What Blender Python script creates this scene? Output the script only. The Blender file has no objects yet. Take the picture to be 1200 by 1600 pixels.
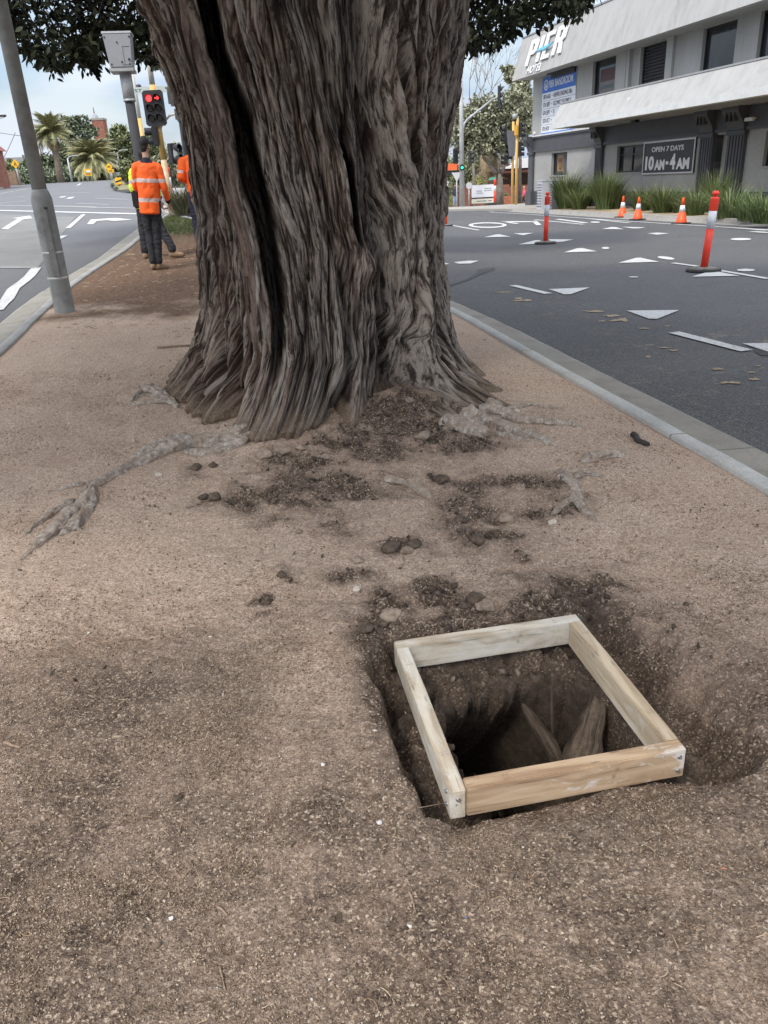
import bpy, bmesh, math, random
import numpy as np
from mathutils import Vector, Matrix, noise as mnoise
random.seed(7); rng=np.random.default_rng(7)
sc=bpy.context.scene; COL=sc.collection
rad=math.radians
# ------------------------------------------------------------------ camera
FPX=1195.; PITCH=rad(23.5); ROLL=rad(3.1); H=1.45
U0=np.array([0,math.sin(PITCH),math.cos(PITCH)]);R0=np.array([1.,0,0]);FW=np.array([0,math.cos(PITCH),-math.sin(PITCH)])
RT=math.cos(ROLL)*R0-math.sin(ROLL)*U0; UP=math.sin(ROLL)*R0+math.cos(ROLL)*U0
cd=bpy.data.cameras.new('camera'); cam=bpy.data.objects.new('camera',cd); COL.objects.link(cam)
m=Matrix(((RT[0],UP[0],-FW[0],0),(RT[1],UP[1],-FW[1],0),(RT[2],UP[2],-FW[2],H),(0,0,0,1)))
cam.matrix_world=m; cd.sensor_fit='VERTICAL'; cd.sensor_height=24; cd.lens=24*FPX/1600; cd.clip_start=.05; cd.clip_end=6000
sc.camera=cam
sc.view_settings.view_transform='Standard'; sc.view_settings.look='None'; sc.view_settings.exposure=0.74; sc.view_settings.gamma=1
# ------------------------------------------------------------------ world and sun
SUN_EL=rad(52); SUN_ROT=rad(215)
w=bpy.data.worlds.new('World'); sc.world=w; w.use_nodes=True; nt=w.node_tree; nt.nodes.clear()
out=nt.nodes.new('ShaderNodeOutputWorld'); bg=nt.nodes.new('ShaderNodeBackground'); bg.inputs[1].default_value=.12
sky=nt.nodes.new('ShaderNodeTexSky'); sky.sky_type='NISHITA'; sky.sun_disc=False; sky.sun_elevation=SUN_EL; sky.sun_rotation=SUN_ROT; sky.air_density=1.2; sky.dust_density=2
tc=nt.nodes.new('ShaderNodeTexCoord'); mp=nt.nodes.new('ShaderNodeMapping'); mp.inputs['Scale'].default_value=(1,1,3.6); mp.inputs['Rotation'].default_value=(0,0,.6)
nz=nt.nodes.new('ShaderNodeTexNoise'); nz.inputs['Scale'].default_value=3.2; nz.inputs['Detail'].default_value=9; nz.inputs['Roughness'].default_value=.55; nz.inputs['Distortion'].default_value=.4
cr=nt.nodes.new('ShaderNodeValToRGB'); cr.color_ramp.elements[0].position=.38; cr.color_ramp.elements[1].position=.62
cr.color_ramp.elements[0].color=(.42,.42,.42,1); cr.color_ramp.elements[1].color=(1,1,1,1)
nz2=nt.nodes.new('ShaderNodeTexNoise'); nz2.inputs['Scale'].default_value=6; nz2.inputs['Detail'].default_value=6
cr2=nt.nodes.new('ShaderNodeValToRGB'); cr2.color_ramp.elements[0].position=.35; cr2.color_ramp.elements[1].position=.62
cr2.color_ramp.elements[0].color=(2.0,2.7,4.15,1); cr2.color_ramp.elements[1].color=(4.15,4.5,5.1,1)
mx=nt.nodes.new('ShaderNodeMix'); mx.data_type='RGBA'
L=nt.links.new
L(tc.outputs['Generated'],mp.inputs[0]); L(mp.outputs[0],nz.inputs[0]); L(mp.outputs[0],nz2.inputs[0]); L(nz.outputs[0],cr.inputs[0]); L(nz2.outputs[0],cr2.inputs[0])
sx=nt.nodes.new('ShaderNodeSeparateXYZ'); L(tc.outputs['Generated'],sx.inputs[0])
el=nt.nodes.new('ShaderNodeMapRange'); el.inputs['From Min'].default_value=.10; el.inputs['From Max'].default_value=.9; el.inputs['To Min'].default_value=1.0; el.inputs['To Max'].default_value=4.0; L(sx.outputs[2],el.inputs[0])
wc=nt.nodes.new('ShaderNodeValToRGB'); wc.color_ramp.elements[0].position=.08; wc.color_ramp.elements[1].position=.55; wc.color_ramp.elements[0].color=(1,1,1,1); wc.color_ramp.elements[1].color=(1,.90,.76,1); L(sx.outputs[2],wc.inputs[0])
wm=nt.nodes.new('ShaderNodeMix'); wm.data_type='RGBA'; wm.blend_type='MULTIPLY'; wm.inputs[0].default_value=1; L(cr2.outputs[0],wm.inputs[6]); L(wc.outputs[0],wm.inputs[7])
vm=nt.nodes.new('ShaderNodeVectorMath'); vm.operation='SCALE'; L(wm.outputs[2],vm.inputs[0]); L(el.outputs[0],vm.inputs['Scale'])
L(cr.outputs[0],mx.inputs[0]); L(sky.outputs[0],mx.inputs[6]); L(vm.outputs[0],mx.inputs[7]); L(mx.outputs[2],bg.inputs[0]); L(bg.outputs[0],out.inputs[0])
sd=bpy.data.lights.new('sun','SUN'); sd.energy=1.5; sd.angle=rad(10); sd.color=(1,.96,.9); sun=bpy.data.objects.new('sun',sd); COL.objects.link(sun)
# sky texture: rotation 0 = +Y, clockwise seen from above
sdir=Vector((math.sin(SUN_ROT)*math.cos(SUN_EL),math.cos(SUN_ROT)*math.cos(SUN_EL),math.sin(SUN_EL)))
sun.rotation_euler=sdir.to_track_quat('Z','Y').to_euler()
# ------------------------------------------------------------------ measuring helpers
CAM=np.array([0,0,H])
def ray(x,y):
    d=RT*(x-600)+UP*(800-y)+FW*FPX; return d/np.linalg.norm(d)
def ss(a,b,x):
    t=np.clip((x-a)/(b-a),0,1); return t*t*(3-2*t)
def B(x,y):
    x=np.asarray(x,float);y=np.asarray(y,float)
    Lz=.034*np.clip(y-.5,0,83.5)-.02*np.clip(y-84,0,60)
    Rz=-.011*np.clip(y-18,0,400)-.03*np.clip(y-52,0,60)
    ww=ss(2.5+.03*y,-2.5-.05*y,x)
    return ww*Lz+(1-ww)*Rz
def gp(x,y,dz=0.):
    d=ray(x,y); t=.3
    while t<400:
        p=CAM+d*t
        if p[2]<=B(p[0],p[1])+dz: break
        t+=.03+t*.003
    lo,hi=max(.1,t-.04-t*.004),t
    for _ in range(30):
        mm=(lo+hi)/2;p=CAM+d*mm
        if p[2]<=B(p[0],p[1])+dz: hi=mm
        else: lo=mm
    p=CAM+d*hi; return Vector(p)
def aty(x,y,Y):
    d=ray(x,y); return Vector(CAM+d*(Y/d[1]))
def gz(x,y): return float(B(x,y))
# numpy gradient noise
_perm=rng.permutation(256); _perm=np.concatenate([_perm,_perm,_perm]); _g=rng.normal(size=(256,3)); _g/=np.linalg.norm(_g,axis=1)[:,None]
def pn(x,y,z):
    x,y,z=np.broadcast_arrays(np.asarray(x,float),np.asarray(y,float),np.asarray(z,float))
    xi=np.floor(x).astype(np.int64);yi=np.floor(y).astype(np.int64);zi=np.floor(z).astype(np.int64)
    xf=x-xi;yf=y-yi;zf=z-zi; u=xf*xf*xf*(xf*(xf*6-15)+10);v=yf*yf*yf*(yf*(yf*6-15)+10);q=zf*zf*zf*(zf*(zf*6-15)+10)
    xi&=255;yi&=255;zi&=255; r=0
    for a in(0,1):
        for b in(0,1):
            for c in(0,1):
                h=_perm[_perm[_perm[xi+a]+yi+b]+zi+c]; g=_g[h]
                dd=g[...,0]*(xf-a)+g[...,1]*(yf-b)+g[...,2]*(zf-c)
                r=r+dd*(u if a else 1-u)*(v if b else 1-v)*(q if c else 1-q)
    return r*1.5
def fbm(x,y,z,o=4,g=.5):
    r=0;a=1;f=1
    for i in range(o): r=r+a*pn(x*f+i*17.3,y*f+i*5.1,z*f); a*=g; f*=2
    return r
# ------------------------------------------------------------------ materials
def rgb(r,g,b):
    f=lambda c:(c/255/12.92 if c/255<=.04045 else ((c/255+.055)/1.055)**2.4); return (f(r),f(g),f(b))
class NT:
    def __init__(s,name):
        s.m=bpy.data.materials.new(name); s.m.use_nodes=True; s.t=s.m.node_tree; s.b=s.t.nodes['Principled BSDF']
        s.co=s.t.nodes.new('ShaderNodeTexCoord').outputs['Object']
    def n(s,ty,**k):
        n=s.t.nodes.new('ShaderNode'+ty)
        for a,v in k.items():
            if a.startswith('i_'): n.inputs[a[2:].replace('_',' ')].default_value=v
            else: setattr(n,a,v)
        return n
    def l(s,a,b): s.t.links.new(a,b)
    def map(s,scale=(1,1,1),src=None,loc=(0,0,0)):
        n=s.n('Mapping'); n.inputs['Scale'].default_value=scale; n.inputs['Location'].default_value=loc; s.l(src or s.co,n.inputs[0]); return n.outputs[0]
    def noise(s,sc_,det=5,rough=.55,src=None,dist=0):
        n=s.n('TexNoise'); n.inputs['Scale'].default_value=sc_; n.inputs['Detail'].default_value=det; n.inputs['Roughness'].default_value=rough; n.inputs['Distortion'].default_value=dist
        s.l(src or s.co,n.inputs[0]); return n.outputs[0]
    def vor(s,sc_,feat='F1',src=None,out='Distance'):
        n=s.n('TexVoronoi'); n.feature=feat; n.inputs['Scale'].default_value=sc_; s.l(src or s.co,n.inputs[0]); return n.outputs[out]
    def ramp(s,f,stops,interp='LINEAR'):
        n=s.n('ValToRGB'); e=n.color_ramp.elements; n.color_ramp.interpolation=interp
        while len(e)<len(stops): e.new(.5)
        for i,(p,c) in enumerate(stops):
            e[i].position=p; c=(c,c,c) if not hasattr(c,'__len__') else c; e[i].color=(*c,1)
        s.l(f,n.inputs[0]); return n.outputs[0]
    def mix(s,f,a,b,blend='MIX'):
        n=s.n('Mix'); n.data_type='RGBA'; n.blend_type=blend
        for v,i in((f,0),(a,6),(b,7)):
            if hasattr(v,'is_output'): s.l(v,n.inputs[i])
            elif i==0: n.inputs[0].default_value=v
            else: n.inputs[i].default_value=(*v,1) if len(v)==3 else v
        return n.outputs[2]
    def math(s,op,a,b=0.,clamp=False):
        n=s.n('Math'); n.operation=op; n.use_clamp=clamp
        for v,i in((a,0),(b,1)):
            if hasattr(v,'is_output'): s.l(v,n.inputs[i])
            else: n.inputs[i].default_value=v
        return n.outputs[0]
    def attr(s,name,out='Fac'):
        n=s.n('Attribute'); n.attribute_name=name; return n.outputs[out]
    def col(s,c): 
        if hasattr(c,'is_output'): s.l(c,s.b.inputs['Base Color'])
        else: s.b.inputs['Base Color'].default_value=(*c,1)
    def bump(s,h,strength=.5,dist=.01,prev=None):
        n=s.n('Bump'); n.inputs['Strength'].default_value=strength; n.inputs['Distance'].default_value=dist; s.l(h,n.inputs['Height'])
        if prev: s.l(prev,n.inputs['Normal'])
        s.l(n.outputs[0],s.b.inputs['Normal']); return n.outputs[0]
    def rough(s,v):
        if hasattr(v,'is_output'): s.l(v,s.b.inputs['Roughness'])
        else: s.b.inputs['Roughness'].default_value=v
_mc={}
def simple(name,c,rough=.7,var=.12,scale=4,bump=.2,bscale=60,bdist=.002,metal=0,emit=0,streak=False,c2=None,spec=None):
    if name in _mc: return _mc[name]
    t=NT(name); src=t.map((1,1,.15)) if streak else None
    n=t.noise(scale,6,.6,src); n2=t.noise(scale*9,3,.5,src)
    k=t.math('ADD',t.math('MULTIPLY',n,.7),t.math('MULTIPLY',n2,.3))
    lo=tuple(v*(1-var*1.6) for v in c); hi=tuple(min(1,v*(1+var)) for v in c)
    if c2: lo=c2
    cc=t.ramp(k,[(.32,lo),(.62,hi)]); t.col(cc); t.rough(rough); t.b.inputs['Metallic'].default_value=metal
    if spec is not None: t.b.inputs['Specular IOR Level'].default_value=spec
    if bump: t.bump(t.noise(bscale,4),bump,bdist)
    if emit: t.b.inputs['Emission Color'].default_value=(*c,1); t.b.inputs['Emission Strength'].default_value=emit
    _mc[name]=t.m; return t.m
# ------------------------------------------------------------------ object helpers
def thing(name,label,cat,loc=(0,0,0),rz=0,group=None,tilt=None):
    o=bpy.data.objects.new(name,None); COL.objects.link(o); o.location=loc; o.rotation_euler=(0,0,rz); o.empty_display_size=.1
    if tilt: o.rotation_euler=tilt
    o['label']=label; o['category']=cat
    if group: o['group']=group
    return o
def tag(o,label,cat,group=None,kind=None):
    o['label']=label; o['category']=cat
    if group: o['group']=group
    if kind: o['kind']=kind
    return o
def link(name,me,parent=None,mats=None,kind=None,loc=None):
    o=bpy.data.objects.new(name,me); COL.objects.link(o)
    if mats:
        for mm in (mats if isinstance(mats,(list,tuple)) else [mats]): me.materials.append(mm)
    if parent: o.parent=parent
    if kind: o['kind']=kind
    if loc is not None: o.location=loc
    return o
def npmesh(name,V,F,smooth=True,attrs=None,uv=None):
    V=np.asarray(V,np.float32); F=np.asarray(F,np.int32); k=F.shape[1]
    me=bpy.data.meshes.new(name); me.vertices.add(len(V)); me.vertices.foreach_set('co',V.ravel())
    me.loops.add(F.size); me.loops.foreach_set('vertex_index',F.ravel())
    me.polygons.add(len(F)); me.polygons.foreach_set('loop_start',np.arange(0,F.size,k,dtype=np.int32)); me.polygons.foreach_set('loop_total',np.full(len(F),k,np.int32))
    if smooth: me.polygons.foreach_set('use_smooth',np.ones(len(F),bool))
    me.update(calc_edges=True)
    for n_,v in (attrs or {}).items():
        a=me.attributes.new(n_,'FLOAT','POINT'); a.data.foreach_set('value',np.asarray(v,np.float32).ravel())
    if uv is not None:
        l=me.uv_layers.new(name='UVMap'); l.data.foreach_set('uv',np.asarray(uv,np.float32)[F.ravel()].ravel())
    return me
def gridfaces(nr,nc,wrap=False):
    i=np.arange(nr-1)[:,None]; j=np.arange(nc if wrap else nc-1)[None,:]; j2=(j+1)%nc
    return np.stack([i*nc+j,i*nc+j2,(i+1)*nc+j2,(i+1)*nc+j],-1).reshape(-1,4)
class MB:
    def __init__(s): s.b=bmesh.new()
    def box(s,c,d,rz=0,bev=0,mi=0,M=None):
        r=bmesh.ops.create_cube(s.b,size=1); vs=r['verts']; fs=set(f for v in vs for f in v.link_faces)
        for v in vs: v.co=Vector((v.co.x*d[0],v.co.y*d[1],v.co.z*d[2]))
        if bev:
            es=list(set(e for v in vs for e in v.link_edges)); rr=bmesh.ops.bevel(s.b,geom=es,offset=bev,segments=2,affect='EDGES'); vs=list(set(v for f in rr['faces'] for v in f.verts)|set(v for v in vs if v.is_valid))
            fs=set(f for v in vs for f in v.link_faces)
        T=Matrix.Translation(c)@Matrix.Rotation(rz,4,'Z')
        if M is not None: T=Matrix.Translation(c)@M
        for v in vs: v.co=T@v.co
        for f in fs: f.material_index=mi
        return s
    def cyl(s,p0,p1,r0,r1=None,n=16,mi=0,caps=True,smooth=True):
        p0=Vector(p0);p1=Vector(p1); r1=r0 if r1 is None else r1; d=p1-p0; Q=d.to_track_quat('Z','Y').to_matrix()
        a=[];b=[]
        for i in range(n):
            t=2*math.pi*i/n; v=Vector((math.cos(t),math.sin(t),0)); a.append(s.b.verts.new(p0+Q@(v*r0))); b.append(s.b.verts.new(p1+Q@(v*r1)))
        for i in range(n):
            f=s.b.faces.new((a[i],a[(i+1)%n],b[(i+1)%n],b[i])); f.material_index=mi; f.smooth=smooth
        if caps:
            f=s.b.faces.new(a[::-1]); f.material_index=mi; f=s.b.faces.new(b); f.material_index=mi
        return s
    def lathe(s,prof,n=24,mi=0,c=(0,0,0),mis=None):
        rings=[]; c=Vector(c)
        for r,z in prof: rings.append([s.b.verts.new(c+Vector((math.cos(2*math.pi*i/n)*r,math.sin(2*math.pi*i/n)*r,z))) for i in range(n)])
        for k in range(len(rings)-1):
            for i in range(n):
                f=s.b.faces.new((rings[k][i],rings[k][(i+1)%n],rings[k+1][(i+1)%n],rings[k+1][i])); f.smooth=True; f.material_index=mis[k] if mis else mi
        f=s.b.faces.new(rings[0][::-1]); f.material_index=mis[0] if mis else mi; f=s.b.faces.new(rings[-1]); f.material_index=mis[-1] if mis else mi
        return s
    def tube(s,pts,rs,n=8,mi=0):
        pts=[Vector(p) for p in pts]; rings=[]
        if not hasattr(rs,'__len__'): rs=[rs]*len(pts)
        for i,p in enumerate(pts):
            d=(pts[min(i+1,len(pts)-1)]-pts[max(i-1,0)]).normalized(); Q=d.to_track_quat('Z','Y').to_matrix()
            rings.append([s.b.verts.new(p+Q@Vector((math.cos(2*math.pi*k/n)*rs[i],math.sin(2*math.pi*k/n)*rs[i],0))) for k in range(n)])
        for k in range(len(rings)-1):
            # align rings
            off=min(range(n),key=lambda o:(rings[k][0].co-rings[k+1][o].co).length); rings[k+1]=rings[k+1][off:]+rings[k+1][:off]
            for i in range(n):
                f=s.b.faces.new((rings[k][i],rings[k][(i+1)%n],rings[k+1][(i+1)%n],rings[k+1][i])); f.smooth=True; f.material_index=mi
        s.b.faces.new(rings[0][::-1]).material_index=mi; s.b.faces.new(rings[-1]).material_index=mi
        return s
    def prism(s,pts,h,M=None,mi=0):
        """polygon pts (x,z) in the XZ plane, extruded along +Y by h"""
        M=M or Matrix.Identity(4); a=[s.b.verts.new(M@Vector((x,0,z))) for x,z in pts]; b=[s.b.verts.new(M@Vector((x,h,z))) for x,z in pts]; n=len(pts)
        s.b.faces.new(a).material_index=mi; s.b.faces.new(b[::-1]).material_index=mi
        for i in range(n): s.b.faces.new((a[i],b[i],b[(i+1)%n],a[(i+1)%n])).material_index=mi
        return s
    def ball(s,c,r,sub=2,mi=0,sc3=(1,1,1),smooth=True):
        rr=bmesh.ops.create_icosphere(s.b,subdivisions=sub,radius=1)
        for v in rr['verts']: v.co=Vector(c)+Vector((v.co.x*r*sc3[0],v.co.y*r*sc3[1],v.co.z*r*sc3[2]))
        for f in set(f for v in rr['verts'] for f in v.link_faces): f.material_index=mi; f.smooth=smooth
        return s
    def mesh(s,name='mesh'):
        bmesh.ops.recalc_face_normals(s.b,faces=s.b.faces); me=bpy.data.meshes.new(name); s.b.to_mesh(me); s.b.free(); return me
    def build(s,name,mats,parent=None,kind=None,loc=None): return link(name,s.mesh(name),parent,mats,kind,loc)
def text_mesh(txt,w_,h_,depth=.004,bold=.0,shear=0.):
    """text as a mesh in the XZ plane (x right, z up) filling w_ x h_, facing -Y"""
    cu=bpy.data.curves.new('txt','FONT'); cu.body=txt; cu.size=1; cu.extrude=.01; cu.offset=bold; cu.shear=shear; cu.resolution_u=3
    o=bpy.data.objects.new('txt',cu); COL.objects.link(o); bpy.context.view_layer.update()
    me=bpy.data.meshes.new_from_object(o.evaluated_get(bpy.context.evaluated_depsgraph_get())); bpy.data.objects.remove(o); bpy.data.curves.remove(cu)
    co=np.array([v.co[:] for v in me.vertices]); mn=co.min(0);mx_=co.max(0)
    for v in me.vertices:
        x=(v.co.x-mn[0])/(mx_[0]-mn[0])*w_; z=(v.co.y-mn[1])/(mx_[1]-mn[1])*h_; y=-(v.co.z-mn[2])/(mx_[2]-mn[2])*depth
        v.co=Vector((x,y,z))
    return me
def curve_fn(pts):
    """smooth x(y) through points"""
    P=np.array(sorted(pts,key=lambda p:p[1])); y=P[:,1];x=P[:,0]; mth=np.gradient(x,y)
    def f(q):
        q=np.clip(np.asarray(q,float),y[0],y[-1]); i=np.clip(np.searchsorted(y,q,side='right')-1,0,len(y)-2); h=y[i+1]-y[i]; t=(q-y[i])/h
        return (2*t**3-3*t**2+1)*x[i]+(t**3-2*t**2+t)*h*mth[i]+(-2*t**3+3*t**2)*x[i+1]+(t**3-t**2)*h*mth[i+1]
    return f
# ------------------------------------------------------------------ island outline
XR=curve_fn([(2.15,-3),(2.05,1),(1.93,2.2),(1.812,3.303),(1.61,4.525),(1.339,6.039),(.86,8.608),(-.1,12),(-1.5,15.5),(-3.4,19.5),(-5.0,22.6),(-5.75,24.3)])
XL=curve_fn([(-2.9,-3),(-2.95,1),(-3.05,4),(-3.263,6.719),(-3.584,8.419),(-3.98,10.617),(-4.237,12.741),(-4.47,14.959),(-4.94,18.019),(-5.5,21.8),(-5.85,24.3)])
YEND=24.3
RD=-.13
# ------------------------------------------------------------------ road and land
def asphalt():
    t=NT('asphalt'); g=t.vor(170,out='Color'); sep=t.n('SeparateColor'); t.l(g,sep.inputs[0])
    ag=t.ramp(sep.outputs[0],[(0,(.040,.041,.044)),(.55,(.074,.073,.073)),(.86,(.118,.116,.114)),(1,(.25,.25,.25))])
    big=t.noise(.35,6,.6); patch=t.noise(2.5,6,.65)
    c=t.mix(t.ramp(big,[(.35,0),(.65,.55)]),ag,t.mix(.5,ag,(.115,.116,.122)))
    c=t.mix(t.ramp(patch,[(.55,0),(.75,.35)]),c,(.045,.045,.047))
    sxx=t.n('SeparateXYZ'); t.l(t.co,sxx.inputs[0]); lx=t.n('MapRange'); lx.inputs['From Min'].default_value=-4.; lx.inputs['From Max'].default_value=-7.; t.l(sxx.outputs[0],lx.inputs[0]); c=t.mix(t.math('MULTIPLY',lx.outputs[0],.75),c,t.mix(.6,ag,(.25,.25,.26)))  # left road lightened: its sky reflection is put into the colour
    # tyre darkening and wear bands along the travelling direction, sand blown from the island
    def blob(x,y,rx,ry):
        mm=t.map((1/rx,1/ry,0),loc=(-x/rx,-y/ry,0)); ln=t.n('VectorMath'); ln.operation='LENGTH'; t.l(mm,ln.inputs[0]); return t.ramp(ln.outputs['Value'],[(.2,1),(1,0)])
    sand=t.noise(5,7,.75,dist=.8); fl=t.ramp(t.vor(9,out='Distance',src=t.map((1,2.5,1))),[(.05,1),(.14,0)])
    tot=None
    for a in [(2.3,9.6,1.0,1.3),(3.3,7.0,1.7,1.8),(3.2,4.5,1.6,1.6),(2.6,6.0,1.0,2.2)]:
        bb=blob(*a); tot=bb if tot is None else t.math('MAXIMUM',tot,bb)
    sm=t.math('MULTIPLY',t.ramp(sand,[(.56,0),(.66,1)]),tot); fm=t.math('MULTIPLY',t.math('MULTIPLY',fl,t.ramp(t.noise(1.7),[(.5,0),(.6,1)])),tot)
    c=t.mix(t.math('MULTIPLY',t.math('MAXIMUM',sm,t.math('MULTIPLY',fm,.25)),.5),c,(.36,.29,.20))
    t.col(c); t.rough(t.ramp(big,[(.3,.92),(.7,.78)]))
    t.bump(t.vor(190),.55,.004)
    return t.m
ASPH=asphalt()
def row_y(segs):
    ys=[segs[0][0]]
    for a,b,s in segs:
        n=max(1,int(round((b-a)/s))); ys+=list(a+(b-a)*(np.arange(1,n+1)/n))
    return np.array(ys)
def sheet(name,ys,f0,f1,nc,dz,mats,pw=1.,kind='structure'):
    s=(np.arange(nc)/(nc-1))**pw
    X=f0(ys)[:,None]*(1-s)+f1(ys)[:,None]*s; Y=np.repeat(ys[:,None],nc,1); Z=B(X,Y)+dz
    return X,Y,Z
KW=.15; TW=.42
ysr=row_y([(-12,0,1),(0,24.3,.45),(24.3,60,.7),(60,150,2)])
def road_part(fa,fb,nc,pw,ys):
    X,Y,Z=sheet('',ys,fa,fb,nc,RD,None,pw); return np.stack([X,Y,Z],-1).reshape(-1,3),gridfaces(len(ys),nc)
ysA=ysr[ysr<=24.31]; ysB=ysr[ysr>=24.29]
Vs=[];Fs=[];o_=0
for fa,fb,nc,pw,ys in [(lambda y:XR(y)+KW+.02,lambda y:y*0+45,70,1.6,ysA),(lambda y:XL(y)-KW-.02,lambda y:y*0-90,90,1.7,ysA),(lambda y:y*0-90,lambda y:y*0+45,220,1,ysB)]:
    v,f=road_part(fa,fb,nc,pw,ys); Vs.append(v);Fs.append(f+o_);o_+=len(v)
V=np.concatenate(Vs);F=np.concatenate(Fs); link('road',npmesh('road',V,F),mats=ASPH,kind='structure')
# wide land beyond
def groundmat():
    t=NT('far_land'); t.col(t.ramp(t.noise(.05,6),[(.35,(.06,.07,.03)),(.65,(.16,.13,.08))])); t.rough(.95); return t.m
GX=np.concatenate([np.linspace(-1500,-100,12),np.linspace(-90,45,28),np.linspace(60,1500,12)]); GY=np.concatenate([np.linspace(-600,-20,6),np.linspace(-11,150,30),np.linspace(175,2500,12)])
X,Y=np.meshgrid(GX,GY); Z=B(X,Y)-.16; Vv=np.stack([X,Y,Z],-1).reshape(-1,3); Ff=gridfaces(len(GY),len(GX))
cx=Vv[Ff].mean(1); keep=~((cx[:,0]>-90)&(cx[:,0]<45)&(cx[:,1]>-11)&(cx[:,1]<150)); link('ground',npmesh('ground',Vv,Ff[keep]),mats=groundmat(),kind='structure')
# drape a polygon (world xy list) on the terrain
def drape_faces(bm,pts,dz,maxl=.6):
    vs=[bm.verts.new((p[0],p[1],0)) for p in pts]; f=bm.faces.new(vs)
    r=bmesh.ops.triangulate(bm,faces=[f]); fs=r['faces']
    for _ in range(7):
        es=[e for e in set(e for f in bm.faces for e in f.edges) if e.calc_length()>maxl and not e.tag]
        if not es: break
        bmesh.ops.subdivide_edges(bm,edges=es,cuts=1,use_grid_fill=False); bmesh.ops.triangulate(bm,faces=[f for f in bm.faces if len(f.verts)>4])
    return
def drape(name,polys,dz,mat_,thick=0,maxl=.7,kind='structure'):
    allm=bmesh.new()
    for p in polys:
        b=bmesh.new(); drape_faces(b,p,dz,maxl)
        for v in b.verts: v.co.z=gz(v.co.x,v.co.y)+dz
        tmp=bpy.data.meshes.new('t'); b.to_mesh(tmp); b.free(); allm.from_mesh(tmp); bpy.data.meshes.remove(tmp)
    allm.normal_update()
    for f in allm.faces:
        if f.normal.z<0: f.normal_flip()
    if thick:
        bmesh.ops.remove_doubles(allm,verts=allm.verts,dist=.0005)
        r=bmesh.ops.extrude_edge_only(allm,edges=[e for e in allm.edges if e.is_boundary])
        for v in r['geom']:
            if isinstance(v,bmesh.types.BMVert): v.co.z-=thick
    me=bpy.data.meshes.new(name); allm.to_mesh(me); allm.free(); return link(name,me,mats=mat_,kind=kind)
# kerbs: profile swept along the island edge
def concrete(name,c,scale=3,stain=(.16,.15,.13),joint=None):
    t=NT(name); n=t.noise(scale,7,.65); n2=t.noise(scale*12,4,.6)
    cc=t.ramp(n,[(.3,stain),(.5,tuple(v*.85 for v in c)),(.7,c)]); cc=t.mix(t.ramp(n2,[(.4,.0),(.62,.35)]),cc,tuple(v*.55 for v in c))
    g=t.vor(230,out='Color'); sp=t.n('SeparateColor'); t.l(g,sp.inputs[0]); cc=t.mix(.25,cc,t.ramp(sp.outputs[0],[(0,tuple(v*.4 for v in c)),(1,tuple(min(1,v*1.5) for v in c))]))
    if joint:
        u=t.attr('along'); k=t.math('FRACT',t.math('DIVIDE',u,joint)); k=t.math('ABSOLUTE',t.math('SUBTRACT',k,.5)); cc=t.mix(t.ramp(k,[(.4965,0),(.4985,.8)]),cc,(.02,.02,.018))
    t.col(cc); t.rough(.9); t.bump(t.noise(80,5),.5,.004); return t.m
KTOP=concrete('kerb_concrete',(.55,.54,.51),stain=(.36,.35,.32),joint=2.4)
TRAY=concrete('gutter_concrete',(.33,.305,.262),stain=(.17,.155,.13),joint=2.4)
def sweep_kerb(name,fx,sgn,ys,mat_,prof,extra=None):
    P=np.stack([fx(ys),ys],-1); T=np.gradient(P,axis=0); T/=np.linalg.norm(T,axis=1)[:,None]; Nn=np.stack([T[:,1],-T[:,0]],-1)*sgn
    s=np.concatenate([[0],np.cumsum(np.linalg.norm(np.diff(P,axis=0),axis=1))]); V=[];A=[]
    for i in range(len(ys)):
        for o,z in prof:
            q=P[i]+Nn[i]*(o+.006*pn(s[i]*2,o*3,sgn)); V.append((q[0],q[1],gz(q[0],q[1])+z+.004*pn(s[i]*3.,o*9,2.))); A.append(s[i])
    me=npmesh(name,V,gridfaces(len(ys),len(prof)),smooth=False,attrs={'along':A}); 
    bm=bmesh.new(); bm.from_mesh(me); bmesh.ops.recalc_face_normals(bm,faces=bm.faces); bm.to_mesh(me); bm.free()
    for p in me.polygons: p.use_smooth=True
    o=link(name,me,mats=mat_,kind='structure'); return o
ysk=row_y([(-3,24.3,.12)])
kprof=[(0,-.35),(0,.004),(.008,.012),(.092,.012),(.108,.004),(.118,-.012),(.135,-.098)]
tprof=[(.130,-.2),(.133,-.099),(.30,-.112),(.52,-.122),(.56,-.123),(.562,-.25)]
for fx,sg in((XR,1),(XL,-1)):
    sweep_kerb('kerb',fx,sg,ysk,KTOP if sg==1 else concrete('old_kerb_concrete',(.40,.39,.365),stain=(.22,.215,.20),joint=2.4),kprof); sweep_kerb('gutter',fx,sg,ysk,TRAY,tprof)
# nose of the island
b=MB(); c=Vector((-5.8,24.3,gz(-5.8,24.3)-.06)); b.lathe([(.05+.12,-.3),(.05+.165,.045),(.05+.14,.07),(.01,.072)],20,c=c); b.build('kerb',KTOP,kind='structure')
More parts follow.
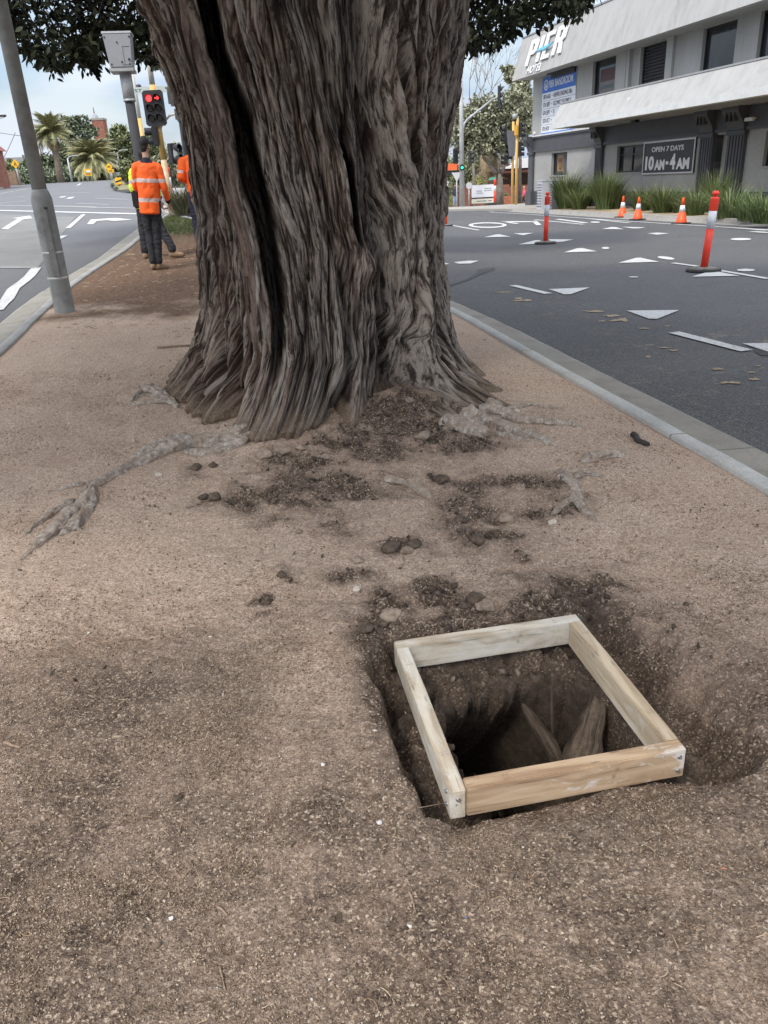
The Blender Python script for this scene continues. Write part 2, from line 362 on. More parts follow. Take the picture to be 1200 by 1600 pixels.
# ------------------------------------------------------------------ trunk shape functions (needed by the soil too)
TC_Y=5.75
_zz=np.array([-.3,.25,.52,.79,1.0,1.3,1.6,1.87,2.17,2.35,2.56,3.2,4.2,5.2])
_xl=np.array([-1.215,-1.215,-1.222,-1.225,-1.22,-1.19,-1.19,-1.21,-1.26,-1.30,-1.35,-1.55,-1.9,-2.3])
_xr=np.array([.495,.495,.50,.50,.505,.535,.575,.63,.685,.715,.745,.95,1.35,1.8])
def t_xc(z): return np.interp(z,_zz,(_xl+_xr)/2)
def t_r(z): return np.interp(z,_zz,(_xr-_xl)/2)
_bp=np.radians([-180,-140,-95,-75,-60,-50,-40,-31,-24,-17,-9,-1,3,9,14,18,24,33,36.5,40,46,52.3,58,64,75,95,140,180])
_br=np.array([1.2,1.18,1.18,1.24,1.30,1.21,1.34,1.44,1.36,1.62,1.60,1.40,1.16,1.36,1.26,1.06,.98,1.00,1.2,1.5,1.66,1.58,1.30,1.44,1.22,1.2,1.2,1.2])
def t_base(psi): return np.interp(psi,_bp,_br)
def t_surf(psi,z):
    r=t_r(z); fl=(t_base(psi)-.86)*np.exp(-np.clip(z-(.12-.06*np.sin(psi)),0,9)/.27)
    return r+fl
def px2tr(x,y):
    d=ray(x,y); t=3.2
    while t<9:
        p=CAM+d*t; dx=p[0]-t_xc(p[2]); dy=TC_Y-p[1]; ps=math.atan2(dx,dy)
        if math.hypot(dx,dy)<t_surf(ps,p[2]): break
        t+=.01
    else: # miss: nearest approach
        t=TC_Y/d[1]*.97; p=CAM+d*t; dx=p[0]-t_xc(p[2]); dy=TC_Y-p[1]; ps=math.atan2(dx,dy)
    return ps,float(p[2])
# ------------------------------------------------------------------ island soil
def polysd(px,py,poly):
    """signed distance (negative inside)"""
    P=np.array(poly); n=len(P); d=np.full(px.shape,1e9); ins=np.zeros(px.shape,bool)
    for i in range(n):
        a=P[i];b_=P[(i+1)%n]; e=b_-a; wx=px-a[0];wy=py-a[1]; t=np.clip((wx*e[0]+wy*e[1])/(e@e),0,1); d=np.minimum(d,np.hypot(wx-e[0]*t,wy-e[1]*t))
        c=((a[1]>py)!=(b_[1]>py))&(px<(b_[0]-a[0])*(py-a[1])/(b_[1]-a[1]+1e-12)+a[0]); ins^=c
    return np.where(ins,-d,d)
FC=Vector((.385,1.872,0)); FA=rad(9.6)
def tolocal(X,Y):
    dx=X-FC.x;dy=Y-FC.y; return dx*math.cos(FA)+dy*math.sin(FA), -dx*math.sin(FA)+dy*math.cos(FA)
SHALLOW=[(-.405,-.39),(-.30,-.405),(-.1,-.372),(.12,-.366),(.33,-.375),(.45,-.44),(.60,-.38),(.69,-.2),(.68,.0),(.60,.2),(.50,.38),(.44,.58),(.36,.62),(.30,.46),(.1,.40),(-.2,.40),(-.36,.46),(-.43,.30),(-.435,0)]
PIT=[(-.19,-.30),(-.215,-.1),(-.23,.05),(-.20,.16),(-.05,.20),(.12,.22),(.25,.19),(.31,.05),(.34,-.12),(.33,-.31),(.05,-.32)]
def soil_z(X,Y,detail=True,shear=None):
    Z=B(X,Y)+0.0
    ws=ss(0,.5,np.minimum(X-XL(Y),XR(Y)-X)) # flat near kerbs
    Z=Z-.012*(1-ss(0,.12,np.minimum(X-XL(Y),XR(Y)-X)))
    Z=Z+ws*(.022*fbm(X*1.3,Y*1.3,.3,3)+.010*fbm(X*5,Y*5,1.7,3))
    dT=np.hypot(X-t_xc(0.),Y-TC_Y); ps=np.arctan2(X-t_xc(0.),TC_Y-Y); g=dT-t_base(ps)
    Z=Z+.02*np.exp(-np.clip(g,0,9)/.25)*ws
    # heaped soil in the bay between the buttresses
    Z=Z+.10*np.exp(-(((X-.18)/.34)**2+((Y-4.85)/.26)**2))
    # low ridges over shallow roots, raised slab and hollows from digging
    for x,y,ax,ay,a,h in HEAPS: 
        ca,sa=math.cos(a),math.sin(a); u=((X-x)*ca+(Y-y)*sa)/ax; v=(-(X-x)*sa+(Y-y)*ca)/ay; Z=Z+h*np.exp(-(u*u+v*v)**1.5)
    dk=darkness(X,Y)
    lump=np.clip(fbm(X*13,Y*13,4.2,3),-.3,1); Z=Z+dk*.036*lump*ws*ss(1.9,2.6,Y)+dk*.014*lump*ws
    a,b_=tolocal(X,Y)
    nearm=(np.abs(a)<1.2)&(np.abs(b_)<1.2)
    an=a+.03*fbm(X*6,Y*6,8.,3); bn=b_+.018*fbm(X*6,Y*6,9.,3)
    sd=polysd(an,bn,SHALLOW); 
    wid=.05+.17*ss(.15,.5,a)*ss(-.45,-.2,b_)+.10*ss(.25,.45,b_)
    dep=.135*(1-.55*ss(.40,.62,a))
    k=1-ss(0,1,(sd+wid)/wid)  # 0 outside
    flr=.03*fbm(X*9,Y*9,3.,3)
    Z=np.where(nearm,Z-k*(dep+.05*ss(-.36,-.40,a)+.04*ss(.36,.45,a)-.03*ss(.1,.35,b_)+flr),Z)
    # soft spoil rim, worn down in front of the front board
    Z=Z+np.where(nearm,.02*np.exp(-((sd-.06)/.07)**2)*ss(-.42,-.25,b_),0)
    Z=Z-np.where(nearm,.058*np.exp(-((b_+.37)/.10)**2)*ss(-.42,-.30,a)*ss(.50,.36,a),0)
    pn2=.035*fbm(X*7,Y*7,12.,4); ps_=polysd(a+pn2,b_+.03*fbm(X*7,Y*7,15.,3),PIT)
    kp=1-ss(-.05,.008,ps_)
    floor_=.80+.05*fbm(X*8,Y*8,21.,3)+.035*fbm(X*24,Y*24,23.,3)
    Z=Z+np.where(nearm,k*.024*fbm(X*20,Y*20,25.,4),0)
    # shelf and cone of loose soil on the right inside
    cone=.75*np.clip(1-np.hypot((a-.20)/.15,(b_+.14)/.25),0,1)**.7
    floor_=floor_-cone-.12*ss(-.05,.2,b_)
    Z=np.where(nearm,Z-kp*np.clip(floor_,.0,1),Z)
    if shear is not None:
        dp=np.where(nearm,kp*np.clip(floor_,0,1),0); q=np.clip(dp-.05,0,1)*(.72-.55*ss(.02,.18,a)); shear.append((q*(-math.sin(FA))-.12*q,q*math.cos(FA)))
    if detail: Z=Z+ws*.0035*fbm(X*32,Y*32,2.,3)*(1+2.5*k*(nearm)) 
    return Z
HEAPS=[]
def addheap(px,py,rx,ry,ang,h):
    p=gp(px,py); HEAPS.append((p.x,p.y,rx,ry,ang,h))
addheap(830,775,.26,.12,.25,.055); addheap(625,855,.12,.06,0,.03); addheap(540,915,.12,.07,0,.02); addheap(630,750,.22,.05,-.15,.035)
addheap(900,745,.3,.1,.3,.03); addheap(250,700,.5,.1,.7,.03); addheap(420,705,.14,.08,0,.03)
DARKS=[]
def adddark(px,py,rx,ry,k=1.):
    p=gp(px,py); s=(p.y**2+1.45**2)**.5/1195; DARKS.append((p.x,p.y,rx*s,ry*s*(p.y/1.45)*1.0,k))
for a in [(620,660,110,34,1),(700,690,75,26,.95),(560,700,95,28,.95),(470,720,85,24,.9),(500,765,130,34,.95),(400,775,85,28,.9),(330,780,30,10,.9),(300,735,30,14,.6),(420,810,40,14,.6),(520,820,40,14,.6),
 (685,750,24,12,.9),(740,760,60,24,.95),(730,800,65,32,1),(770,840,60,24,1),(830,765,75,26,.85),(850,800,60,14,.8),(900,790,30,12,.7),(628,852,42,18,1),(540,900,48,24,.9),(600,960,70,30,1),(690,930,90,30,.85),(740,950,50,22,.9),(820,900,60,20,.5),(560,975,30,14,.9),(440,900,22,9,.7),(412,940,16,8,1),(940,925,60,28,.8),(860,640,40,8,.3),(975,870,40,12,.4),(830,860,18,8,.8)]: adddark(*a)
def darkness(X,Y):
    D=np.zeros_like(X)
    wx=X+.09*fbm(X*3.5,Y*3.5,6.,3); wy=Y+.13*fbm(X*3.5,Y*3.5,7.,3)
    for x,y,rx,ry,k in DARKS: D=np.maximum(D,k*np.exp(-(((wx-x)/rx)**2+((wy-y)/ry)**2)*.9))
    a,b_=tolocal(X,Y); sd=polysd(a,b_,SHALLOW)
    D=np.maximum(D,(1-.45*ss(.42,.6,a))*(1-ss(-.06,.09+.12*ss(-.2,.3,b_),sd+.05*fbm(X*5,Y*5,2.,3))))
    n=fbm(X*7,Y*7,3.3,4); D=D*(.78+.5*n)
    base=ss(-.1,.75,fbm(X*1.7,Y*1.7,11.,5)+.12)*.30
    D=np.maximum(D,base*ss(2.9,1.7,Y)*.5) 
    # damp trodden soil nearer the camera, canopy shade also painted into its colour
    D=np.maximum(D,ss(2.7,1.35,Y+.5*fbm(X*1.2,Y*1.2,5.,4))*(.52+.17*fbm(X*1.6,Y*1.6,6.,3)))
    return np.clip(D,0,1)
ys=row_y([(-3,.25,.25),(.25,1.0,.011),(1.0,2.75,.0062),(2.75,4.2,.012),(4.2,6.2,.016),(6.2,9,.03),(9,14,.06),(14,24.3,.12)])
xs=np.concatenate([np.linspace(0,.50,230),np.linspace(.50,.86,400)[1:],np.linspace(.86,1,60)[1:]])
X=XL(ys)[:,None]*(1-xs)+XR(ys)[:,None]*xs; Y=np.repeat(ys[:,None],len(xs),1)
# pull columns so that the densest band follows the excavation
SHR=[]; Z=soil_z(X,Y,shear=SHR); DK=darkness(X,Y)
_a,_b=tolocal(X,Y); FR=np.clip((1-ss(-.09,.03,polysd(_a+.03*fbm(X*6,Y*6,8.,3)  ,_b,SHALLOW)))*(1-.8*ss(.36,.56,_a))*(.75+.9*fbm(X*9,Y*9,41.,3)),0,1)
mul=ss(7.2,9.8,Y+1.6*fbm(X*1.1,Y*1.1,3.,4)+.35*(X+3)*0-.25*ss(-3,-1,X)*0)*ss(1.,-1.4,X-0.0)
grs=ss(16.5,18.3,Y+.8*fbm(X,Y,8.,3))
def soilmat():
    t=NT('granitic_soil'); dk=t.attr('dark'); mu=t.attr('mulch'); gr=t.attr('grass'); xyz=t.n('SeparateXYZ'); t.l(t.co,xyz.inputs[0])
    def grains(sc_,stops):
        s=t.n('SeparateColor'); t.l(t.vor(sc_,out='Color'),s.inputs[0]); return t.ramp(s.outputs[0],stops),s.outputs[1]
    tan,r2=grains(210,[(0,(.25,.175,.125)),(.3,(.43,.309,.226)),(.62,(.56,.418,.313)),(.88,(.70,.55,.44)),(1,(.86,.76,.66))])
    tan2,_=grains(95,[(0,(.34,.24,.175)),(.5,(.52,.385,.282)),(1,(.70,.55,.44))])
    tan=t.mix(.35,tan,tan2)
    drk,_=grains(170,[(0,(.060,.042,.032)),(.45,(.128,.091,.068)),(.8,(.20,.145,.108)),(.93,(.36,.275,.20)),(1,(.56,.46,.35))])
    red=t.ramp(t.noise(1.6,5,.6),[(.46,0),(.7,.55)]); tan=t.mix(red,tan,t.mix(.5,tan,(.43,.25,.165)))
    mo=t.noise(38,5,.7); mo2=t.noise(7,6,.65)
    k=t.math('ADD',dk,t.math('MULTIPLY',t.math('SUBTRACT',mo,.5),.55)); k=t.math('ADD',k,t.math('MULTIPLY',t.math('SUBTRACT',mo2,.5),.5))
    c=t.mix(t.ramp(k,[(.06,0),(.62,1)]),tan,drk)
    # chip-like elongated flecks, blades of dead needles
    fl=t.ramp(t.vor(60,out='Distance',src=t.map((1,3,1))),[(.06,1),(.12,0)]); c=t.mix(t.math('MULTIPLY',fl,.25),c,(.45,.34,.23))
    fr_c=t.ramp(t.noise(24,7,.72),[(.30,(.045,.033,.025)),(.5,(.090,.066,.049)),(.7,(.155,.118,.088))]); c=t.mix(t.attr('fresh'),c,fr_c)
    mul_c=t.ramp(t.noise(30,6,.7),[(.3,(.05,.028,.017)),(.5,(.13,.075,.045)),(.72,(.26,.17,.11))]); c=t.mix(t.ramp(t.math('ADD',mu,t.math('MULTIPLY',t.math('SUBTRACT',mo2,.5),.6)),[(.12,0),(.88,.92)]),c,mul_c)
    g_c=t.ramp(t.noise(25,5,.7),[(.3,(.07,.075,.03)),(.55,(.16,.17,.075)),(.75,(.28,.24,.14))]); c=t.mix(t.ramp(t.math('ADD',gr,t.math('MULTIPLY',t.math('SUBTRACT',mo2,.5),.8)),[(.35,0),(.75,.9)]),c,g_c)
    t.col(c); t.rough(.95); t.b.inputs['Specular IOR Level'].default_value=.2
    b1=t.bump(t.vor(210),.8,.004); t.bump(t.noise(45,6,.7),.7,.012,b1)
    return t.m
SOIL=soilmat()
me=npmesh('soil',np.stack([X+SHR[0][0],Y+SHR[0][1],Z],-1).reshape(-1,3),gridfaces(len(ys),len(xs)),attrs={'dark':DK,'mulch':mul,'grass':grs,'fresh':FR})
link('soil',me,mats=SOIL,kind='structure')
def sz(x,y): return float(soil_z(np.array([[x]]),np.array([[y]]),False)[0,0])
def sp(px,py,dz=0):
    """point of the soil under a pixel"""
    d=ray(px,py); t=1.0
    for _ in range(60):
        p=CAM+d*t; e=p[2]-sz(p[0],p[1])-dz; t+=e/abs(d[2])*.7
        if abs(e)<.001: break
    return Vector(CAM+d*t)
# ------------------------------------------------------------------ the big tree
def barkmat(name,base,ridge,red,uvs=True):
    t=NT(name); uv=t.n('TexCoord').outputs['UV'] if uvs else t.co
    h=t.attr('h'); n=t.noise(1,7,.7,t.map((14,1.6,1),uv)); n2=t.noise(1,5,.7,t.map((46,5,1),uv),.6); n3=t.noise(1,4,.6,t.map((2.2,.8,1),uv)); n4=t.noise(1,5,.75,t.map((130,12,1),uv),.5)
    c=t.mix(t.ramp(n3,[(.40,0),(.58,.95)]),base,red)
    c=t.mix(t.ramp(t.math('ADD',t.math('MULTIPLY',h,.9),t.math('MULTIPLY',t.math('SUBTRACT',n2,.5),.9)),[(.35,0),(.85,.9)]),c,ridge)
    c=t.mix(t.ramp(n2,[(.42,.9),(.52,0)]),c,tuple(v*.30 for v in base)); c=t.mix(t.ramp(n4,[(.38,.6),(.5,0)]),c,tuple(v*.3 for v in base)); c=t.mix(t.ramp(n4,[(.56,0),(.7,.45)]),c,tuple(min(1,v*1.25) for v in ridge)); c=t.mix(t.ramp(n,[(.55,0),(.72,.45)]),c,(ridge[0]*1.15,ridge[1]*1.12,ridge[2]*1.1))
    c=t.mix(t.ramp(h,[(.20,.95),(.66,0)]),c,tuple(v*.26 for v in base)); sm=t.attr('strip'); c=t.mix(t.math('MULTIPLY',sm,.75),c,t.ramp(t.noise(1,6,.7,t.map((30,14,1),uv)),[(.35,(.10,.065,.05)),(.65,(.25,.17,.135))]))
    dirt=t.attr('dirt'); c=t.mix(dirt,c,t.ramp(t.noise(60,4),[(.35,(.13,.095,.065)),(.65,(.27,.2,.14))]))
    t.col(c); t.rough(.9); t.b.inputs['Specular IOR Level'].default_value=.25
    b1=t.bump(n2,.9,.012); b2=t.bump(n4,.9,.006,b1); t.bump(n,.4,.02,b2); return t.m
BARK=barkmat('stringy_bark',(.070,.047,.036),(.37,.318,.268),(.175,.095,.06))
tree=thing('cypress_tree','huge old tree with a broad fluted trunk of grey stringy bark and spreading buttress roots','tree',(t_xc(0.),TC_Y,0.05))
TL=Vector(tree.location)
ps=np.concatenate([np.linspace(-180,-100,70)[:-1],np.linspace(-100,95,1000)[:-1],np.linspace(95,180,75)[:-1]]); ps=np.radians(ps)
zs=row_y([(-.12,.75,.0065),(.75,2.75,.0085),(2.75,5.2,.06)])
PS,ZS=np.meshgrid(ps,zs)
def guide(pts):
    q=[px2tr(*p) for p in pts]; q.sort(key=lambda a:a[1]); z=np.array([a[1] for a in q]);p_=np.array([a[0] for a in q]); return z,p_
def gev(g,z): return np.interp(z,g[0],g[1])
F1=guide([(318,0),(333,70),(362,145),(382,220),(397,290),(422,387),(433,483),(434,556),(420,610),(395,680)])
G2=guide([(476,0),(500,60),(520,145),(536,193),(549,235),(558,338),(566,390),(558,470),(562,560),(540,630),(515,665)])
G3=guide([(603,0),(610,121),(636,242),(655,338),(664,483),(655,530),(690,610),(765,665)])
guides=[F1,G2,G3]
# flow coordinate: strands follow the guides
ref=[gev(g,.95) for g in guides]
zf=ZS[:,0]; PHI=np.empty_like(PS)
for i,z in enumerate(zf):
    src=[-math.pi,-1.45]+[float(gev(g,z)) for g in guides]+[1.45,math.pi]; dst=[-math.pi,-1.45]+ref+[1.45,math.pi]
    for k in range(1,len(src)): src[k]=max(src[k],src[k-1]+.05)
    PHI[i]=np.interp(PS[i],src,dst)
Rr=t_surf(PS,ZS); S=PHI*.95; Zc=ZS
wv=.030*pn(S*3.4,Zc*.9,3.)+.010*pn(S*13,Zc*2.6,7.)
S2=S+wv
lean=.10*Zc*np.sin(Zc*1.3+S*2)*.3
S2=S2+lean
disp=np.zeros_like(S)
def ridged(x,y,z): return 1-np.abs(pn(x,y,z))*2
lobes=.06*fbm(S*2.1,Zc*.35,1.,2); disp+=lobes
r1=ridged(S2*7,Zc*.5,2.); r2=ridged(S2*17,Zc*1.2,5.); r3=ridged((S2+.008*pn(S*30,Zc*7,3.))*38,Zc*2.6,9.); r4=pn(S2*85,Zc*5,4.)
am=.75+.6*fbm(S*1.5,Zc*.9,31.,2)
cr1=np.minimum(np.abs(pn(S2*6.5,Zc*.50,52.))*4.2,1); cr2_=np.minimum(np.abs(pn(S2*16+.3*pn(S*8,Zc*4,1.),Zc*1.15,55.))*5.,1); cr3=np.minimum(np.abs(pn((S2+.006*pn(S*30,Zc*7,3.))*36,Zc*2.6,59.))*4.6,1)
cr4=np.minimum(np.abs(pn(S2*9+2,Zc*5.5,63.))*5+.35,1)
disp+=.005*r1+.042*cr1*am+.027*cr2_*am+.013*cr3*am+.008*cr4+.002*r3+.003*r4
# plates: strips that lift off, with a broken lower end
pl=pn(S2*11,Zc*2.1,40.); e=np.clip((pl-.12)/.04,0,1); disp+=.020*e*np.clip(1-(pl-.12)*1.6,0,1)
pl2=pn(S2*24+3,Zc*3.4,44.); e2=np.clip((pl2-.12)/.04,0,1); disp+=.010*e2; pl3=pn(S2*15+9,Zc*6.5,48.); disp+=.010*np.clip((pl3-.05)/.05,0,1)*np.clip(pl2+.5,0,1)
rough_=np.ones_like(S)
disp-=disp.mean()+.045
VX=np.zeros_like(S);VY=np.zeros_like(S)
def groove(pts,dep,wid,prof=2.,fade=(.25,.25),lip=0.,vec=None):
    global disp,VX,VY
    q=[px2tr(*p) for p in pts]
    dd=dep if hasattr(dep,'__len__') else [dep]*len(pts); wd=wid if hasattr(wid,'__len__') else [wid]*len(pts)
    o=np.argsort([a[1] for a in q]); z=np.array([q[i][1] for i in o]); p_=np.array([q[i][0] for i in o]); D=np.array([dd[i] for i in o]);W=np.array([wd[i] for i in o])
    pc=np.interp(zf,z,p_)[:,None]; D_=np.interp(zf,z,D)[:,None]; W_=np.interp(zf,z,W)[:,None]
    f=ss(z[0]-fade[0],z[0]+.02,zf)*ss(z[-1]+fade[1],z[-1]-.02,zf); f=f[:,None]
    d=(PS-pc)*Rr/W_+.35*pn(S*9,Zc*2.5,wid[0] if hasattr(wid,'__len__') else wid*50.)
    g=np.exp(-np.abs(d)**prof)*f
    if vec: VX+=D_*g*vec[0]; VY+=D_*g*vec[1]
    else: disp-=D_*g
    if lip: disp+=lip*np.exp(-((np.abs(d)-1.9)/.8)**2)*f
    return g
gF1=groove([(318,0),(333,70),(362,145),(382,220),(397,290),(422,387),(433,483),(434,556),(420,610)],[1.,1.,1.,1.,1.,.9,.75,.45,.10],[.055,.064,.074,.080,.080,.070,.060,.048,.035],9,(.1,3),.04,vec=(-.165,.986))
groove([(255,60),(297,193),(314,338),(333,483),(324,628)],.13,.05)
groove([(272,300),(285,450),(300,540),(312,620)],.09,.035)
groove([(345,420),(362,520),(360,600),(362,648)],[.05,.10,.14,.16],[.035,.04,.05,.05])
groove([(476,0),(500,60),(520,145),(536,193)],.19,.10,2,(.3,2))
groove([(545,215),(549,245),(556,290),(562,345),(570,380)],[.2,.5,.6,.5,.12],[.022,.030,.034,.030,.022],4,(.05,.1),.015,vec=(-.12,.99))
groove([(590,300),(603,400),(607,483),(616,580),(622,625)],[.08,.12,.14,.16,.14],[.04,.035,.035,.035,.04])
groove([(575,0),(592,180),(604,300),(606,420),(612,520),(622,600)],[.20,.26,.26,.20,.14,.10],[.13,.13,.12,.09,.06,.05],2.4,(.3,.8))
groove([(640,60),(650,180),(660,242),(676,387),(681,483),(700,560)],.15,.036)
groove([(640,500),(645,531),(652,600),(658,640)],[.05,.14,.2,.2],[.03,.04,.05,.06])
groove([(525,380),(537,435),(553,520),(548,600),(512,665)],[.07,.10,.14,.16,.18],[.03,.03,.035,.04,.05])
groove([(400,0),(440,120),(470,250),(482,400),(470,520),(440,600)],.06,.03,2,(.2,2)); groove([(430,0),(480,150),(510,300),(520,380)],.07,.03,2,(.2,2))
groove([(700,100),(690,250),(682,380),(700,520),(745,600)],.11,.03); groove([(575,460),(585,540),(590,620)],.07,.03)
groove([(680,560),(720,620),(770,668)],.05,.035); groove([(470,560),(460,620),(430,680)],.06,.035); groove([(505,560),(500,620),(480,675)],.05,.03)
def bump_px(px,py,a,wx,wz):
    global disp
    p,z=px2tr(px,py); disp+=a*np.exp(-((PS-p)*Rr/wx)**2-((Zc-z)/wz)**2)
bump_px(584,415,.13,.075,.10); bump_px(578,480,.06,.06,.2); bump_px(609,620,.12,.03,.06)
# smooth reddish strip along the left lip of the deep fissure
qz=gev(F1,zf)[:,None]; off=(PS-qz)*Rr; strip=np.exp(-((off+.155)/.055)**4)*ss(.35,.7,ZS); disp=disp*(1-.55*strip)+.05*strip
# smoother ridge left of the big bay
qz3=gev(G3,zf)[:,None]; off3=(PS-qz3)*Rr; disp+=.10*np.exp(-(off3/.085)**2)*ss(0,.3,ZS)
base=Rr+disp
Xx=t_xc(ZS)+np.sin(PS)*base+VX; Yy=TC_Y-np.cos(PS)*base+VY; Zt=ZS+.02*pn(S*4,Zc*3,8.)
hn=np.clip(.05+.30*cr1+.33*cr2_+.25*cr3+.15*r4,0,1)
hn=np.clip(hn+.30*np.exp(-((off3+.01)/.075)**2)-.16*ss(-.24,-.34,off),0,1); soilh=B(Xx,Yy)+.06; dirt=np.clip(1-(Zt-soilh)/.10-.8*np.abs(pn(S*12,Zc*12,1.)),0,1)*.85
V=np.stack([Xx-TL.x,Yy-TL.y,Zt-TL.z],-1).reshape(-1,3); nV=len(V)
# loose ribbons of bark peeling from the surface, part of the same skin
rV=[];rF=[];rH=[];rU=[]; off_=nV; g_=np.random.default_rng(21)
for k in range(150):
    big=k<50
    z0=g_.uniform(.25,2.7); ph=g_.uniform(-1.35,1.35)*.95; L_=g_.uniform(.16,.40)*(2. if big else 1); i1=np.searchsorted(zf,z0); i0=np.searchsorted(zf,z0-L_)
    if i1-i0<6: continue
    rows=np.linspace(i1,i0,9).astype(int); w_=g_.uniform(.006,.013)*(1.8 if big else 1); tilt=g_.normal()*.10; sgn_=g_.choice([-1,1]); ok=True; ring=[]
    for q,i in enumerate(rows):
        i=min(i,len(zf)-1); t_=q/8; p_=ph+tilt*L_*t_*1.0; j=int(np.searchsorted(PHI[i],p_/1.)); j=min(max(j,1),len(ps)-2)
        P_=np.array([Xx[i,j-2:j+3].mean(),Yy[i,j-2:j+3].mean(),Zt[i,j]]); a_=PS[i,j]; nrm=np.array([math.sin(a_),-math.cos(a_),0]); tg=np.array([math.cos(a_),math.sin(a_),0])
        if abs(VX[i,j])+abs(VY[i,j])>.05: ok=False;break
        ww_=w_*math.sin(math.pi*(.12+.80*t_))**.6; lf_=.004+.018*t_**3*(1.5 if big else 1)
        ring.append([P_-tg*ww_+nrm*(lf_-.004),P_+nrm*(lf_+ww_*.5),P_+tg*ww_+nrm*(lf_*.6),P_+nrm*(lf_-.010)])
    if not ok: continue
    b_=np.array(ring)-np.array(TL); rV.append(b_.reshape(-1,3)); c_=g_.uniform(.35,1.); rH+=[c_]*36; rU.append(np.stack([np.tile(np.array([0,.012,.024,.03])+ph,9),np.repeat(zf[np.minimum(rows,len(zf)-1)],4)],-1)); rF.append(gridfaces(9,4,True)+off_); off_+=36
nR=off_-nV; V=np.concatenate([V]+rV); Fc=np.concatenate([gridfaces(len(zs),len(ps),True)]+rF); z0_=np.zeros(nR)
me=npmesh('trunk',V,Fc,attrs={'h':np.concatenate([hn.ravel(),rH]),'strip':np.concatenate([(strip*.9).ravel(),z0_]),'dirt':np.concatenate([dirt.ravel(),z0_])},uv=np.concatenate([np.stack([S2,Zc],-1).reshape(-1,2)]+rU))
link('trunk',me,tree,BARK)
# roots lying on the soil
def root(path,rs,flat=.8,seed=0,bury=.35,rough=1.,lift=None,seg=90,n=36,parent=tree,name='root',mat_=BARK,strip=0,dirt=.25):
    P=np.array([(v.x,v.y,v.z) for v in path]); s=np.concatenate([[0],np.cumsum(np.linalg.norm(np.diff(P[:,:2],axis=0),axis=1))]); q=np.linspace(0,s[-1],seg)
    C=np.stack([np.interp(q,s,P[:,i]) for i in range(3)],-1); R=np.interp(q,s,rs)
    for _ in range(3): C[1:-1]=(C[:-2]+C[1:-1]*2+C[2:])/4
    C[:,0]+=.25*R*pn(q*7,seed,1.); C[:,1]+=.25*R*pn(q*7,seed,5.)
    T=np.gradient(C,axis=0); T[:,2]=0; T/=np.linalg.norm(T,axis=1)[:,None]; Nn=np.stack([T[:,1],-T[:,0],np.zeros(seg)],-1)
    th=np.linspace(0,2*np.pi,n,endpoint=False); Q,TH=np.meshgrid(q,th,indexing='ij')
    u=TH*1.2+.4*pn(Q*4,TH*.0+seed,2.)
    rr=R[:,None]*(1+rough*(.20*pn(np.cos(TH)*1.5+seed,np.sin(TH)*1.5,Q*9.)+.22*pn(np.cos(TH)*2.5+seed,np.sin(TH)*2.5,Q*19.)+.10*ridgedf(np.cos(TH)*5+seed,np.sin(TH)*5,Q*7.)+.14*pn(np.cos(TH)*3+seed,np.sin(TH)*3,Q*26.)+.10*pn(np.cos(TH)*9,np.sin(TH)*9,Q*40.)+.22*pn(seed*3.,np.sin(TH),Q*11.)))
    endf=np.clip(np.minimum(q,s[-1]-q)/(.04),.0,1)[:,None]**.5; rr=rr*np.maximum(endf,.02)
    X=C[:,None,0]+Nn[:,None,0]*np.cos(TH)*rr; Y=C[:,None,1]+Nn[:,None,1]*np.cos(TH)*rr; Z=(C[:,2]+(1-2*min(.62,bury+.12))*R*flat)[:,None]+np.sin(TH)*rr*flat
    o=Vector(parent.location) if parent else Vector((0,0,0))
    me=npmesh(name,np.stack([X-o.x,Y-o.y,Z-o.z],-1).reshape(-1,3),gridfaces(seg,n,True),attrs={'h':np.clip(.72+.45*pn(np.cos(TH)*4,np.sin(TH)*4,Q*9.),0,1),'strip':np.full(X.shape,strip),'dirt':np.clip(dirt+.5*(pn(Q*8,TH,3.)),0,1)},uv=np.stack([TH*.05,Q],-1).reshape(-1,2))
    return link(name,me,parent,mat_)
def ridgedf(x,y,z): return 1-np.abs(pn(x,y,z))*2-.5
def spp(l): return [sp(*p) for p in l]
def rootmat():
    t=NT('weathered_root'); a=t.noise(26,7,.75); b=t.noise(7,5,.6); st=t.noise(1,5,.7,t.map((8,70,1),t.n('TexCoord').outputs['UV']),.6)
    c=t.ramp(a,[(.33,(.12,.09,.07)),(.44,(.34,.275,.22)),(.55,(.58,.51,.44)),(.70,(.80,.74,.67))]); c=t.mix(t.ramp(st,[(.42,.6),(.55,0)]),c,(.13,.10,.08)); c=t.mix(t.ramp(b,[(.48,0),(.66,.6)]),c,(.30,.21,.15)); c=t.mix(t.attr('dirt'),c,(.40,.30,.22)); t.col(c); t.rough(.9); b1=t.bump(a,.9,.012); t.bump(st,.7,.006,b1); return t.m
ROOTM=rootmat()
root(spp([(400,672),(350,690),(300,690),(262,700),(215,722),(170,745),(130,768)]),[.10,.075,.07,.055,.04,.035,.03],.7,1,.45,mat_=ROOTM)
root(spp([(300,684),(255,693),(205,715)]),[.05,.04,.02],.7,2,.3,1.2,mat_=ROOTM)
root(spp([(148,752),(130,790),(105,805),(85,830),(60,850),(30,878)]),[.03,.038,.036,.03,.022,.009],.7,3,.35,1.3,mat_=ROOTM)
root(spp([(135,760),(142,785),(128,808),(110,825),(92,838)]),[.022,.028,.03,.028,.012],.8,4,.35,1.3,mat_=ROOTM)
root(spp([(118,780),(85,800),(55,820),(38,838)]),[.022,.02,.014,.006],.8,5,.3,1.3,mat_=ROOTM)
root(spp([(135,755),(105,762),(75,768)]),[.018,.015,.007],.8,6,.3,1.2,mat_=ROOTM)
root(spp([(110,822),(120,826),(128,830)]),[.014,.014,.01],.8,7,.3,1.,mat_=ROOTM,seg=20)
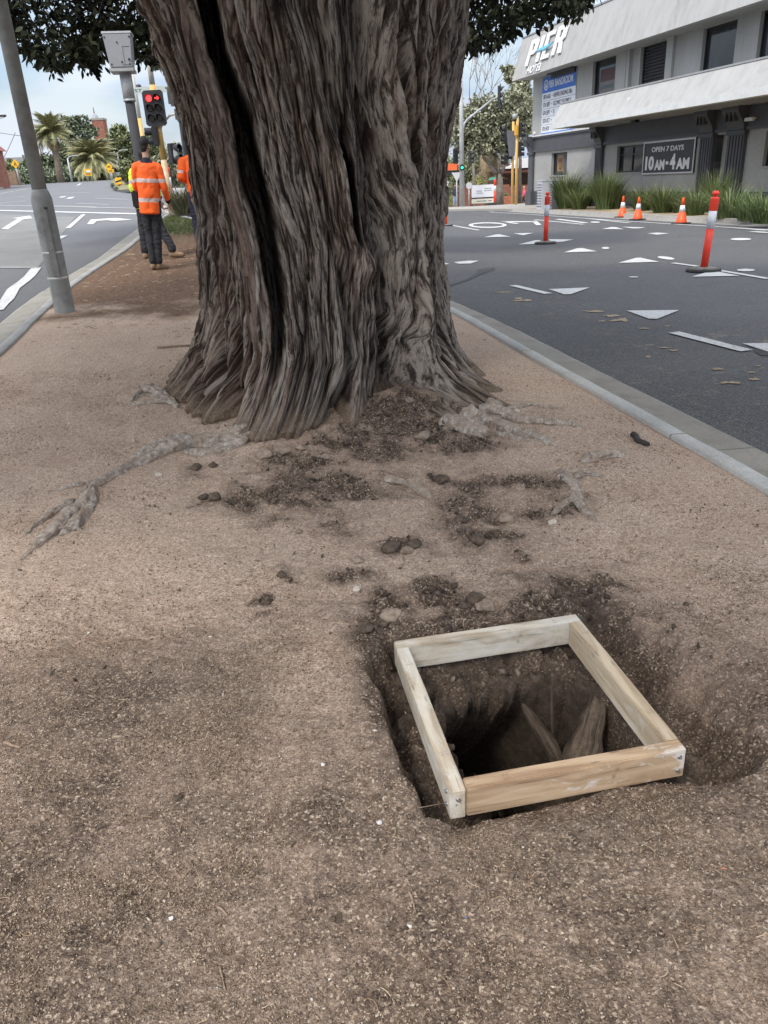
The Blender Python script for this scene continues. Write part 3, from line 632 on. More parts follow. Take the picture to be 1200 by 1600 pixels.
root(spp([(760,640),(800,655),(845,660),(885,662),(912,668)]),[.11,.055,.04,.03,.012],.7,8,.35,1.1,mat_=ROOTM)
root(spp([(720,650),(770,662),(815,676),(850,688),(872,700)]),[.12,.06,.04,.035,.012],.75,9,.45,1.,mat_=ROOTM)
root(spp([(690,655),(740,672),(790,680),(830,690)]),[.09,.06,.03,.015],.7,19,.55,1.,mat_=ROOTM)
root(spp([(905,722),(930,716),(955,712),(985,714)]),[.028,.040,.036,.014],.75,10,.3,1.4,mat_=ROOTM)
root(spp([(870,735),(885,745),(895,760),(897,775),(915,800),(935,818)]),[.018,.035,.03,.025,.02,.008],.7,11,.35,1.4,mat_=ROOTM)
root(spp([(893,748),(910,740),(930,742),(948,745)]),[.022,.02,.017,.008],.8,12,.3,1.2,mat_=ROOTM)
root(spp([(905,772),(880,790),(860,806)]),[.024,.02,.01],.7,13,.4,1.3,mat_=ROOTM)
root(spp([(585,738),(610,748),(640,752),(665,768),(672,780)]),[.012,.03,.032,.03,.012],.6,14,.5,.9,mat_=ROOTM,dirt=.6)
root(spp([(395,640),(375,690),(330,708),(285,705)]),[.10,.08,.05,.03],.6,15,.5,.9,mat_=ROOTM)
root(spp([(205,628),(228,612),(250,620),(278,638)]),[.012,.055,.05,.02],.9,16,.3,1.6,mat_=ROOTM)
root(spp([(270,628),(240,630),(205,632)]),[.05,.03,.012],.7,17,.3,1.3,mat_=ROOTM)
root(spp([(655,600),(690,640),(735,672)]),[.07,.075,.03],.8,18,.5,.8,mat_=BARK)
root(spp([(790,640),(830,632),(860,640)]),[.03,.02,.008],.8,21,.4,1.2,mat_=ROOTM)
# limbs above the picture
LIMB=barkmat('limb_bark',(.10,.078,.064),(.27,.24,.21),(.14,.09,.065),False)
limbs=[((-.9,5.6,4.6),(-2.6,6.6,6.4),(-4.6,7.8,7.6),.55),((.9,5.7,4.6),(2.0,7.2,6.4),(3.4,8.6,7.8),.5),((0,5.2,4.8),(.2,3.2,7.0),(.5,.6,8.2),.5),((-.4,6.4,4.8),(-.8,8.6,6.5),(-1.5,10.8,7.6),.5),((0,5.9,4.9),(.1,5.9,7.4),(.0,5.6,10.),.6)]
for k,(a,b_,c,r) in enumerate(limbs):
    mb=MB(); pts=[]; 
    for i in range(9):
        t=i/8; p=Vector(a)*(1-t)**2+Vector(b_)*2*t*(1-t)+Vector(c)*t*t; pts.append(p-TL)
    mb.tube(pts,[r*(1-.8*i/8) for i in range(9)],14)
    for j in range(4):
        p=pts[3+j]; q=p+Vector((random.uniform(-1.2,1.2),random.uniform(-1.2,1.2),random.uniform(.1,.9))); mb.tube([p,(p+q)/2+Vector((0,0,.15)),q],[r*.3,r*.2,r*.08],8)
    mb.build('limb',LIMB,tree)
# low twigs carrying the hanging leaves
def leafmat(name,c1,c2,back=1.3,trans=.15):
    t=NT(name); r=t.attr('rnd'); c=t.ramp(r,[(0,c1),(.7,c2),(1,tuple(v*1.5 for v in c2))]); g=t.n('NewGeometry')
    c=t.mix(g.outputs['Backfacing'],c,t.mix(.5,c,tuple(v*back for v in c2))); t.col(c); t.rough(.5)
    return t.m
LEAF=leafmat('dark_leaf',(.010,.012,.006),(.026,.029,.014)); LEAF.node_tree.nodes['Principled BSDF'].inputs['Specular IOR Level'].default_value=.15
_leaf=np.array([(0,0,0),(.28,.20,.03),(.62,.22,.02),(1,0,-.05),(.62,-.22,.02),(.28,-.20,.03),(.35,0,0),(.7,0,-.01)])
_lf=np.array([(0,6,1,1),(1,6,7,2),(2,7,3,3),(0,5,6,6),(5,4,7,6),(4,3,7,7)])
def leaves(P,D,L,Wd=1.,droop=.3,rs=None):
    """P positions, D directions -> leaf mesh arrays (tri faces)"""
    n=len(P); D=D/np.linalg.norm(D,axis=1)[:,None]; up=rng.normal(size=(n,3))*.6+np.array([0,0,1]); Sx=np.cross(D,up); Sx/=np.linalg.norm(Sx,axis=1)[:,None]; Nz=np.cross(Sx,D)
    Ls=L*(rng.uniform(.7,1.25,n)) ; T=_leaf
    V=P[:,None]+D[:,None]*(T[None,:,0:1]*Ls[:,None,None])+Sx[:,None]*(T[None,:,1:2]*Ls[:,None,None]*Wd)+Nz[:,None]*(T[None,:,2:3]*Ls[:,None,None])
    tri=np.array([(0,6,1),(1,6,7),(1,7,2),(2,7,3),(0,5,6),(5,4,7),(5,7,6),(4,3,7)])
    F=(tri[None]+np.arange(n)[:,None,None]*8).reshape(-1,3); a=np.repeat(rng.uniform(0,1,n),8)
    return V.reshape(-1,3),F,a
def leafobj(name,P,D,L,mat_,parent,Wd=1.):
    V,F,a=leaves(P,D,L,Wd); o=Vector(parent.matrix_world.translation) if 0 else Vector(parent.location); V=V-np.array(o)
    return link(name,npmesh(name,V,F,smooth=False,attrs={'rnd':a}),parent,mat_)
def lowline(x): return np.interp(x,[-9,-5,-3.4,-3.28,-3.09,-2.89,-2.73,-2.59,-2.4,-2.2,-2.0,-1.8,-1.2,.6,.98,1.32,1.45,1.59,1.73,1.89,2.07,2.14,2.30,2.6,3.5,9],[2.5,2.6,2.93,2.84,2.66,2.55,2.66,2.54,2.70,2.63,2.57,2.56,2.5,2.45,2.52,2.53,2.64,2.76,2.70,2.82,2.76,2.84,3.05,3.5,4.0,4.2])
def rosette(c,n,r,down):
    d=rng.normal(size=(n,3)); d[:,2]=d[:,2]*.6-down; P=c+rng.normal(size=(n,3))*r; return P,d
Pl=[];Dl=[]; tw=MB()
fig=thing('fig_tree','dark large leaved tree behind the big trunk, branches hanging out on both sides','tree',(-2.6,17.2,gz(-2.6,17.2)))
FL=Vector(fig.location)
def addcl(c,n,r,down):
    p,d=rosette(np.array(c),n,r,down); Pl.append(p);Dl.append(d)
for i in range(2700):
    xs_=rng.uniform(-4.6,2.35); y=rng.uniform(14.8,19.); s=y/8.5; zl=(lowline(xs_)-H)*s+H; x=xs_*s
    if xs_>.9 and rng.uniform()<ss(1.3,2.4,xs_)*.72: continue
    if xs_<-2.6 and rng.uniform()<.25: continue
    dz=(rng.uniform(0,1)**1.25*1.5+.10)*1.9
    if xs_>2.0: dz=rng.uniform(.06,.35)*1.9
    z=zl+dz; addcl((x,y,z),14,.12,.65)
    if rng.uniform()<.3: tw.tube([Vector((x,y,z))-FL,Vector((x+rng.uniform(-.5,.5),y+rng.uniform(-.5,.5),z+.8))-FL,Vector((x+rng.uniform(-.9,.9),y+rng.uniform(-.9,.9),z+1.9))-FL],[.008,.018,.03],5)
for i in range(190):
    xs_=rng.choice([rng.uniform(-3.4,-1.8),rng.uniform(.95,2.25)]); y=rng.uniform(15.5,17.); s=y/8.5; z=(lowline(xs_)-H)*s+H+rng.uniform(.06,.22); addcl((xs_*s,y,z),9,.07,1.1)
leafobj('crown',np.concatenate(Pl),np.concatenate(Dl),.155,LEAF,fig); tw.build('twig',LIMB,fig)
mb=MB(); mb.tube([(0,0,-.2),(.1,.1,1.5),(.2,0,4.5)],[.55,.42,.4],18); mb.build('trunk',LIMB,fig)
for dx,dy in((-4.5,.5),(4.5,-.3),(-1.5,1.5),(7.,.0),(-6.5,.3)):
    mb=MB(); mb.tube([(.2,0,3.8),(dx*.45+.2,dy*.5,5.2),(dx+.2,dy,5.9)],[.3,.18,.05],10); mb.build('limb',LIMB,fig)
Pl=[];Dl=[]
for i in range(1500): # upper crown, seen by nobody here but it shades the island
    a=rng.uniform(0,2*np.pi); rr=6.0*rng.uniform()**.5; x=-.1+math.cos(a)*rr; y=4.4+math.sin(a)*rr; z=4.4+rng.uniform(0,4.5)*(1-(rr/7)**2)
    addcl((x,y,z),12,.22,.3)
leafobj('crown',np.concatenate(Pl),np.concatenate(Dl),.26,LEAF,tree)
print('tree done')
# ------------------------------------------------------------------ timber frame
def woodmat(name,c,dark,pale,paint=None):
    t=NT(name); s=t.map((2.2,26,26)); n=t.noise(1,6,.6,s,.8); w_=t.n('TexWave'); w_.inputs['Scale'].default_value=1.2; w_.inputs['Distortion'].default_value=7; w_.inputs['Detail'].default_value=4; t.l(t.map((.5,12,12)),w_.inputs[0])
    cc=t.ramp(n,[(.3,dark),(.5,c),(.75,pale)]); cc=t.mix(t.ramp(w_.outputs['Fac'],[(.35,.0),(.6,.3)]),cc,dark)
    p=t.noise(9,6,.7,t.map((.5,1.3,1.3)),.6)
    if paint: cc=t.mix(t.ramp(p,paint[1]),cc,paint[0])
    st=t.noise(14,5,.7); cc=t.mix(t.ramp(st,[(.62,0),(.74,.6)]),cc,tuple(v*.45 for v in dark))
    kn=t.vor(7,src=t.map((.8,3.2,3.2))); cc=t.mix(t.ramp(kn,[(.05,.85),(.13,0)]),cc,tuple(v*.4 for v in dark))
    cr_=t.noise(1,3,.5,t.map((3,60,60))); cc=t.mix(t.ramp(cr_,[(.66,0),(.69,.45)]),cc,tuple(v*.3 for v in dark))
    t.col(cc); t.rough(.78); t.bump(n,.35,.003); return t.m
W_front=woodmat('raw_pine',(.55,.39,.245),(.30,.185,.105),(.68,.53,.375),((.72,.67,.60),[(.56,0),(.62,.8)]))
W_white=woodmat('limewashed_pine',(.66,.57,.44),(.40,.31,.21),(.78,.71,.60),((.80,.77,.70),[(.44,0),(.62,.7)]))
W_pale=woodmat('weathered_pine',(.62,.50,.35),(.38,.28,.18),(.75,.66,.51),((.78,.73,.64),[(.55,0),(.68,.6)]))
frame=thing('timber_formwork','square frame of four pale timber boards lying over the dug hole in the soil','timber form',FC,FA)
c4=[(617,1002),(895,965),(1070,1166),(693,1245)]
TH=.042; HB=.092; ZT=.038; w2=.322; l2=.352
def board(c,d,mat_,name='board'):
    b=MB(); b.box((0,0,0),d,bev=.003); me=b.mesh()
    bm=bmesh.new(); bm.from_mesh(me); bmesh.ops.subdivide_edges(bm,edges=[e for e in bm.edges if e.calc_length()>.25],cuts=14)
    for v in bm.verts:
        p=v.co; v.co+=Vector([.0012*mnoise.noise(p*9+Vector((i*7,c[0]*9,0))) for i in range(3)])
    bm.to_mesh(me); bm.free(); return link(name,me,frame,mat_,loc=c)
fb=board((TH/2+.001,-l2+TH/2,ZT-HB/2),(2*w2-TH-.002,TH,HB),W_front)
bb_=board((.0,l2-TH/2,ZT-HB/2+.001),(2*w2,TH,HB),W_white)
lb=board((0,0,0),(2*l2-TH-.002,TH,HB),W_white); lb.rotation_euler.z=math.pi/2; lb.location=(-w2+TH/2,-TH/2-.0005,ZT-HB/2-.001)
rb=board((0,0,0),(2*l2-2*TH-.003,TH,HB),W_pale); rb.rotation_euler.z=math.pi/2; rb.location=(w2-TH/2,0,ZT-HB/2+.0015)
for o in (fb,): pass
fb['label']='raw orange brown front board with flakes of white paint'
SCREW=simple('galvanised_screw',(.35,.35,.36),.4,.2,40,metal=.8)
for (x,y,z,dx,dy) in [(w2-.018,-l2,ZT-.022,0,-1),(w2-.018,-l2,ZT-.068,0,-1),(-w2+.022,-l2+.0,ZT-.030,0,-1),(-w2,-l2+.03,ZT-.024,-1,0),(-w2,-l2+.03,ZT-.066,-1,0),(w2,l2-.02,ZT-.03,1,0),(-w2+.02,l2,ZT-.03,0,1)]:
    MB().cyl((x-dx*.004,y-dy*.004,z),(x+dx*.003,y+dy*.003,z),.0065,.0055,10).cyl((x+dx*.003,y+dy*.003,z),(x+dx*.006,y+dy*.006,z),.003,.003,6).build('bolt',SCREW,frame)
# severed roots inside the pit
PITROOT=barkmat('buried_root',(.11,.082,.06),(.20,.155,.118),(.13,.09,.065))
def loc2w(a,b_,z): return Vector((FC.x+a*math.cos(FA)-b_*math.sin(FA),FC.y+a*math.sin(FA)+b_*math.cos(FA),z))
def pitroot(pts,rs,lab,sd_):
    P=[loc2w(*p) for p in pts]; base=P[0].copy(); e=thing('cut_root',lab,'root',base)
    mb=MB(); q=[]; 
    for i in range(14):
        t=i/13*(len(P)-1); k=min(int(t),len(P)-2); q.append(P[k].lerp(P[k+1],t-k)-base+Vector((random.uniform(-.004,.004),)*3))
    mb.tube(q,[float(np.interp(i/13,[0,1],rs))*(1+.18*random.uniform(-1,1)) for i in range(14)],12)
    mb.b.free(); root([P[0]]+P[1:],[rs[0]]+[(rs[0]+rs[1])/2]*(len(P)-2)+[rs[1]],1.,sd_,.5,.9,parent=e,name='root_stem',mat_=PITROOT,seg=40,n=20)
def zpx(px,py,z): d=ray(px,py); q=CAM+d*((z-H)/d[2]); dx=q[0]-FC.x;dy=q[1]-FC.y; return (dx*math.cos(FA)+dy*math.sin(FA),-dx*math.sin(FA)+dy*math.cos(FA),z)
pitroot([zpx(815,1098,-.15),zpx(850,1150,-.24),zpx(880,1200,-.30)],(.019,.026),'thick cut root slanting down inside the dug hole',1)
pitroot([zpx(948,1052,-.12),zpx(925,1125,-.17),zpx(900,1215,-.26)],(.020,.058),'broad soil covered root running down the right side of the hole',4)
pitroot([(.16,.16,-.10),(.145,.10,-.22),(.14,.06,-.30)],(.006,.004),'thin root hanging against the far wall of the hole',2)
pitroot([(-.17,-.05,-.20),(-.12,-.12,-.28),(-.10,-.18,-.33)],(.006,.004),'thin root poking from the left wall of the hole',3)
# ------------------------------------------------------------------ stones, clods, litter
STONE=simple('dusty_stone',(.30,.23,.17),.95,.35,30,.8,90,.004); CLOD=simple('damp_clod',(.115,.083,.06),.97,.45,40,1,120,.006); CREAM=simple('cream_pebble',(.55,.47,.38),.9,.2,50)
WHITE=simple('white_pebble',(.72,.68,.66),.85,.1,50)
def rock(px,py,r,mat_,label,cat='stone',flat=.65,rz=None,sub=3,name='stone',ch=.0,elong=1.):
    p=sp(px,py); b=MB(); b.ball((0,0,0),1,sub); off=Vector((px*.37,py*.21,0))
    for v in b.b.verts:
        n=v.co.normalized(); d=1+.38*mnoise.noise(n*1.3+off)+.20*mnoise.noise(n*3.1+off)+.08*mnoise.noise(n*8+off)
        for k in range(5):
            ax=Vector((math.sin(px+k*2.1),math.cos(py+k*1.3),math.sin(px*.3+k))).normalized(); dd=n.dot(ax)*d
            if dd>.72: d*=.72/dd
        v.co=Vector((n.x*d*r*elong,n.y*d*r,n.z*d*r*flat))
    o=b.build(name,mat_,loc=p+Vector((0,0,r*flat*.35))); o.rotation_euler.z=px*.1 if rz is None else rz
    return tag(o,label,cat)
rocks=[(415,712,.050,STONE,'tan clod left of a twin clod, at the front foot of the trunk'),(440,708,.048,STONE,'tan clod right of its twin, at the front foot of the trunk'),(470,702,.033,STONE,'small squarish clod right of the twin clods at the trunk foot'),
(305,733,.035,CLOD,'rounded dark clod near the left root bend'),(333,728,.026,CLOD,'small flat dark clod right of the clod by the left root'),(318,779,.030,CLOD,'left of two dark clods on bare soil left of the trunk front'),(336,779,.036,CLOD,'right and rounder of two dark clods left of the trunk front'),
(248,743,.022,CREAM,'small pale pebble lying below the left root'),(660,684,.045,STONE,'tan clod on the dark earth in front of the trunk bay'),(702,670,.035,STONE,'squarish tan clod under the right buttress root'),(640,628,.035,STONE,'upright lump of earth against the trunk bay'),
(690,752,.045,CLOD,'dark lump of earth right of the half buried middle root'),(720,815,.035,CLOD,'dark lump left of the raised slab of soil'),(745,845,.038,CLOD,'dark lump below the raised slab of soil'),(862,818,.022,CREAM,'pale pebble at the edge of the raised slab of soil'),
(612,858,.040,CLOD,'left lump of the dark heap in front of the raised slab'),(636,862,.030,STONE,'tan lump in the dark heap in front of the raised slab'),(648,852,.030,CLOD,'right lump of the dark heap in front of the raised slab'),(560,877,.024,STONE,'tan stone above the white pebble pit'),(557,922,.019,CREAM,'cream pebble in a dark scrape of soil'),
(468,832,.018,STONE,'lone flat tan stone left of centre'),(415,944,.020,CLOD,'dark lump left of the scrape, with crumbs round it'),(440,899,.019,CLOD,'small dark lump above the crumbly one at left centre'),(612,965,.040,STONE,'angular tan stone just behind the timber frame'),(600,975,.026,CLOD,'dark stone touching the angular one behind the frame'),
(760,950,.036,STONE,'tan clod behind the middle of the back board'),(742,940,.034,CLOD,'dark red brown clod behind the back board'),(570,985,.028,CLOD,'dark stone at the left end behind the frame'),(725,948,.020,CLOD,'small dark clod left of the red brown one behind the frame'),
(790,812,.04,STONE,'pale lump on the left flank of the raised slab'),(806,645,.028,CREAM,'pale stone beside the right buttress root'),(279,1248,.013,CLOD,'round dark pebble in the lower left of the bare soil'),(593,1286,.0075,WHITE,'tiny pale pebble left of the frame corner'),(268,1435,.0055,WHITE,'tiny white pebble in the lower left foreground'),
(505,1195,.0055,WHITE,'tiny white pebble well left of the frame'),(520,1436,.0075,CLOD,'left of three grey pebbles huddled in the foreground'),(530,1431,.0075,CLOD,'upper of three grey pebbles huddled in the foreground'),(529,1439,.007,CLOD,'lower of three grey pebbles huddled in the foreground'),(700,1170,.02,CLOD,'clod on the soil shelf inside the frame by the left board'),
(1072,945,.012,CLOD,'small dark pebble on the soil right behind the frame'),(1060,770,.012,STONE,'small tan stone on the soil near the right kerb')]
for x,y,r,mm,lab in rocks: rock(x,y,r,mm,lab)
# generic crumbs of soil: uncountable
def scatter(name,n,xr,yr,size,mat_,kindlab,weight,shape='rock',dz=0.):
    X=rng.uniform(*xr,n);Y=rng.uniform(*yr,n); kx=(X>XL(Y)+.05)&(X<XR(Y)-.05); X=X[kx];Y=Y[kx]
    if weight is not None:
        wv_=weight(X,Y); k=rng.uniform(size=len(X))<wv_; X=X[k];Y=Y[k]
    a,b_=tolocal(X,Y); dT=np.hypot(X-t_xc(0.),Y-TC_Y); k=(polysd(a,b_,PIT)>.02)&(dT>t_base(np.arctan2(X-t_xc(0.),TC_Y-Y))-.1); X=X[k];Y=Y[k]
    # not under the boards
    a,b_=tolocal(X,Y); k=~((np.abs(a)<w2)&(np.abs(b_)<l2)&((np.abs(a)>w2-TH)|(np.abs(b_)>l2-TH))); X=X[k];Y=Y[k]
    Z=soil_z(X[None],Y[None])[0]; n=len(X); S_=size[0]+(size[1]-size[0])*rng.uniform(size=n)**3
    if shape=='chip':
        oct_=np.array([(1,.1,-.4),(-.8,.6,-.3),(-.3,-.9,-.2),(.1,.05,.8)]); tri=np.array([(0,2,1),(0,1,3),(1,2,3),(2,0,3)])
    else:
     oct_=np.array([(1,0,0),(-1,0,0),(0,1,0),(0,-1,0),(0,0,.8),(0,0,-.8)],float); tri=np.array([(0,2,4),(2,1,4),(1,3,4),(3,0,4),(2,0,5),(1,2,5),(3,1,5),(0,3,5)])
    V=oct_[None]*(1+.45*rng.uniform(-1,1,(n,len(oct_),1))); V=V*np.stack([rng.uniform(.6,1.7,n),rng.uniform(.6,1.1,n),rng.uniform(.4,.9,n)],-1)[:,None]
    Q=rng.normal(size=(n,4)); Q/=np.linalg.norm(Q,axis=1)[:,None]; w_,x_,y_,z_=Q.T
    Rm=np.stack([1-2*(y_*y_+z_*z_),2*(x_*y_-z_*w_),2*(x_*z_+y_*w_),2*(x_*y_+z_*w_),1-2*(x_*x_+z_*z_),2*(y_*z_-x_*w_),2*(x_*z_-y_*w_),2*(y_*z_+x_*w_),1-2*(x_*x_+y_*y_)],-1).reshape(-1,3,3)
    V=np.einsum('nij,nkj->nki',Rm,V)*S_[:,None,None]; V+=np.stack([X,Y,Z+S_*.35+dz],-1)[:,None]
    F=(tri[None]+np.arange(n)[:,None,None]*len(oct_)).reshape(-1,3)
    o=link(name,npmesh(name,V.reshape(-1,3),F,smooth=False,attrs={'rnd':np.repeat(rng.uniform(size=n),len(oct_))}),mats=mat_); o['kind']='stuff'; return tag(o,*kindlab,kind='stuff')
def gravmat(name,stops):
    t=NT(name); t.col(t.ramp(t.attr('rnd'),stops)); t.rough(.9); t.b.inputs['Specular IOR Level'].default_value=.3; return t.m
GR=gravmat('grit',[(0,(.11,.076,.053)),(.25,(.23,.162,.112)),(.6,(.37,.275,.195)),(.9,(.50,.385,.285)),(1,(.70,.60,.48))])
CR=gravmat('crumb',[(0,(.05,.037,.028)),(.5,(.11,.082,.062)),(.85,(.19,.145,.11)),(1,(.30,.235,.18))])
scatter('gravel',420000,(-1.5,1.6),(.62,2.8),(.0015,.0046),GR,('loose sandy grit strewn over the bare soil','gravel'),lambda X,Y:(.25+.75*ss(-.15,.45,fbm(X*3,Y*3,33.,4)))*(.08+.92*ss(-.02,.1,polysd(*tolocal(X,Y),SHALLOW)))*(np.abs(X)<.38+.5*Y)*ss(2.85,1.7,Y+.5*fbm(X*1.5,Y*1.5,71.,3)),shape='chip')
scatter('gravel',110000,(-3.0,2.2),(1.7,6.0),(.0022,.0060),GR,('pale coarse grit on the tan soil around the tree','gravel'),lambda X,Y:(.2+.8*ss(-.1,.4,fbm(X*3,Y*3,34.,4)))*ss(1.7,2.7,Y)*(1-.7*darkness(X,Y)),shape='chip')
scatter('soil_crumbs',130000,(-2.0,2.0),(1.2,5.6),(.004,.017),CR,('dark crumbs of dug earth around the hole and the trunk','soil crumbs'),lambda X,Y:np.clip(darkness(X,Y)-.34,0,1)**1.2*ss(1.9,2.4,Y+0*X)*.9)
scatter('pebbles',2600,(-1.7,1.9),(.62,4.5),(.003,.0095),gravmat('pebble',[(0,(.08,.06,.048)),(.4,(.20,.155,.12)),(.8,(.42,.34,.27)),(1,(.72,.66,.58))]),('mixed small pebbles and earth crumbs scattered over the whole soil','pebbles'),lambda X,Y:.35+.65*ss(-.1,.4,fbm(X*1.5,Y*1.5,91.,3)))
# pine needles, bark threads and twigs
def threads(name,n,xr,yr,Lr,w_,mat_,lab,weight=None):
    X=rng.uniform(*xr,n);Y=rng.uniform(*yr,n); k=(X>XL(Y)+.1)&(X<XR(Y)-.1); X=X[k];Y=Y[k]
    if weight is not None: k=rng.uniform(size=len(X))<weight(X,Y); X=X[k];Y=Y[k]
    a,b_=tolocal(X,Y); k=(polysd(a,b_,SHALLOW)>.02); X=X[k];Y=Y[k]; n=len(X)
    ang=rng.uniform(0,2*np.pi,n); cu=rng.uniform(-2.2,2.2,n); Ls=rng.uniform(*Lr,n); m_=6; px_=[X];py_=[Y]
    for i in range(m_-1): an=ang+cu*i/m_; px_.append(px_[-1]+np.cos(an)*Ls/m_); py_.append(py_[-1]+np.sin(an)*Ls/m_)
    PX=np.stack(px_,1);PY=np.stack(py_,1); PZ=soil_z(PX,PY)+.003+.004*rng.uniform(size=(n,1))*np.sin(np.linspace(0,3.14,m_))[None]
    an=ang[:,None]+cu[:,None]*np.arange(m_)[None]/m_; nx=-np.sin(an)*w_;ny=np.cos(an)*w_
    V=np.stack([np.stack([PX-nx,PY-ny,PZ],-1),np.stack([PX,PY,PZ+w_*1.2],-1),np.stack([PX+nx,PY+ny,PZ],-1)],2) # n,m,3,3
    V=V.reshape(-1,3); i=np.arange(m_-1)[:,None]; j=np.arange(2)[None]; f=np.stack([i*3+j,i*3+j+1,(i+1)*3+j+1,(i+1)*3+j],-1).reshape(-1,4)
    F=(f[None]+np.arange(n)[:,None,None]*m_*3).reshape(-1,4)
    o=link(name,npmesh(name,V,F,attrs={'rnd':np.repeat(rng.uniform(size=n),m_*3)}),mats=mat_); return tag(o,*lab,kind='stuff')
NEED=gravmat('needle',[(0,(.09,.05,.03)),(.5,(.24,.15,.09)),(.85,(.42,.29,.18)),(1,(.6,.48,.34))])
threads('leaf_litter',6500,(-1.9,1.9),(.62,3.6),(.010,.05),.0008,NEED,('thin dry needles scattered over the foreground soil','leaf litter'),lambda X,Y:.15+.85*ss(0.05,.45,fbm(X*2.,Y*2.,51.,3)))
threads('leaf_litter',2600,(-4.6,1.2),(5.5,15.),(.03,.12),.0030,NEED,('dry bark strips and needles on the brown mulch beyond the trunk','leaf litter'),lambda X,Y:ss(-.5,-1.5,X)*ss(7,9,Y)+.1)
TWIG=simple('dead_twig',(.28,.20,.14),.85,.3,60)
def twig(pts,rs,label,name='twig',mat_=TWIG,branch=None,dz=.004):
    P=[sp(*p)+Vector((0,0,dz)) for p in pts]; b0=P[0].copy(); mb=MB(); q=[]
    n=7
    for i in range(n):
        t=i/(n-1)*(len(P)-1); k=min(int(t),len(P)-2); q.append(P[k].lerp(P[k+1],t-k)-b0+Vector((random.uniform(-1,1),random.uniform(-1,1),0))*rs[0]*.4)
    mb.tube(q,[float(np.interp(i/(n-1),[0,1],rs)) for i in range(n)],7)
    if branch:
        B_=[sp(*p)+Vector((0,0,dz))-b0 for p in branch]; mb.tube(B_,[rs[1]]*len(B_),6)
    o=mb.build(name,mat_,loc=b0); return tag(o,label,'twig')
twig([(770,682),(774,668),(788,655)],(.012,.009),'forked bare stick leaning on the right buttress root',branch=[(770,682),(765,660)],dz=.02)
twig([(988,682),(1000,692),(1012,698)],(.020,.014),'short blackish stub of wood near the right kerb',mat_=simple('charred_wood',(.05,.045,.04),.9,.3,40),dz=.01)
twig([(8,1162),(20,1167),(33,1170)],(.006,.003),'dry bark strip at the left edge of the soil')
twig([(500,1262),(512,1280),(522,1302)],(.0012,.0008),'thin fallen stem left of the frame corner'); twig([(343,1512),(348,1530),(353,1550)],(.0022,.001),'stiff pale needle in the lower left foreground')
twig([(340,1418),(348,1424),(356,1432)],(.003,.002),'short grey stick in the lower left foreground'); twig([(640,1395),(645,1410),(650,1428)],(.0035,.0015),'dark curled twig below the frame')
twig([(1115,1360),(1135,1372),(1165,1388)],(.0016,.001),'thin red stalk beside the fallen leaf'); twig([(925,1100),(950,1150),(985,1170)],(.0025,.0015),'fine root fibre trailing over the soil inside the frame')
twig([(245,545),(270,543),(295,541)],(.02,.012),'dark strip of fallen bark left of the trunk'); twig([(775,1240),(740,1248),(655,1264)],(.0014,.001),'fine fibre lying under the front board')
twig([(240,1360),(250,1372),(262,1378)],(.0014,.001),'curly pale needle in the left foreground')
lf=MB(); lf.b.faces.new([lf.b.verts.new(Vector(v)) for v in [(-.006,0,0),(0,.0035,.003),(.010,0,.001),(0,-.0035,.002)]]); lo=lf.build('fallen_leaf',simple('orange_leaf',(.45,.20,.10),.8,.3,80),loc=sp(1130,1360)+Vector((0,0,.004))); lo.rotation_euler.z=-.2; tag(lo,'small orange dead leaf in the right foreground','leaf')
lf=MB(); lf.b.faces.new([lf.b.verts.new(Vector(v)) for v in [(-.004,0,0),(0,.0015,.001),(.005,.001,.001),(0,-.002,.001)]]); lo=lf.build('plastic_scrap',simple('blue_plastic',(.10,.22,.45),.4,.1,80),loc=sp(728,1436)+Vector((0,0,.004))); tag(lo,'tiny blue plastic scrap in the foreground soil','litter')
# ------------------------------------------------------------------ painted markings
PAINT=NT('road_paint'); _n=PAINT.noise(30,6,.75); _n2=PAINT.noise(2,5,.6); PAINT.col(PAINT.mix(PAINT.ramp(PAINT.math('ADD',_n,PAINT.math('MULTIPLY',_n2,.25)),[(.47,0),(.58,1)]),(.17,.17,.172),(.56,.56,.54))); PAINT.rough(.7); PAINT=PAINT.m
def Q5(l): return [(680+x/2.3077,260+y/2.3077) for x,y in l]
def wline(p,q,w_): 
    """ground quad of true width w_ along two picture points"""
    a=gp(*p,dz=RD);b_=gp(*q,dz=RD); d=Vector((b_.x-a.x,b_.y-a.y)).normalized(); n=Vector((-d.y,d.x))*w_/2; return [(a.x+n.x,a.y+n.y),(b_.x+n.x,b_.y+n.y),(b_.x-n.x,b_.y-n.y),(a.x-n.x,a.y-n.y)]
def wpoly(pts): return [tuple(gp(*p,dz=RD)[:2]) for p in pts]
def woval(cx_,cy_,rx,ry,ang=0,n=14): return wpoly([(cx_+rx*math.cos(t)*math.cos(ang)-ry*math.sin(t)*math.sin(ang),cy_+rx*math.cos(t)*math.sin(ang)+ry*math.sin(t)*math.cos(ang)) for t in [2*math.pi*i/n for i in range(n)]])
tri=[[(690,523),(880,521),(800,553),(770,552)],[(410,445),(557,439),(490,463),(465,464)],[(175,257),(272,255),(232,246),(218,247)],[(283,243),(353,241),(318,250)],[(300,283),(400,280),(376,268),(360,268)],[(410,264),(498,265),(460,273),(415,274)],[(463,312),(585,308),(530,296),(512,297)],[(660,350),(808,346),(740,331),(722,332)],[(925,400),(1098,397),(1015,381),(985,382)],[(600,227),(680,228),(650,220),(635,220)],[(672,219),(758,221),(735,225),(710,225)],[(765,243),(800,240),(843,243),(800,248)],[(1108,642),(1200,641),(1240,641),(1240,685)],[(67,347),(120,342),(158,342),(128,352),(85,353)],[(10,347),(50,352),(30,358),(10,357)]]
drape('road_marking',[wpoly(Q5(t)) for t in tri],RD+.011,PAINT)
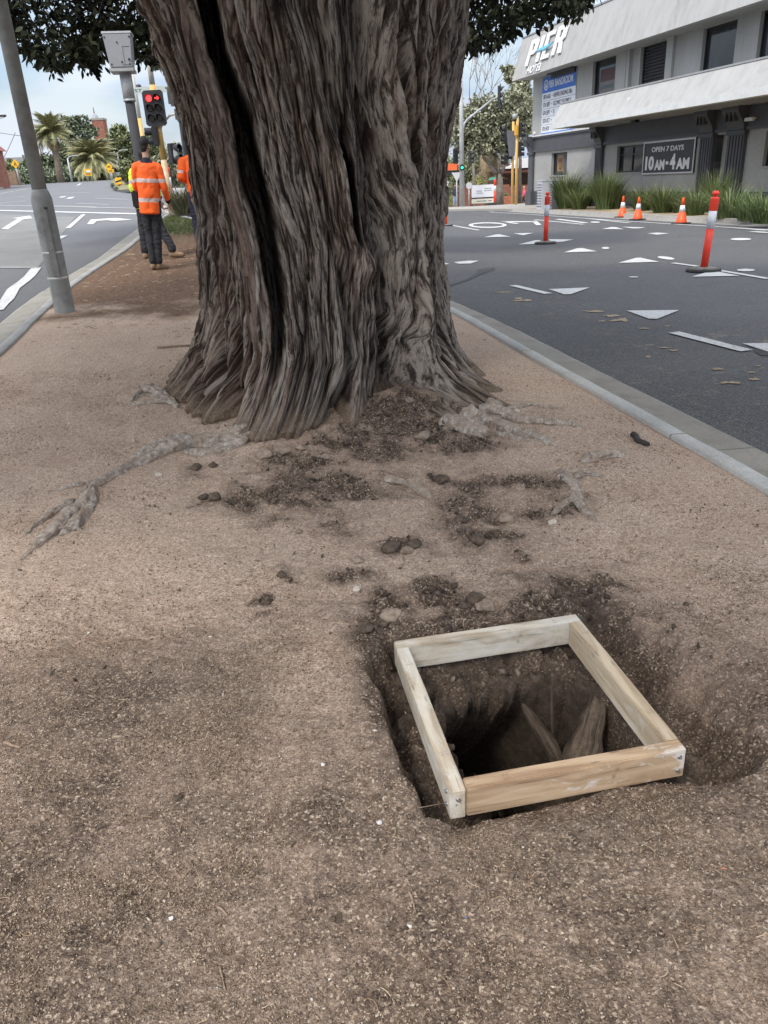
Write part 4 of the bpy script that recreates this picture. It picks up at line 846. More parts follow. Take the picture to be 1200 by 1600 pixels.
ov=[(614,296,14,3.6),(1120,376,33,4.5),(1102,264,38,4),(715,401,18,2),(577,202,18,2.5)]
drape('road_marking',[woval(680+a/2.3077,260+b_/2.3077,c/2.3077,d/2.3077) for a,b_,c,d in ov]+[woval(680+832/2.3077,260+332/2.3077,31/2.3077,5/2.3077,.12)],RD+.011,PAINT)
ln=[((857,350),(945,362),.10),((1000,373),(1200,407),.10),((280,431),(408,461),.13),((860,601),(1122,668),.13),((60,213),(157,231),.12),((360,193),(535,210),.14),((440,191),(545,205),.22),((540,188),(700,205),.14),((1085,223),(1200,232),.2),((1145,236),(1215,241),.25)]
drape('road_marking',[wline(Q5([a])[0],Q5([b_])[0],w_) for a,b_,w_ in ln],RD+.011,PAINT)
# edge line along the far kerb
XK=curve_fn([(14.2,5),(12.3,12),(10.55,21.2),(9.45,28.3),(8.6,35),(7.55,42)])
yy=np.arange(8,42,1.2); drape('road_marking',[[(float(XK(a))-1.25,a),(float(XK(a))-1.13,a),(float(XK(a+1.2))-1.13,a+1.2),(float(XK(a+1.2))-1.25,a+1.2)] for a in yy],RD+.012,PAINT)
# big road lettering seen end on: ring and arrow head
ring=[]; 
for i in range(20):
    t0=2*math.pi*i/20;t1=2*math.pi*(i+1)/20; f=lambda t,k:(762+30*k*math.cos(t),352.2+4.4*(k if k==1 else .62)*math.sin(t)); ring.append(wpoly([f(t0,1),f(t1,1),f(t1,.80),f(t0,.80)]))
drape('road_marking',ring+[wpoly([(781,346.2),(838,346),(838,347.6),(800,347.8)]),wpoly([(795,347.5),(812,349.5),(806,350.3),(788,348)]),wpoly([(838,345),(846,352),(838,352.2),(830,346)])],RD+.012,PAINT)
Q2=lambda l:[(x/3.53,200+y/3.53) for x,y in l]
ml=[]
ml.append(wline((-30,328.4),(220,334.8),.35)); ml.append(wline((-30,320.5),(216,326),.12))
for a,b_,w_ in [((375,555),(462,478),.14),((322,614),(358,595),.16),((0,772),(203,772),.07)]: ml.append(wline(Q2([a])[0],Q2([b_])[0],w_))
ml.append(wpoly(Q2([(8,558),(100,500),(60,500),(165,485),(180,500),(130,505),(45,560)])))
ml.append(wpoly(Q2([(480,533),(500,507),(600,500),(640,498),(735,508),(630,515),(590,511),(535,515),(515,533)])))
zz=[(200,775),(165,820),(130,850),(95,875),(75,890),(55,925),(40,950),(10,975),(-20,1010)]
for a,b_ in zip(zz[:-1],zz[1:]): ml.append(wline(Q2([a])[0],Q2([b_])[0],.17))
for px,py,x2,y2,w_ in [(0,303,60,292,.12),(96,309,100,307,.3),(107,311,113,308,.3),(121,290,126,287,.2),(0,318,40,314,.15),(60,303,140,301,.12),(150,310,200,312,.1),(20,308,45,307,.1),(120,318,170,320,.1),(60,321,150,324,.1)]: ml.append(wline((px,py),(x2,y2),w_))
ml=[m_ for m_ in ml]
drape('road_marking',ml,RD+.012,PAINT,maxl=1.0)
# lighter concrete-like lane panel on the left road
LP=concrete('lane_patch',(.24,.235,.22),scale=.9,stain=(.15,.148,.142)); drape('road_patch',[wpoly([(-20,334),(118,339),(94,371),(85,385),(59,419),(-20,419)])],RD+.006,LP,maxl=.9)
DKP=simple('bitumen_patch',(.050,.050,.052),.85,.3,8,.5,120,.004)
drape('road_patch',[woval(1200,548,22,9),wpoly(Q5([(35,432),(120,405),(150,385),(155,372),(215,365),(215,375),(165,390),(120,412),(40,438)]))],RD+.006,DKP)
# sand spilt on the asphalt
SAND=simple('spilt_sand',(.36,.28,.19),.95,.5,60,.5,100,.004)
sp_=[]
for x,y,rx,ry in [(640,540,34,4),(675,556,28,6),(570,525,40,4),(320,485,34,4),(300,478,20,3),(820,656,34,1.6),(862,665,22,2.4),(768,688,12,3.5),(755,586,20,2.5),(1060,782,26,6),(1018,733,26,3.5),(1150,770,18,4),(838,578,12,2),(1165,722,12,2),(1140,745,14,2.5),(250,455,30,2),(600,560,16,2.5)]:
    pts=[]
    for i in range(40):
        t=2*math.pi*i/40; k=max(.15,.85+1.0*mnoise.noise(Vector((math.cos(t)*1.4+x,math.sin(t)*1.4,y)))+.7*mnoise.noise(Vector((math.cos(t)*5+x,math.sin(t)*5,y)))); pts.append((x+rx*k*math.cos(t),y+ry*k*math.sin(t)))
    sp_.append(wpoly(Q5(pts)))
so=drape('spilt_sand',sp_,RD+.007,SAND); so['kind']='stuff'; tag(so,'orange sand spilt on the asphalt by the kerb','sand')
# ------------------------------------------------------------------ far kerb, verge and footpath
ysf=row_y([(3,42,.4)])
sweep_kerb('kerb',XK,-1,ysf,concrete('far_kerb',(.34,.32,.29),stain=(.2,.18,.15),joint=3),[(0,-.1),(0,.01),(.12,.01),(.15,-.01),(.17,-.12),(.5,-.125),(.5,-.2)])
PATH=concrete('footpath_concrete',(.42,.39,.35),scale=1.2,stain=(.3,.27,.23))
VERGE=simple('sandy_verge',(.34,.27,.18),.95,.35,1.5,.6,40,.01,c2=(.16,.12,.075))
BU=Vector((.2225,-.9749,0)).normalized(); BN=Vector((-.97494,-.22249,0)).normalized(); BC=Vector((9.514,48,0))
def bw(u,n,z): return BC+BU*u+BN*n+Vector((0,0,z))
pv=[[(float(XK(a)),a),(float(XK(a))+.0,a)] for a in (3,)]
vp=[(float(XK(a)),float(a)) for a in np.arange(3,42.1,1.5)]; wp_=[tuple(bw(u,-.3,0)[:2]) for u in (46,36,26,16,6.5)]
drape('verge',[vp+[(9.9,42.5)]+wp_[::-1]],-.035,VERGE,maxl=1.2,thick=.2)
drape('footpath',[[(7.55,42),(7.0,44.2),(6.0,46.2),(4.0,48.6),(0,51.5),(-5,54),(-5,90),(60,90),(60,44),(11.0,42.5),(9.9,42.5)]],-.03,PATH,maxl=1.5,thick=.25)
# ------------------------------------------------------------------ hotel
REN=simple('grey_render',(.34,.335,.32),.85,.10,.8,.3,30,.004); REN2=simple('grey_render_upper',(.38,.38,.365),.85,.10,.9,.3,30,.004,streak=True)
ROOFM=simple('pale_concrete_fascia',(.56,.55,.525),.85,.20,.9,.35,20,.006,c2=(.36,.35,.32)); 
_t=NT('stained_fascia'); _a=_t.noise(1,7,.7,_t.map((2.6,2.6,.28))); _b=_t.noise(1,6,.65,_t.map((.35,.35,.2))); _c=_t.ramp(_a,[(.3,(.30,.29,.27)),(.5,(.38,.37,.355)),(.7,(.43,.42,.40))]); _c=_t.mix(_t.ramp(_b,[(.4,0),(.6,.5)]),_c,(.42,.42,.41)); _c=_t.mix(_t.ramp(_t.vor(1.1,src=_t.map((1,1,.5))),[(.03,.7),(.07,0)]),_c,(.75,.74,.7)); _t.col(_c); _t.rough(.85); _t.bump(_a,.3,.01); FASC=_t.m
CHAR=simple('charcoal_paint',(.075,.076,.085),.6,.12,2,.2); WTRIM=simple('white_trim',(.66,.66,.64),.6,.08,3); DARKF=simple('black_frame',(.018,.018,.02),.4,.1,4,0)
SOFF=simple('timber_soffit',(.30,.28,.25),.8,.2,2); CAPM=simple('parapet_capping',(.33,.33,.33),.5,.1,4)
def glassmat(name,c=(.012,.014,.017),r=.06):
    t=NT(name); n=t.noise(1.1,3,.5); t.col(t.ramp(n,[(.4,c),(.62,tuple(v*2.6 for v in c))])); t.rough(r); t.b.inputs['Specular IOR Level'].default_value=.6; t.bump(t.noise(2.2,2),.05,.02); return t.m
GLASS=glassmat('dark_glass')
M3=Matrix(((BU.x,BN.x,0),(BU.y,BN.y,0),(0,0,1)))  # local u,n,z -> world (n outward)
hotel=thing('corner_hotel','two storey grey rendered corner building with a cantilevered balcony and sloping concrete parapet','building',(BC.x,BC.y,-.45),math.atan2(BU.y,BU.x))
# object local axes: x = u, y = 90deg left of u. BN is to the right of -? compute sign
_left=Vector((-BU.y,BU.x,0)); SG=1 if _left.dot(BN)>0 else -1
def hl(u,n,z): return Vector((u,SG*n,z+.45))
def hbox(mb,u0,u1,n0,n1,z0,z1,mi=0,bev=0):
    return mb.box(hl((u0+u1)/2,(n0+n1)/2,(z0+z1)/2),(abs(u1-u0),abs(n1-n0),abs(z1-z0)),mi=mi,bev=bev)
def wall(mb,u0,u1,z0,z1,holes,n_=0.,th=.30):
    us=sorted(set([u0,u1]+[h[0] for h in holes]+[h[1] for h in holes])); zs_=sorted(set([z0,z1]+[h[2] for h in holes]+[h[3] for h in holes]))
    for a,b_ in zip(us[:-1],us[1:]):
        run=None
        for c,d in zip(zs_[:-1],zs_[1:]):
            uc=(a+b_)/2;zc=(c+d)/2; solid=not any(h[0]<uc<h[1] and h[2]<zc<h[3] for h in holes)
            if solid: hbox(mb,a,b_,n_-th,n_,c,d)
gw=[(2.63,4.48,1.17,2.27),(9.53,11.75,1.17,2.28),(16.75,17.55,-.45,2.34),(19.45,21.3,1.2,2.3),(23.5,25.5,1.2,2.3)]
mb=MB(); wall(mb,.0,16.45,.38,2.44,[g for g in gw if g[0]<16 ]); wall(mb,16.45,32,.38,2.44,[(16.75,17.55,.38,2.34)]+gw[3:]); mb.build('ground_floor_wall',REN,hotel)
mb=MB(); hbox(mb,.0,16.75,-.3,.02,-1.1,.38); hbox(mb,17.55,32,-.3,.02,-1.1,.38); mb.build('dado',CHAR,hotel)
uw=[(6.78,8.9,3.9,6.03),(10.95,12.95,3.9,6.02),(15.25,17.2,3.9,6.0),(18.4,20.4,3.9,6.0),(22.5,24.5,3.9,6.0)]
mb=MB(); wall(mb,.0,32,3.16,6.08,uw); mb.build('upper_wall',REN2,hotel)
mb=MB(); hbox(mb,.0,32,-14,-.3,-1.1,6.5); hbox(mb,.3,32,-13,-.35,6.5,8.0); mb.build('building_core',REN2,hotel)
# charcoal entablature
mb=MB(); hbox(mb,.0,32,-.3,.08,2.44,3.16); hbox(mb,-.02,32,.08,.13,2.41,2.52); hbox(mb,-.04,7.6,.08,.16,3.10,3.18); mb.build('entablature',CHAR,hotel)
mb=MB(); hbox(mb,-.02,9.5,-.2,.19,3.182,3.25); mb.build('entablature_capping',WTRIM,hotel)
def pilaster(u0,u1,zt=2.42,proud=.14,fl=True,bracket=True):
    mb=MB(); hbox(mb,u0,u1,.0,proud,-.9,zt)
    if fl:
        k=5; wd=(u1-u0)/(2*k+1)
        for i in range(k): a=u0+wd*(2*i+1); hbox(mb,a,a+wd,proud,proud+.035,.0,zt-.18)
    hbox(mb,u0-.06,u1+.06,.0,proud+.07,zt-.14,zt+.0,bev=.01); hbox(mb,u0-.08,u1+.08,.0,proud+.10,-.9,.35)
    if bracket:
        pr=[(0,2.44),(.20,2.44),(.20,2.52),(.23,2.62),(.33,2.78),(.45,2.95),(.52,3.06),(.52,3.22),(0,3.22)]
        for a,b_ in ((u0,u1),):
            A=[mb.b.verts.new(hl(a,n_,z)) for n_,z in pr];Bv=[mb.b.verts.new(hl(b_,n_,z)) for n_,z in pr]; mb.b.faces.new(A); mb.b.faces.new(Bv[::-1])
            for i in range(len(pr)): mb.b.faces.new((A[i],Bv[i],Bv[(i+1)%len(pr)],A[(i+1)%len(pr)]))
        for i in range(3):
            a=u0+(u1-u0)*(.2+.25*i); hbox(mb,a,a+.05,.25,.50,2.72,3.12)
    mb.build('pilaster',CHAR,hotel)
pilaster(-.12,.45,fl=False); pilaster(7.70,8.34); pilaster(15.92,16.72); pilaster(17.58,18.5)
def window(u0,u1,z0,z1,kind,n_=-.14):
    e=MB(); f=.07
    hbox(e,u0,u1,n_-.08,n_,z0,z0+f); hbox(e,u0,u1,n_-.08,n_,z1-f,z1); hbox(e,u0,u0+f,n_-.08,n_,z0+f,z1-f); hbox(e,u1-f,u1,n_-.08,n_,z0+f,z1-f)
    if kind=='two': hbox(e,(u0+u1)/2-.03,(u0+u1)/2+.03,n_-.07,n_+.005,z0+f,z1-f); hbox(e,u0+f,u1-f,n_-.07,n_+.003,z1-.38,z1-.33)
    if kind=='bar': hbox(e,u0+f,u1-f,n_-.07,n_+.003,z0+.62,z0+.68)
    w_=e.build('window_frame',DARKF,hotel)
    if kind=='louvre':
        e=MB(); k=16
        for i in range(k):
            z=z0+f+(z1-z0-2*f)*(i+.5)/k; e.box(hl((u0+u1)/2,n_-.05,z),(u1-u0-2*f,.09,.022),M=Matrix.Rotation(rad(35)*SG,4,'X'))
        hbox(e,u0+f,u1-f,n_-.16,n_-.14,z0+f,z1-f)
        e.build('louvre',simple('dark_louvre',(.07,.072,.078),.5,.1,4),w_)
    else:
        e=MB(); hbox(e,u0+f,u1-f,n_-.06,n_-.04,z0+f,z1-f); e.build('pane',GLASS,w_)
    e=MB(); hbox(e,u0-.03,u1+.03,-.2,.05,z0-.06,z0-.002); 
    if z0<3: e.build('sill',REN,w_)
    else: e.b.free()
for g,k in zip(gw,['two0','two',None,'two','two']):
    if k: window(*g,'bar0' if k=='two0' else 'two')
for g,k in zip(uw,['bar','louvre','plain','plain','plain']): window(*g,k)
# sheet behind the first upper window: curtain and poster colours behind glass read as blinds
e=MB(); hbox(e,7.25,8.75,-.185,-.175,5.12,5.62); e.build('blind',simple('maroon_blind',(.10,.055,.06),.7,.1),hotel)
e=MB(); hbox(e,7.25,8.75,-.185,-.176,4.95,5.11); hbox(e,7.25,8.75,-.185,-.176,3.98,4.80); e.build('blind',simple('grey_blind',(.17,.165,.16),.7,.1),hotel)
e=MB(); hbox(e,3.0,3.75,-.185,-.176,1.35,2.12); e.build('poster',simple('ochre_poster',(.24,.14,.06),.7,.5,3),hotel)
e=MB(); hbox(e,3.12,3.62,-.176,-.172,1.78,1.98); hbox(e,3.2,3.55,-.176,-.172,1.45,1.55); e.build('poster',simple('brown_print',(.09,.05,.03),.7,.3,5),hotel)
# door
e=MB(); hbox(e,16.75,17.55,-.75,-.70,-.6,2.34); d_=e.build('door',simple('black_door',(.02,.02,.022),.35,.1,3),hotel)
e=MB(); hbox(e,16.72,16.75,-.7,0,-.6,2.34); hbox(e,17.55,17.58,-.7,0,-.6,2.34); e.build('door_reveal',CHAR,hotel)
e=MB(); hbox(e,17.05,17.5,-.70,-.68,.55,2.1); p_=e.build('pane',GLASS,d_); e=MB(); hbox(e,16.95,17.52,-.67,-.63,.36,.44); e.build('push_bar',simple('steel',(.5,.5,.5),.35,.1,3,metal=.8),d_)
e=MB(); hbox(e,17.32,17.48,-.679,-.672,1.2,1.95); hbox(e,17.15,17.48,-.679,-.672,.9,1.0); e.build('notice',simple('paper',(.5,.48,.45),.8,.3,9),d_)
# balcony: parapet leaning back, capping, fascia strip and lined soffit
def slab(name,mats,prof,u0a,u1,parent=hotel,slant=None):
    mb=MB(); A=[];Bv=[]
    for n_,z in prof:
        ua=u0a if slant is None else slant(z); A.append(mb.b.verts.new(hl(ua,n_,z)));Bv.append(mb.b.verts.new(hl(u1,n_,z)))
    mb.b.faces.new(A); mb.b.faces.new(Bv[::-1])
    for i in range(len(prof)): mb.b.faces.new((A[i],Bv[i],Bv[(i+1)%len(prof)],A[(i+1)%len(prof)]))
    return mb.build(name,mats,parent)
slab('balcony_parapet',FASC,[(2.49,3.42),(1.93,4.24),(1.73,4.24),(2.1,3.42)],7.78,32,slant=lambda z:7.78-.3*(z-3.42)/.82)
slab('parapet_capping',CAPM,[(1.96,4.243),(1.96,4.30),(1.70,4.30),(1.70,4.243)],7.46,32)
slab('canopy_edge',WTRIM,[(2.53,3.19),(2.53,3.416),(2.1,3.416),(2.1,3.19)],7.72,32)
mb=MB(); hbox(mb,7.74,32,.0,2.52,3.20,3.24)
for i in range(12): hbox(mb,7.75,32,.14+.2*i,.155+.2*i,3.185,3.20)
mb.build('soffit',SOFF,hotel)
mb=MB(); hbox(mb,7.8,32,.0,2.1,3.26,3.42); mb.build('balcony_floor',REN,hotel)
# upper roof fascia
slab('roof_fascia',FASC,[(1.2,6.02),(.5,8.06),(.0,8.06),(.0,6.30),(.9,6.02)],-.22,32,slant=lambda z:-.16-.12*(z-6.0))
slab('roof_capping',CAPM,[(.54,8.063),(.54,8.13),(-.2,8.13),(-.2,8.063)],-.44,32)
mb=MB(); hbox(mb,-.1,32,.0,.9,6.05,6.12); mb.build('roof_soffit',REN,hotel)
e=MB(); hbox(e,9.75,9.95,0,.10,3.3,6.05); e.build('downpipe',REN2,hotel)
for q_ in ((10.1,10.32,0,.16),(13.05,13.5,0,.12)):
    e=MB(); hbox(e,*q_,3.3,6.05); e.build('fin',REN2,hotel)
e=MB(); hbox(e,2.45,5.2,.02,.35,6.0,6.05); hbox(e,2.5,5.15,.01,.12,5.82,6.0); e.build('light_trough',DARKF,hotel)
e=MB(); e.cyl(hl(.6,.1,3.25),hl(.6,.1,3.33),.05,.05,12).ball(hl(.75,.18,3.36),.10,2,sc3=(1.3,.8,.8)); e.build('security_camera',WTRIM,hotel)
e=MB(); e.cyl(hl(18.95,.0,2.75),hl(18.95,.25,2.75),.03,.03,8).box(hl(18.9,.32,2.72),(.40,.12,.11),bev=.01); e.build('security_camera',WTRIM,hotel)
e=MB(); hbox(e,12.4,12.75,.9,1.1,3.08,3.18); e.build('downlight',DARKF,hotel)
# raised letters on the parapet
SIGNW=simple('white_sign_letter',(.80,.80,.80),.4,.04,5,0); BLUE=simple('sky_blue_sign',(.10,.45,.68),.4,.05,5,0)
def onfascia(me,u,z,name,mat_,parent,so=.05,scale=1):
    """place XZ text mesh onto the sloping roof fascia"""
    o=link(name,me,parent,mat_)
    sl=Vector((0,SG*(-.7),2.04)).normalized(); ux=Vector((1,0,0)); nn=Vector((0,SG*2.04,.7)).normalized()
    base=hl(u,1.2-.7*(z-6.02)/2.04,z)+nn*so; Mx=Matrix((( ux.x,-nn.x,sl.x,base.x-PL.x),(ux.y,-nn.y,sl.y,base.y-PL.y),(ux.z,-nn.z,sl.z,base.z-PL.z),(0,0,0,1)))
    for v in me.vertices: v.co=Mx@v.co
    me.update(); return o
pier=bpy.data.objects.new('wall_lettering',None); COL.objects.link(pier); _loc=bw(3.3,.9,7.0); pier.location=_loc; pier.rotation_euler=hotel.rotation_euler; tag(pier,'white raised letters and blue wave on the upper parapet of the grey building','sign')
PL=hotel.matrix_world.inverted()@_loc if False else Vector(((_loc-Vector(hotel.location)).dot(BU),(_loc-Vector(hotel.location)).dot(Vector((-BU.y,BU.x,0))),_loc.z+.45))
def letter(polys,u,z,w_,h_,name='letter',so=.04,th=.06,mat_=SIGNW,sh=.0):
    mb=MB()
    for p in polys: mb.prism([(x*w_+sh*y*h_,y*h_) for x,y in p],-th)
    return onfascia(mb.mesh(),u,z,name,mat_,pier,so)
# letters get taller to the right as on the sign; widths in metres
Pp=[[(0,0),(.30,0),(.30,1),(0,1)],[(.30,1),(.30,.84),(.62,.84),(.62,.58),(.30,.58),(.30,.42),(.75,.42),(1,.52),(1,.90),(.75,1)]]
Ii=[[(0,0),(1,0),(1,1),(0,1)]]
Ee=[[(0,0),(.36,0),(.36,1),(0,1)],[(.36,0),(1,0),(1,.15),(.36,.15)],[(.36,.85),(1,.85),(1,1),(.36,1)]]
Rp=Pp+[[(.5,.42),(.82,.42),(1.02,0),(.68,0)]]
for nm,po,u,z,w_,h_ in [('P',Pp,1.35,6.50,.95,1.25),('I',Ii,2.60,6.54,.32,1.22),('E',Ee,3.22,6.56,.88,1.25),('R',Rp,4.42,6.58,1.05,1.30)]: letter(po,u,z,w_,h_)
wave=[(0,0),(.12,.06),(.3,.02),(.5,-.02),(.68,.04),(.86,.22),(1,.42),(.86,.36),(.7,.30),(.5,.30),(.3,.30),(.14,.22)]
letter([wave],2.5,6.98,1.9,.5,'wave',so=.12,th=.05,mat_=BLUE)
onfascia(text_mesh('HOTEL',1.75,.36,.04,.0,.2),1.75,6.10,'letter',SIGNW,pier,.02)
# ---------------- banner and boards on the wall
def wallthing(name,label,cat,u,n_,z):
    o=bpy.data.objects.new(name,None); COL.objects.link(o); o.location=bw(u,n_,z); o.rotation_euler=hotel.rotation_euler; tag(o,label,cat); return o
def lb_(mb,u0,u1,n0,n1,z0,z1): return mb.box(((u0+u1)/2,SG*(n0+n1)/2,(z0+z1)/2),(u1-u0,abs(n1-n0),z1-z0))
def wtext(par,txt,u,z,w_,h_,mat_,n_=.03,bold=.0,shear=0):
    me=text_mesh(txt,w_,h_,.006,bold,shear); o=link('lettering',me,par,mat_)
    for v in me.vertices: v.co=Vector((v.co.x+u,SG*(n_)+SG*(-v.co.y) if True else 0,v.co.z+z))
    return o
BBLUE=simple('banner_blue',(.045,.16,.56),.6,.10,2); BWHITE=simple('banner_white',(.74,.76,.80),.6,.05,2); INK=simple('banner_ink',(.05,.05,.07),.6,.05,2,0)
bn=wallthing('banner','blue and white list banner on the upper wall of the grey building','banner',1.3,.02,3.05)
W_=3.88;Hh=2.92
e=MB(); lb_(e,0,W_,0,.02,0,Hh); e.build('sheet',BWHITE,bn)
for q_ in ((2.18,Hh),(0,.27)):
    e=MB(); lb_(e,0,W_,.02,.026,*q_); e.build('blue_panel',BBLUE,bn)
e=MB(); 
for i in range(1,5): lb_(e,0,W_,.02,.025,2.18-.382*i-.012,2.18-.382*i+.012)
e.build('rule',simple('grey_rule',(.3,.32,.38),.6,.05,2,0),bn)
wtext(bn,'PIER BANDROOM',.82,2.38,2.75,.34,BWHITE,.028,.02)
for i,(a,b_) in enumerate([('28TH AUG','NEVER ENDING 80s'),('5TH SEPT','SLOWLY SLOWLY'),('6TH SEPT','S'),('25TH OCT',''),('8TH NOV','')]):
    z=2.18-.382*(i+1)+.09; wtext(bn,a,.15,z,.88,.21,INK,.022,.01); e=MB(); lb_(e,1.20,1.27,.02,.025,z+.08,z+.14); e.build('lettering',INK,bn)
    if i<3: wtext(bn,b_ if i<2 else 'S',1.42,z,(2.1 if i==0 else 2.0) if i<2 else .15,.21,INK,.022,.01)
wtext(bn,'WWW.PIERBANDROOM.COM.AU',.35,.07,2.9,.15,BWHITE,.028,.01)
e=MB(); cc_=[]; 
for k in range(24):
    a=2*math.pi*k/24;b2=2*math.pi*(k+1)/24; c0=(.47,2.55); pts=[(c0[0]+r*math.cos(t),c0[1]+r*math.sin(t)) for r,t in((.25,a),(.25,b2),(.19,b2),(.19,a))]
    e.prism(pts,.006*SG,Matrix.Translation((0,SG*.026,0)))
e.prism([(.40,2.42),(.54,2.42),(.56,2.5),(.47,2.7),(.38,2.5)],.006*SG,Matrix.Translation((0,SG*.026,0))); e.build('emblem',BWHITE,bn)
op=wallthing('opening_hours_sign','black opening hours sign with silver border between the window and the doorway','sign',11.9,.02,1.06)
e=MB(); lb_(e,0,3.68,0,.05,0,1.28); e.build('panel',simple('sign_black',(.035,.035,.04),.5,.1,2),op)
e=MB(); [lb_(e,*q) for q in [(0,3.68,.05,.075,0,.06),(0,3.68,.05,.075,1.22,1.28),(0,.06,.05,.075,.06,1.22),(3.62,3.68,.05,.075,.06,1.22)]]; e.build('border',simple('silver_trim',(.55,.55,.56),.4,.1,3,metal=.3),op)
SW2=simple('sign_white_paint',(.72,.72,.73),.5,.06,6,0)
wtext(op,'OPEN 7 DAYS',.62,.86,2.3,.20,SW2,.052,.025); wtext(op,'10',.20,.16,.66,.56,SW2,.052,.045); wtext(op,'AM',.92,.16,.74,.40,SW2,.052,.045); e=MB(); lb_(e,1.75,1.93,.052,.058,.36,.48); e.build('lettering',SW2,op); wtext(op,'4',2.05,.16,.38,.60,SW2,.052,.045); wtext(op,'AM',2.5,.16,.88,.42,SW2,.052,.045)
# meter cabinets
CAB=simple('cabinet_grey',(.50,.51,.54),.6,.08,4); CABD=simple('cabinet_slot',(.10,.10,.12),.6,.1,4)
for k,(px,py,wd,hh,lab) in enumerate([(848,328,.5,1.25,'left of two pale slatted meter cabinets at the corner, partly behind a bollard'),(863,326,.62,1.22,'right of two pale slatted meter cabinets, beside the first tall grass clump')]):
    p=gp(px,py,-.03); c_=thing('meter_cabinet',lab,'cabinet',p,hotel.rotation_euler.z)
    e=MB(); e.box((0,0,hh/2),(wd,.4,hh),bev=.01); bo=e.build('housing',CAB,c_); e=MB()
    for i in range(9):
        for j in range(3): e.box((-wd/2+wd*(j+.5)/3,SG*.201,.12+i*(hh-.2)/9+.04),(wd/3*.72,.006,.055))
    for i in range(9): e.box((-wd/2-.001,0,.12+i*(hh-.2)/9+.04),(.006,.3,.055))
    e.build('vent',CABD,c_); e=MB(); e.box((0,0,hh+.02),(wd+.04,.44,.04)); e.build('lid',CAB,c_)
# ------------------------------------------------------------------ grass clumps along the wall
GREEN=gravmat('strap_leaf',[(0,(.055,.085,.028)),(.45,(.115,.165,.06)),(.8,(.21,.25,.105)),(.93,(.28,.27,.13)),(1,(.42,.37,.22))])
DRYG=gravmat('dry_strap_leaf',[(0,(.09,.085,.05)),(.5,(.20,.19,.11)),(.85,(.33,.31,.19)),(1,(.45,.42,.28))])
def tussock_mesh(h,r,n,seed,up=1.):
    g=np.random.default_rng(seed); m_=6; a=g.uniform(0,2*np.pi,n); r0=r*.35*g.uniform(0,1,n)**.5; L_=h*g.uniform(.65,1.15,n); sp0=g.uniform(.1,.75,n)/up; be=g.uniform(.5,2.0,n)/up; w_=g.uniform(.006,.012,n)*h/1.0
    V=[]; x=r0*np.cos(a);y=r0*np.sin(a);z=np.zeros(n); dirx=np.cos(a+g.normal(size=n)*.4);diry=np.sin(a+g.normal(size=n)*.4); sx=-diry;sy=dirx
    for i in range(m_):
        t=i/(m_-1); ww=w_*(1-t*.92)*1.3; V.append(np.stack([np.stack([x-sx*ww,y-sy*ww,z],-1),np.stack([x+sx*ww,y+sy*ww,z],-1)],1))
        an=sp0+be*t*t*1.0; st=L_/(m_-1); x=x+dirx*np.sin(an)*st; y=y+diry*np.sin(an)*st; z=z+np.cos(an)*st
    V=np.stack(V,1).reshape(n,-1,3); i=np.arange(m_-1); f=np.stack([2*i,2*i+1,2*i+3,2*i+2],-1); F=(f[None]+np.arange(n)[:,None,None]*m_*2).reshape(-1,4)
    rr=np.clip(g.uniform(0,1,n)*.8+.25*g.uniform(0,1,n)**4,0,1); R_=np.repeat(rr,m_*2); R_=np.clip(R_+np.tile(np.repeat(np.linspace(-.12,.12,m_),2),n),0,1)
    return npmesh('grass_clump',V.reshape(-1,3),F,attrs={'rnd':R_})
def clump(px,py,h,r,n,seed,label,mat_=GREEN,up=1.,dz=-.03,group=None,cat='grass clump'):
    o=link('grass_clump',tussock_mesh(h,r,n,seed,up),mats=mat_,loc=gp(px,py,dz)); return tag(o,label,cat,group)
cl=[(884,326,1.75,.9,700,1.3,'tall feathery grass clump beside the meter cabinets'),(905,327,1.15,.8,500,1,'low spreading grass clump between the two tallest clumps'),(915,322,1.3,.8,400,1.2,'grass clump behind the gap left of the first orange cone'),(945,327,1.55,1.0,800,1.5,'dense bright green upright clump left of the first cone'),(962,326,1.2,.7,350,1.2,'thin grass clump touching the first cone of the pair'),
(1003,329,1.05,.8,520,1,'broad grass clump behind the pair of cones'),(1035,332,1.1,.9,560,1,'grass clump below the opening hours sign'),(1062,332,.95,.6,300,1,'small grass clump behind the single cone'),(1085,336,.95,.8,420,1,'grass clump between the single cone and the nearest bollard'),(1113,331,1.35,.8,380,1.35,'tall spiky clump in front of the doorway behind the nearest bollard'),(1140,342,1.0,.9,560,1,'wide clump just right of the doorway'),(1168,345,.85,.7,380,1,'low clump under the bare wall right of the doorway'),(1195,349,.95,.8,480,1,'clump at the right edge of the view'),(1245,356,1.0,.8,400,1,'clump just past the right edge of the view')]
for i,(px,py,h,r,n,up,lab) in enumerate(cl): clump(px,py,h,r*1.0,n,100+i,lab,up=up)
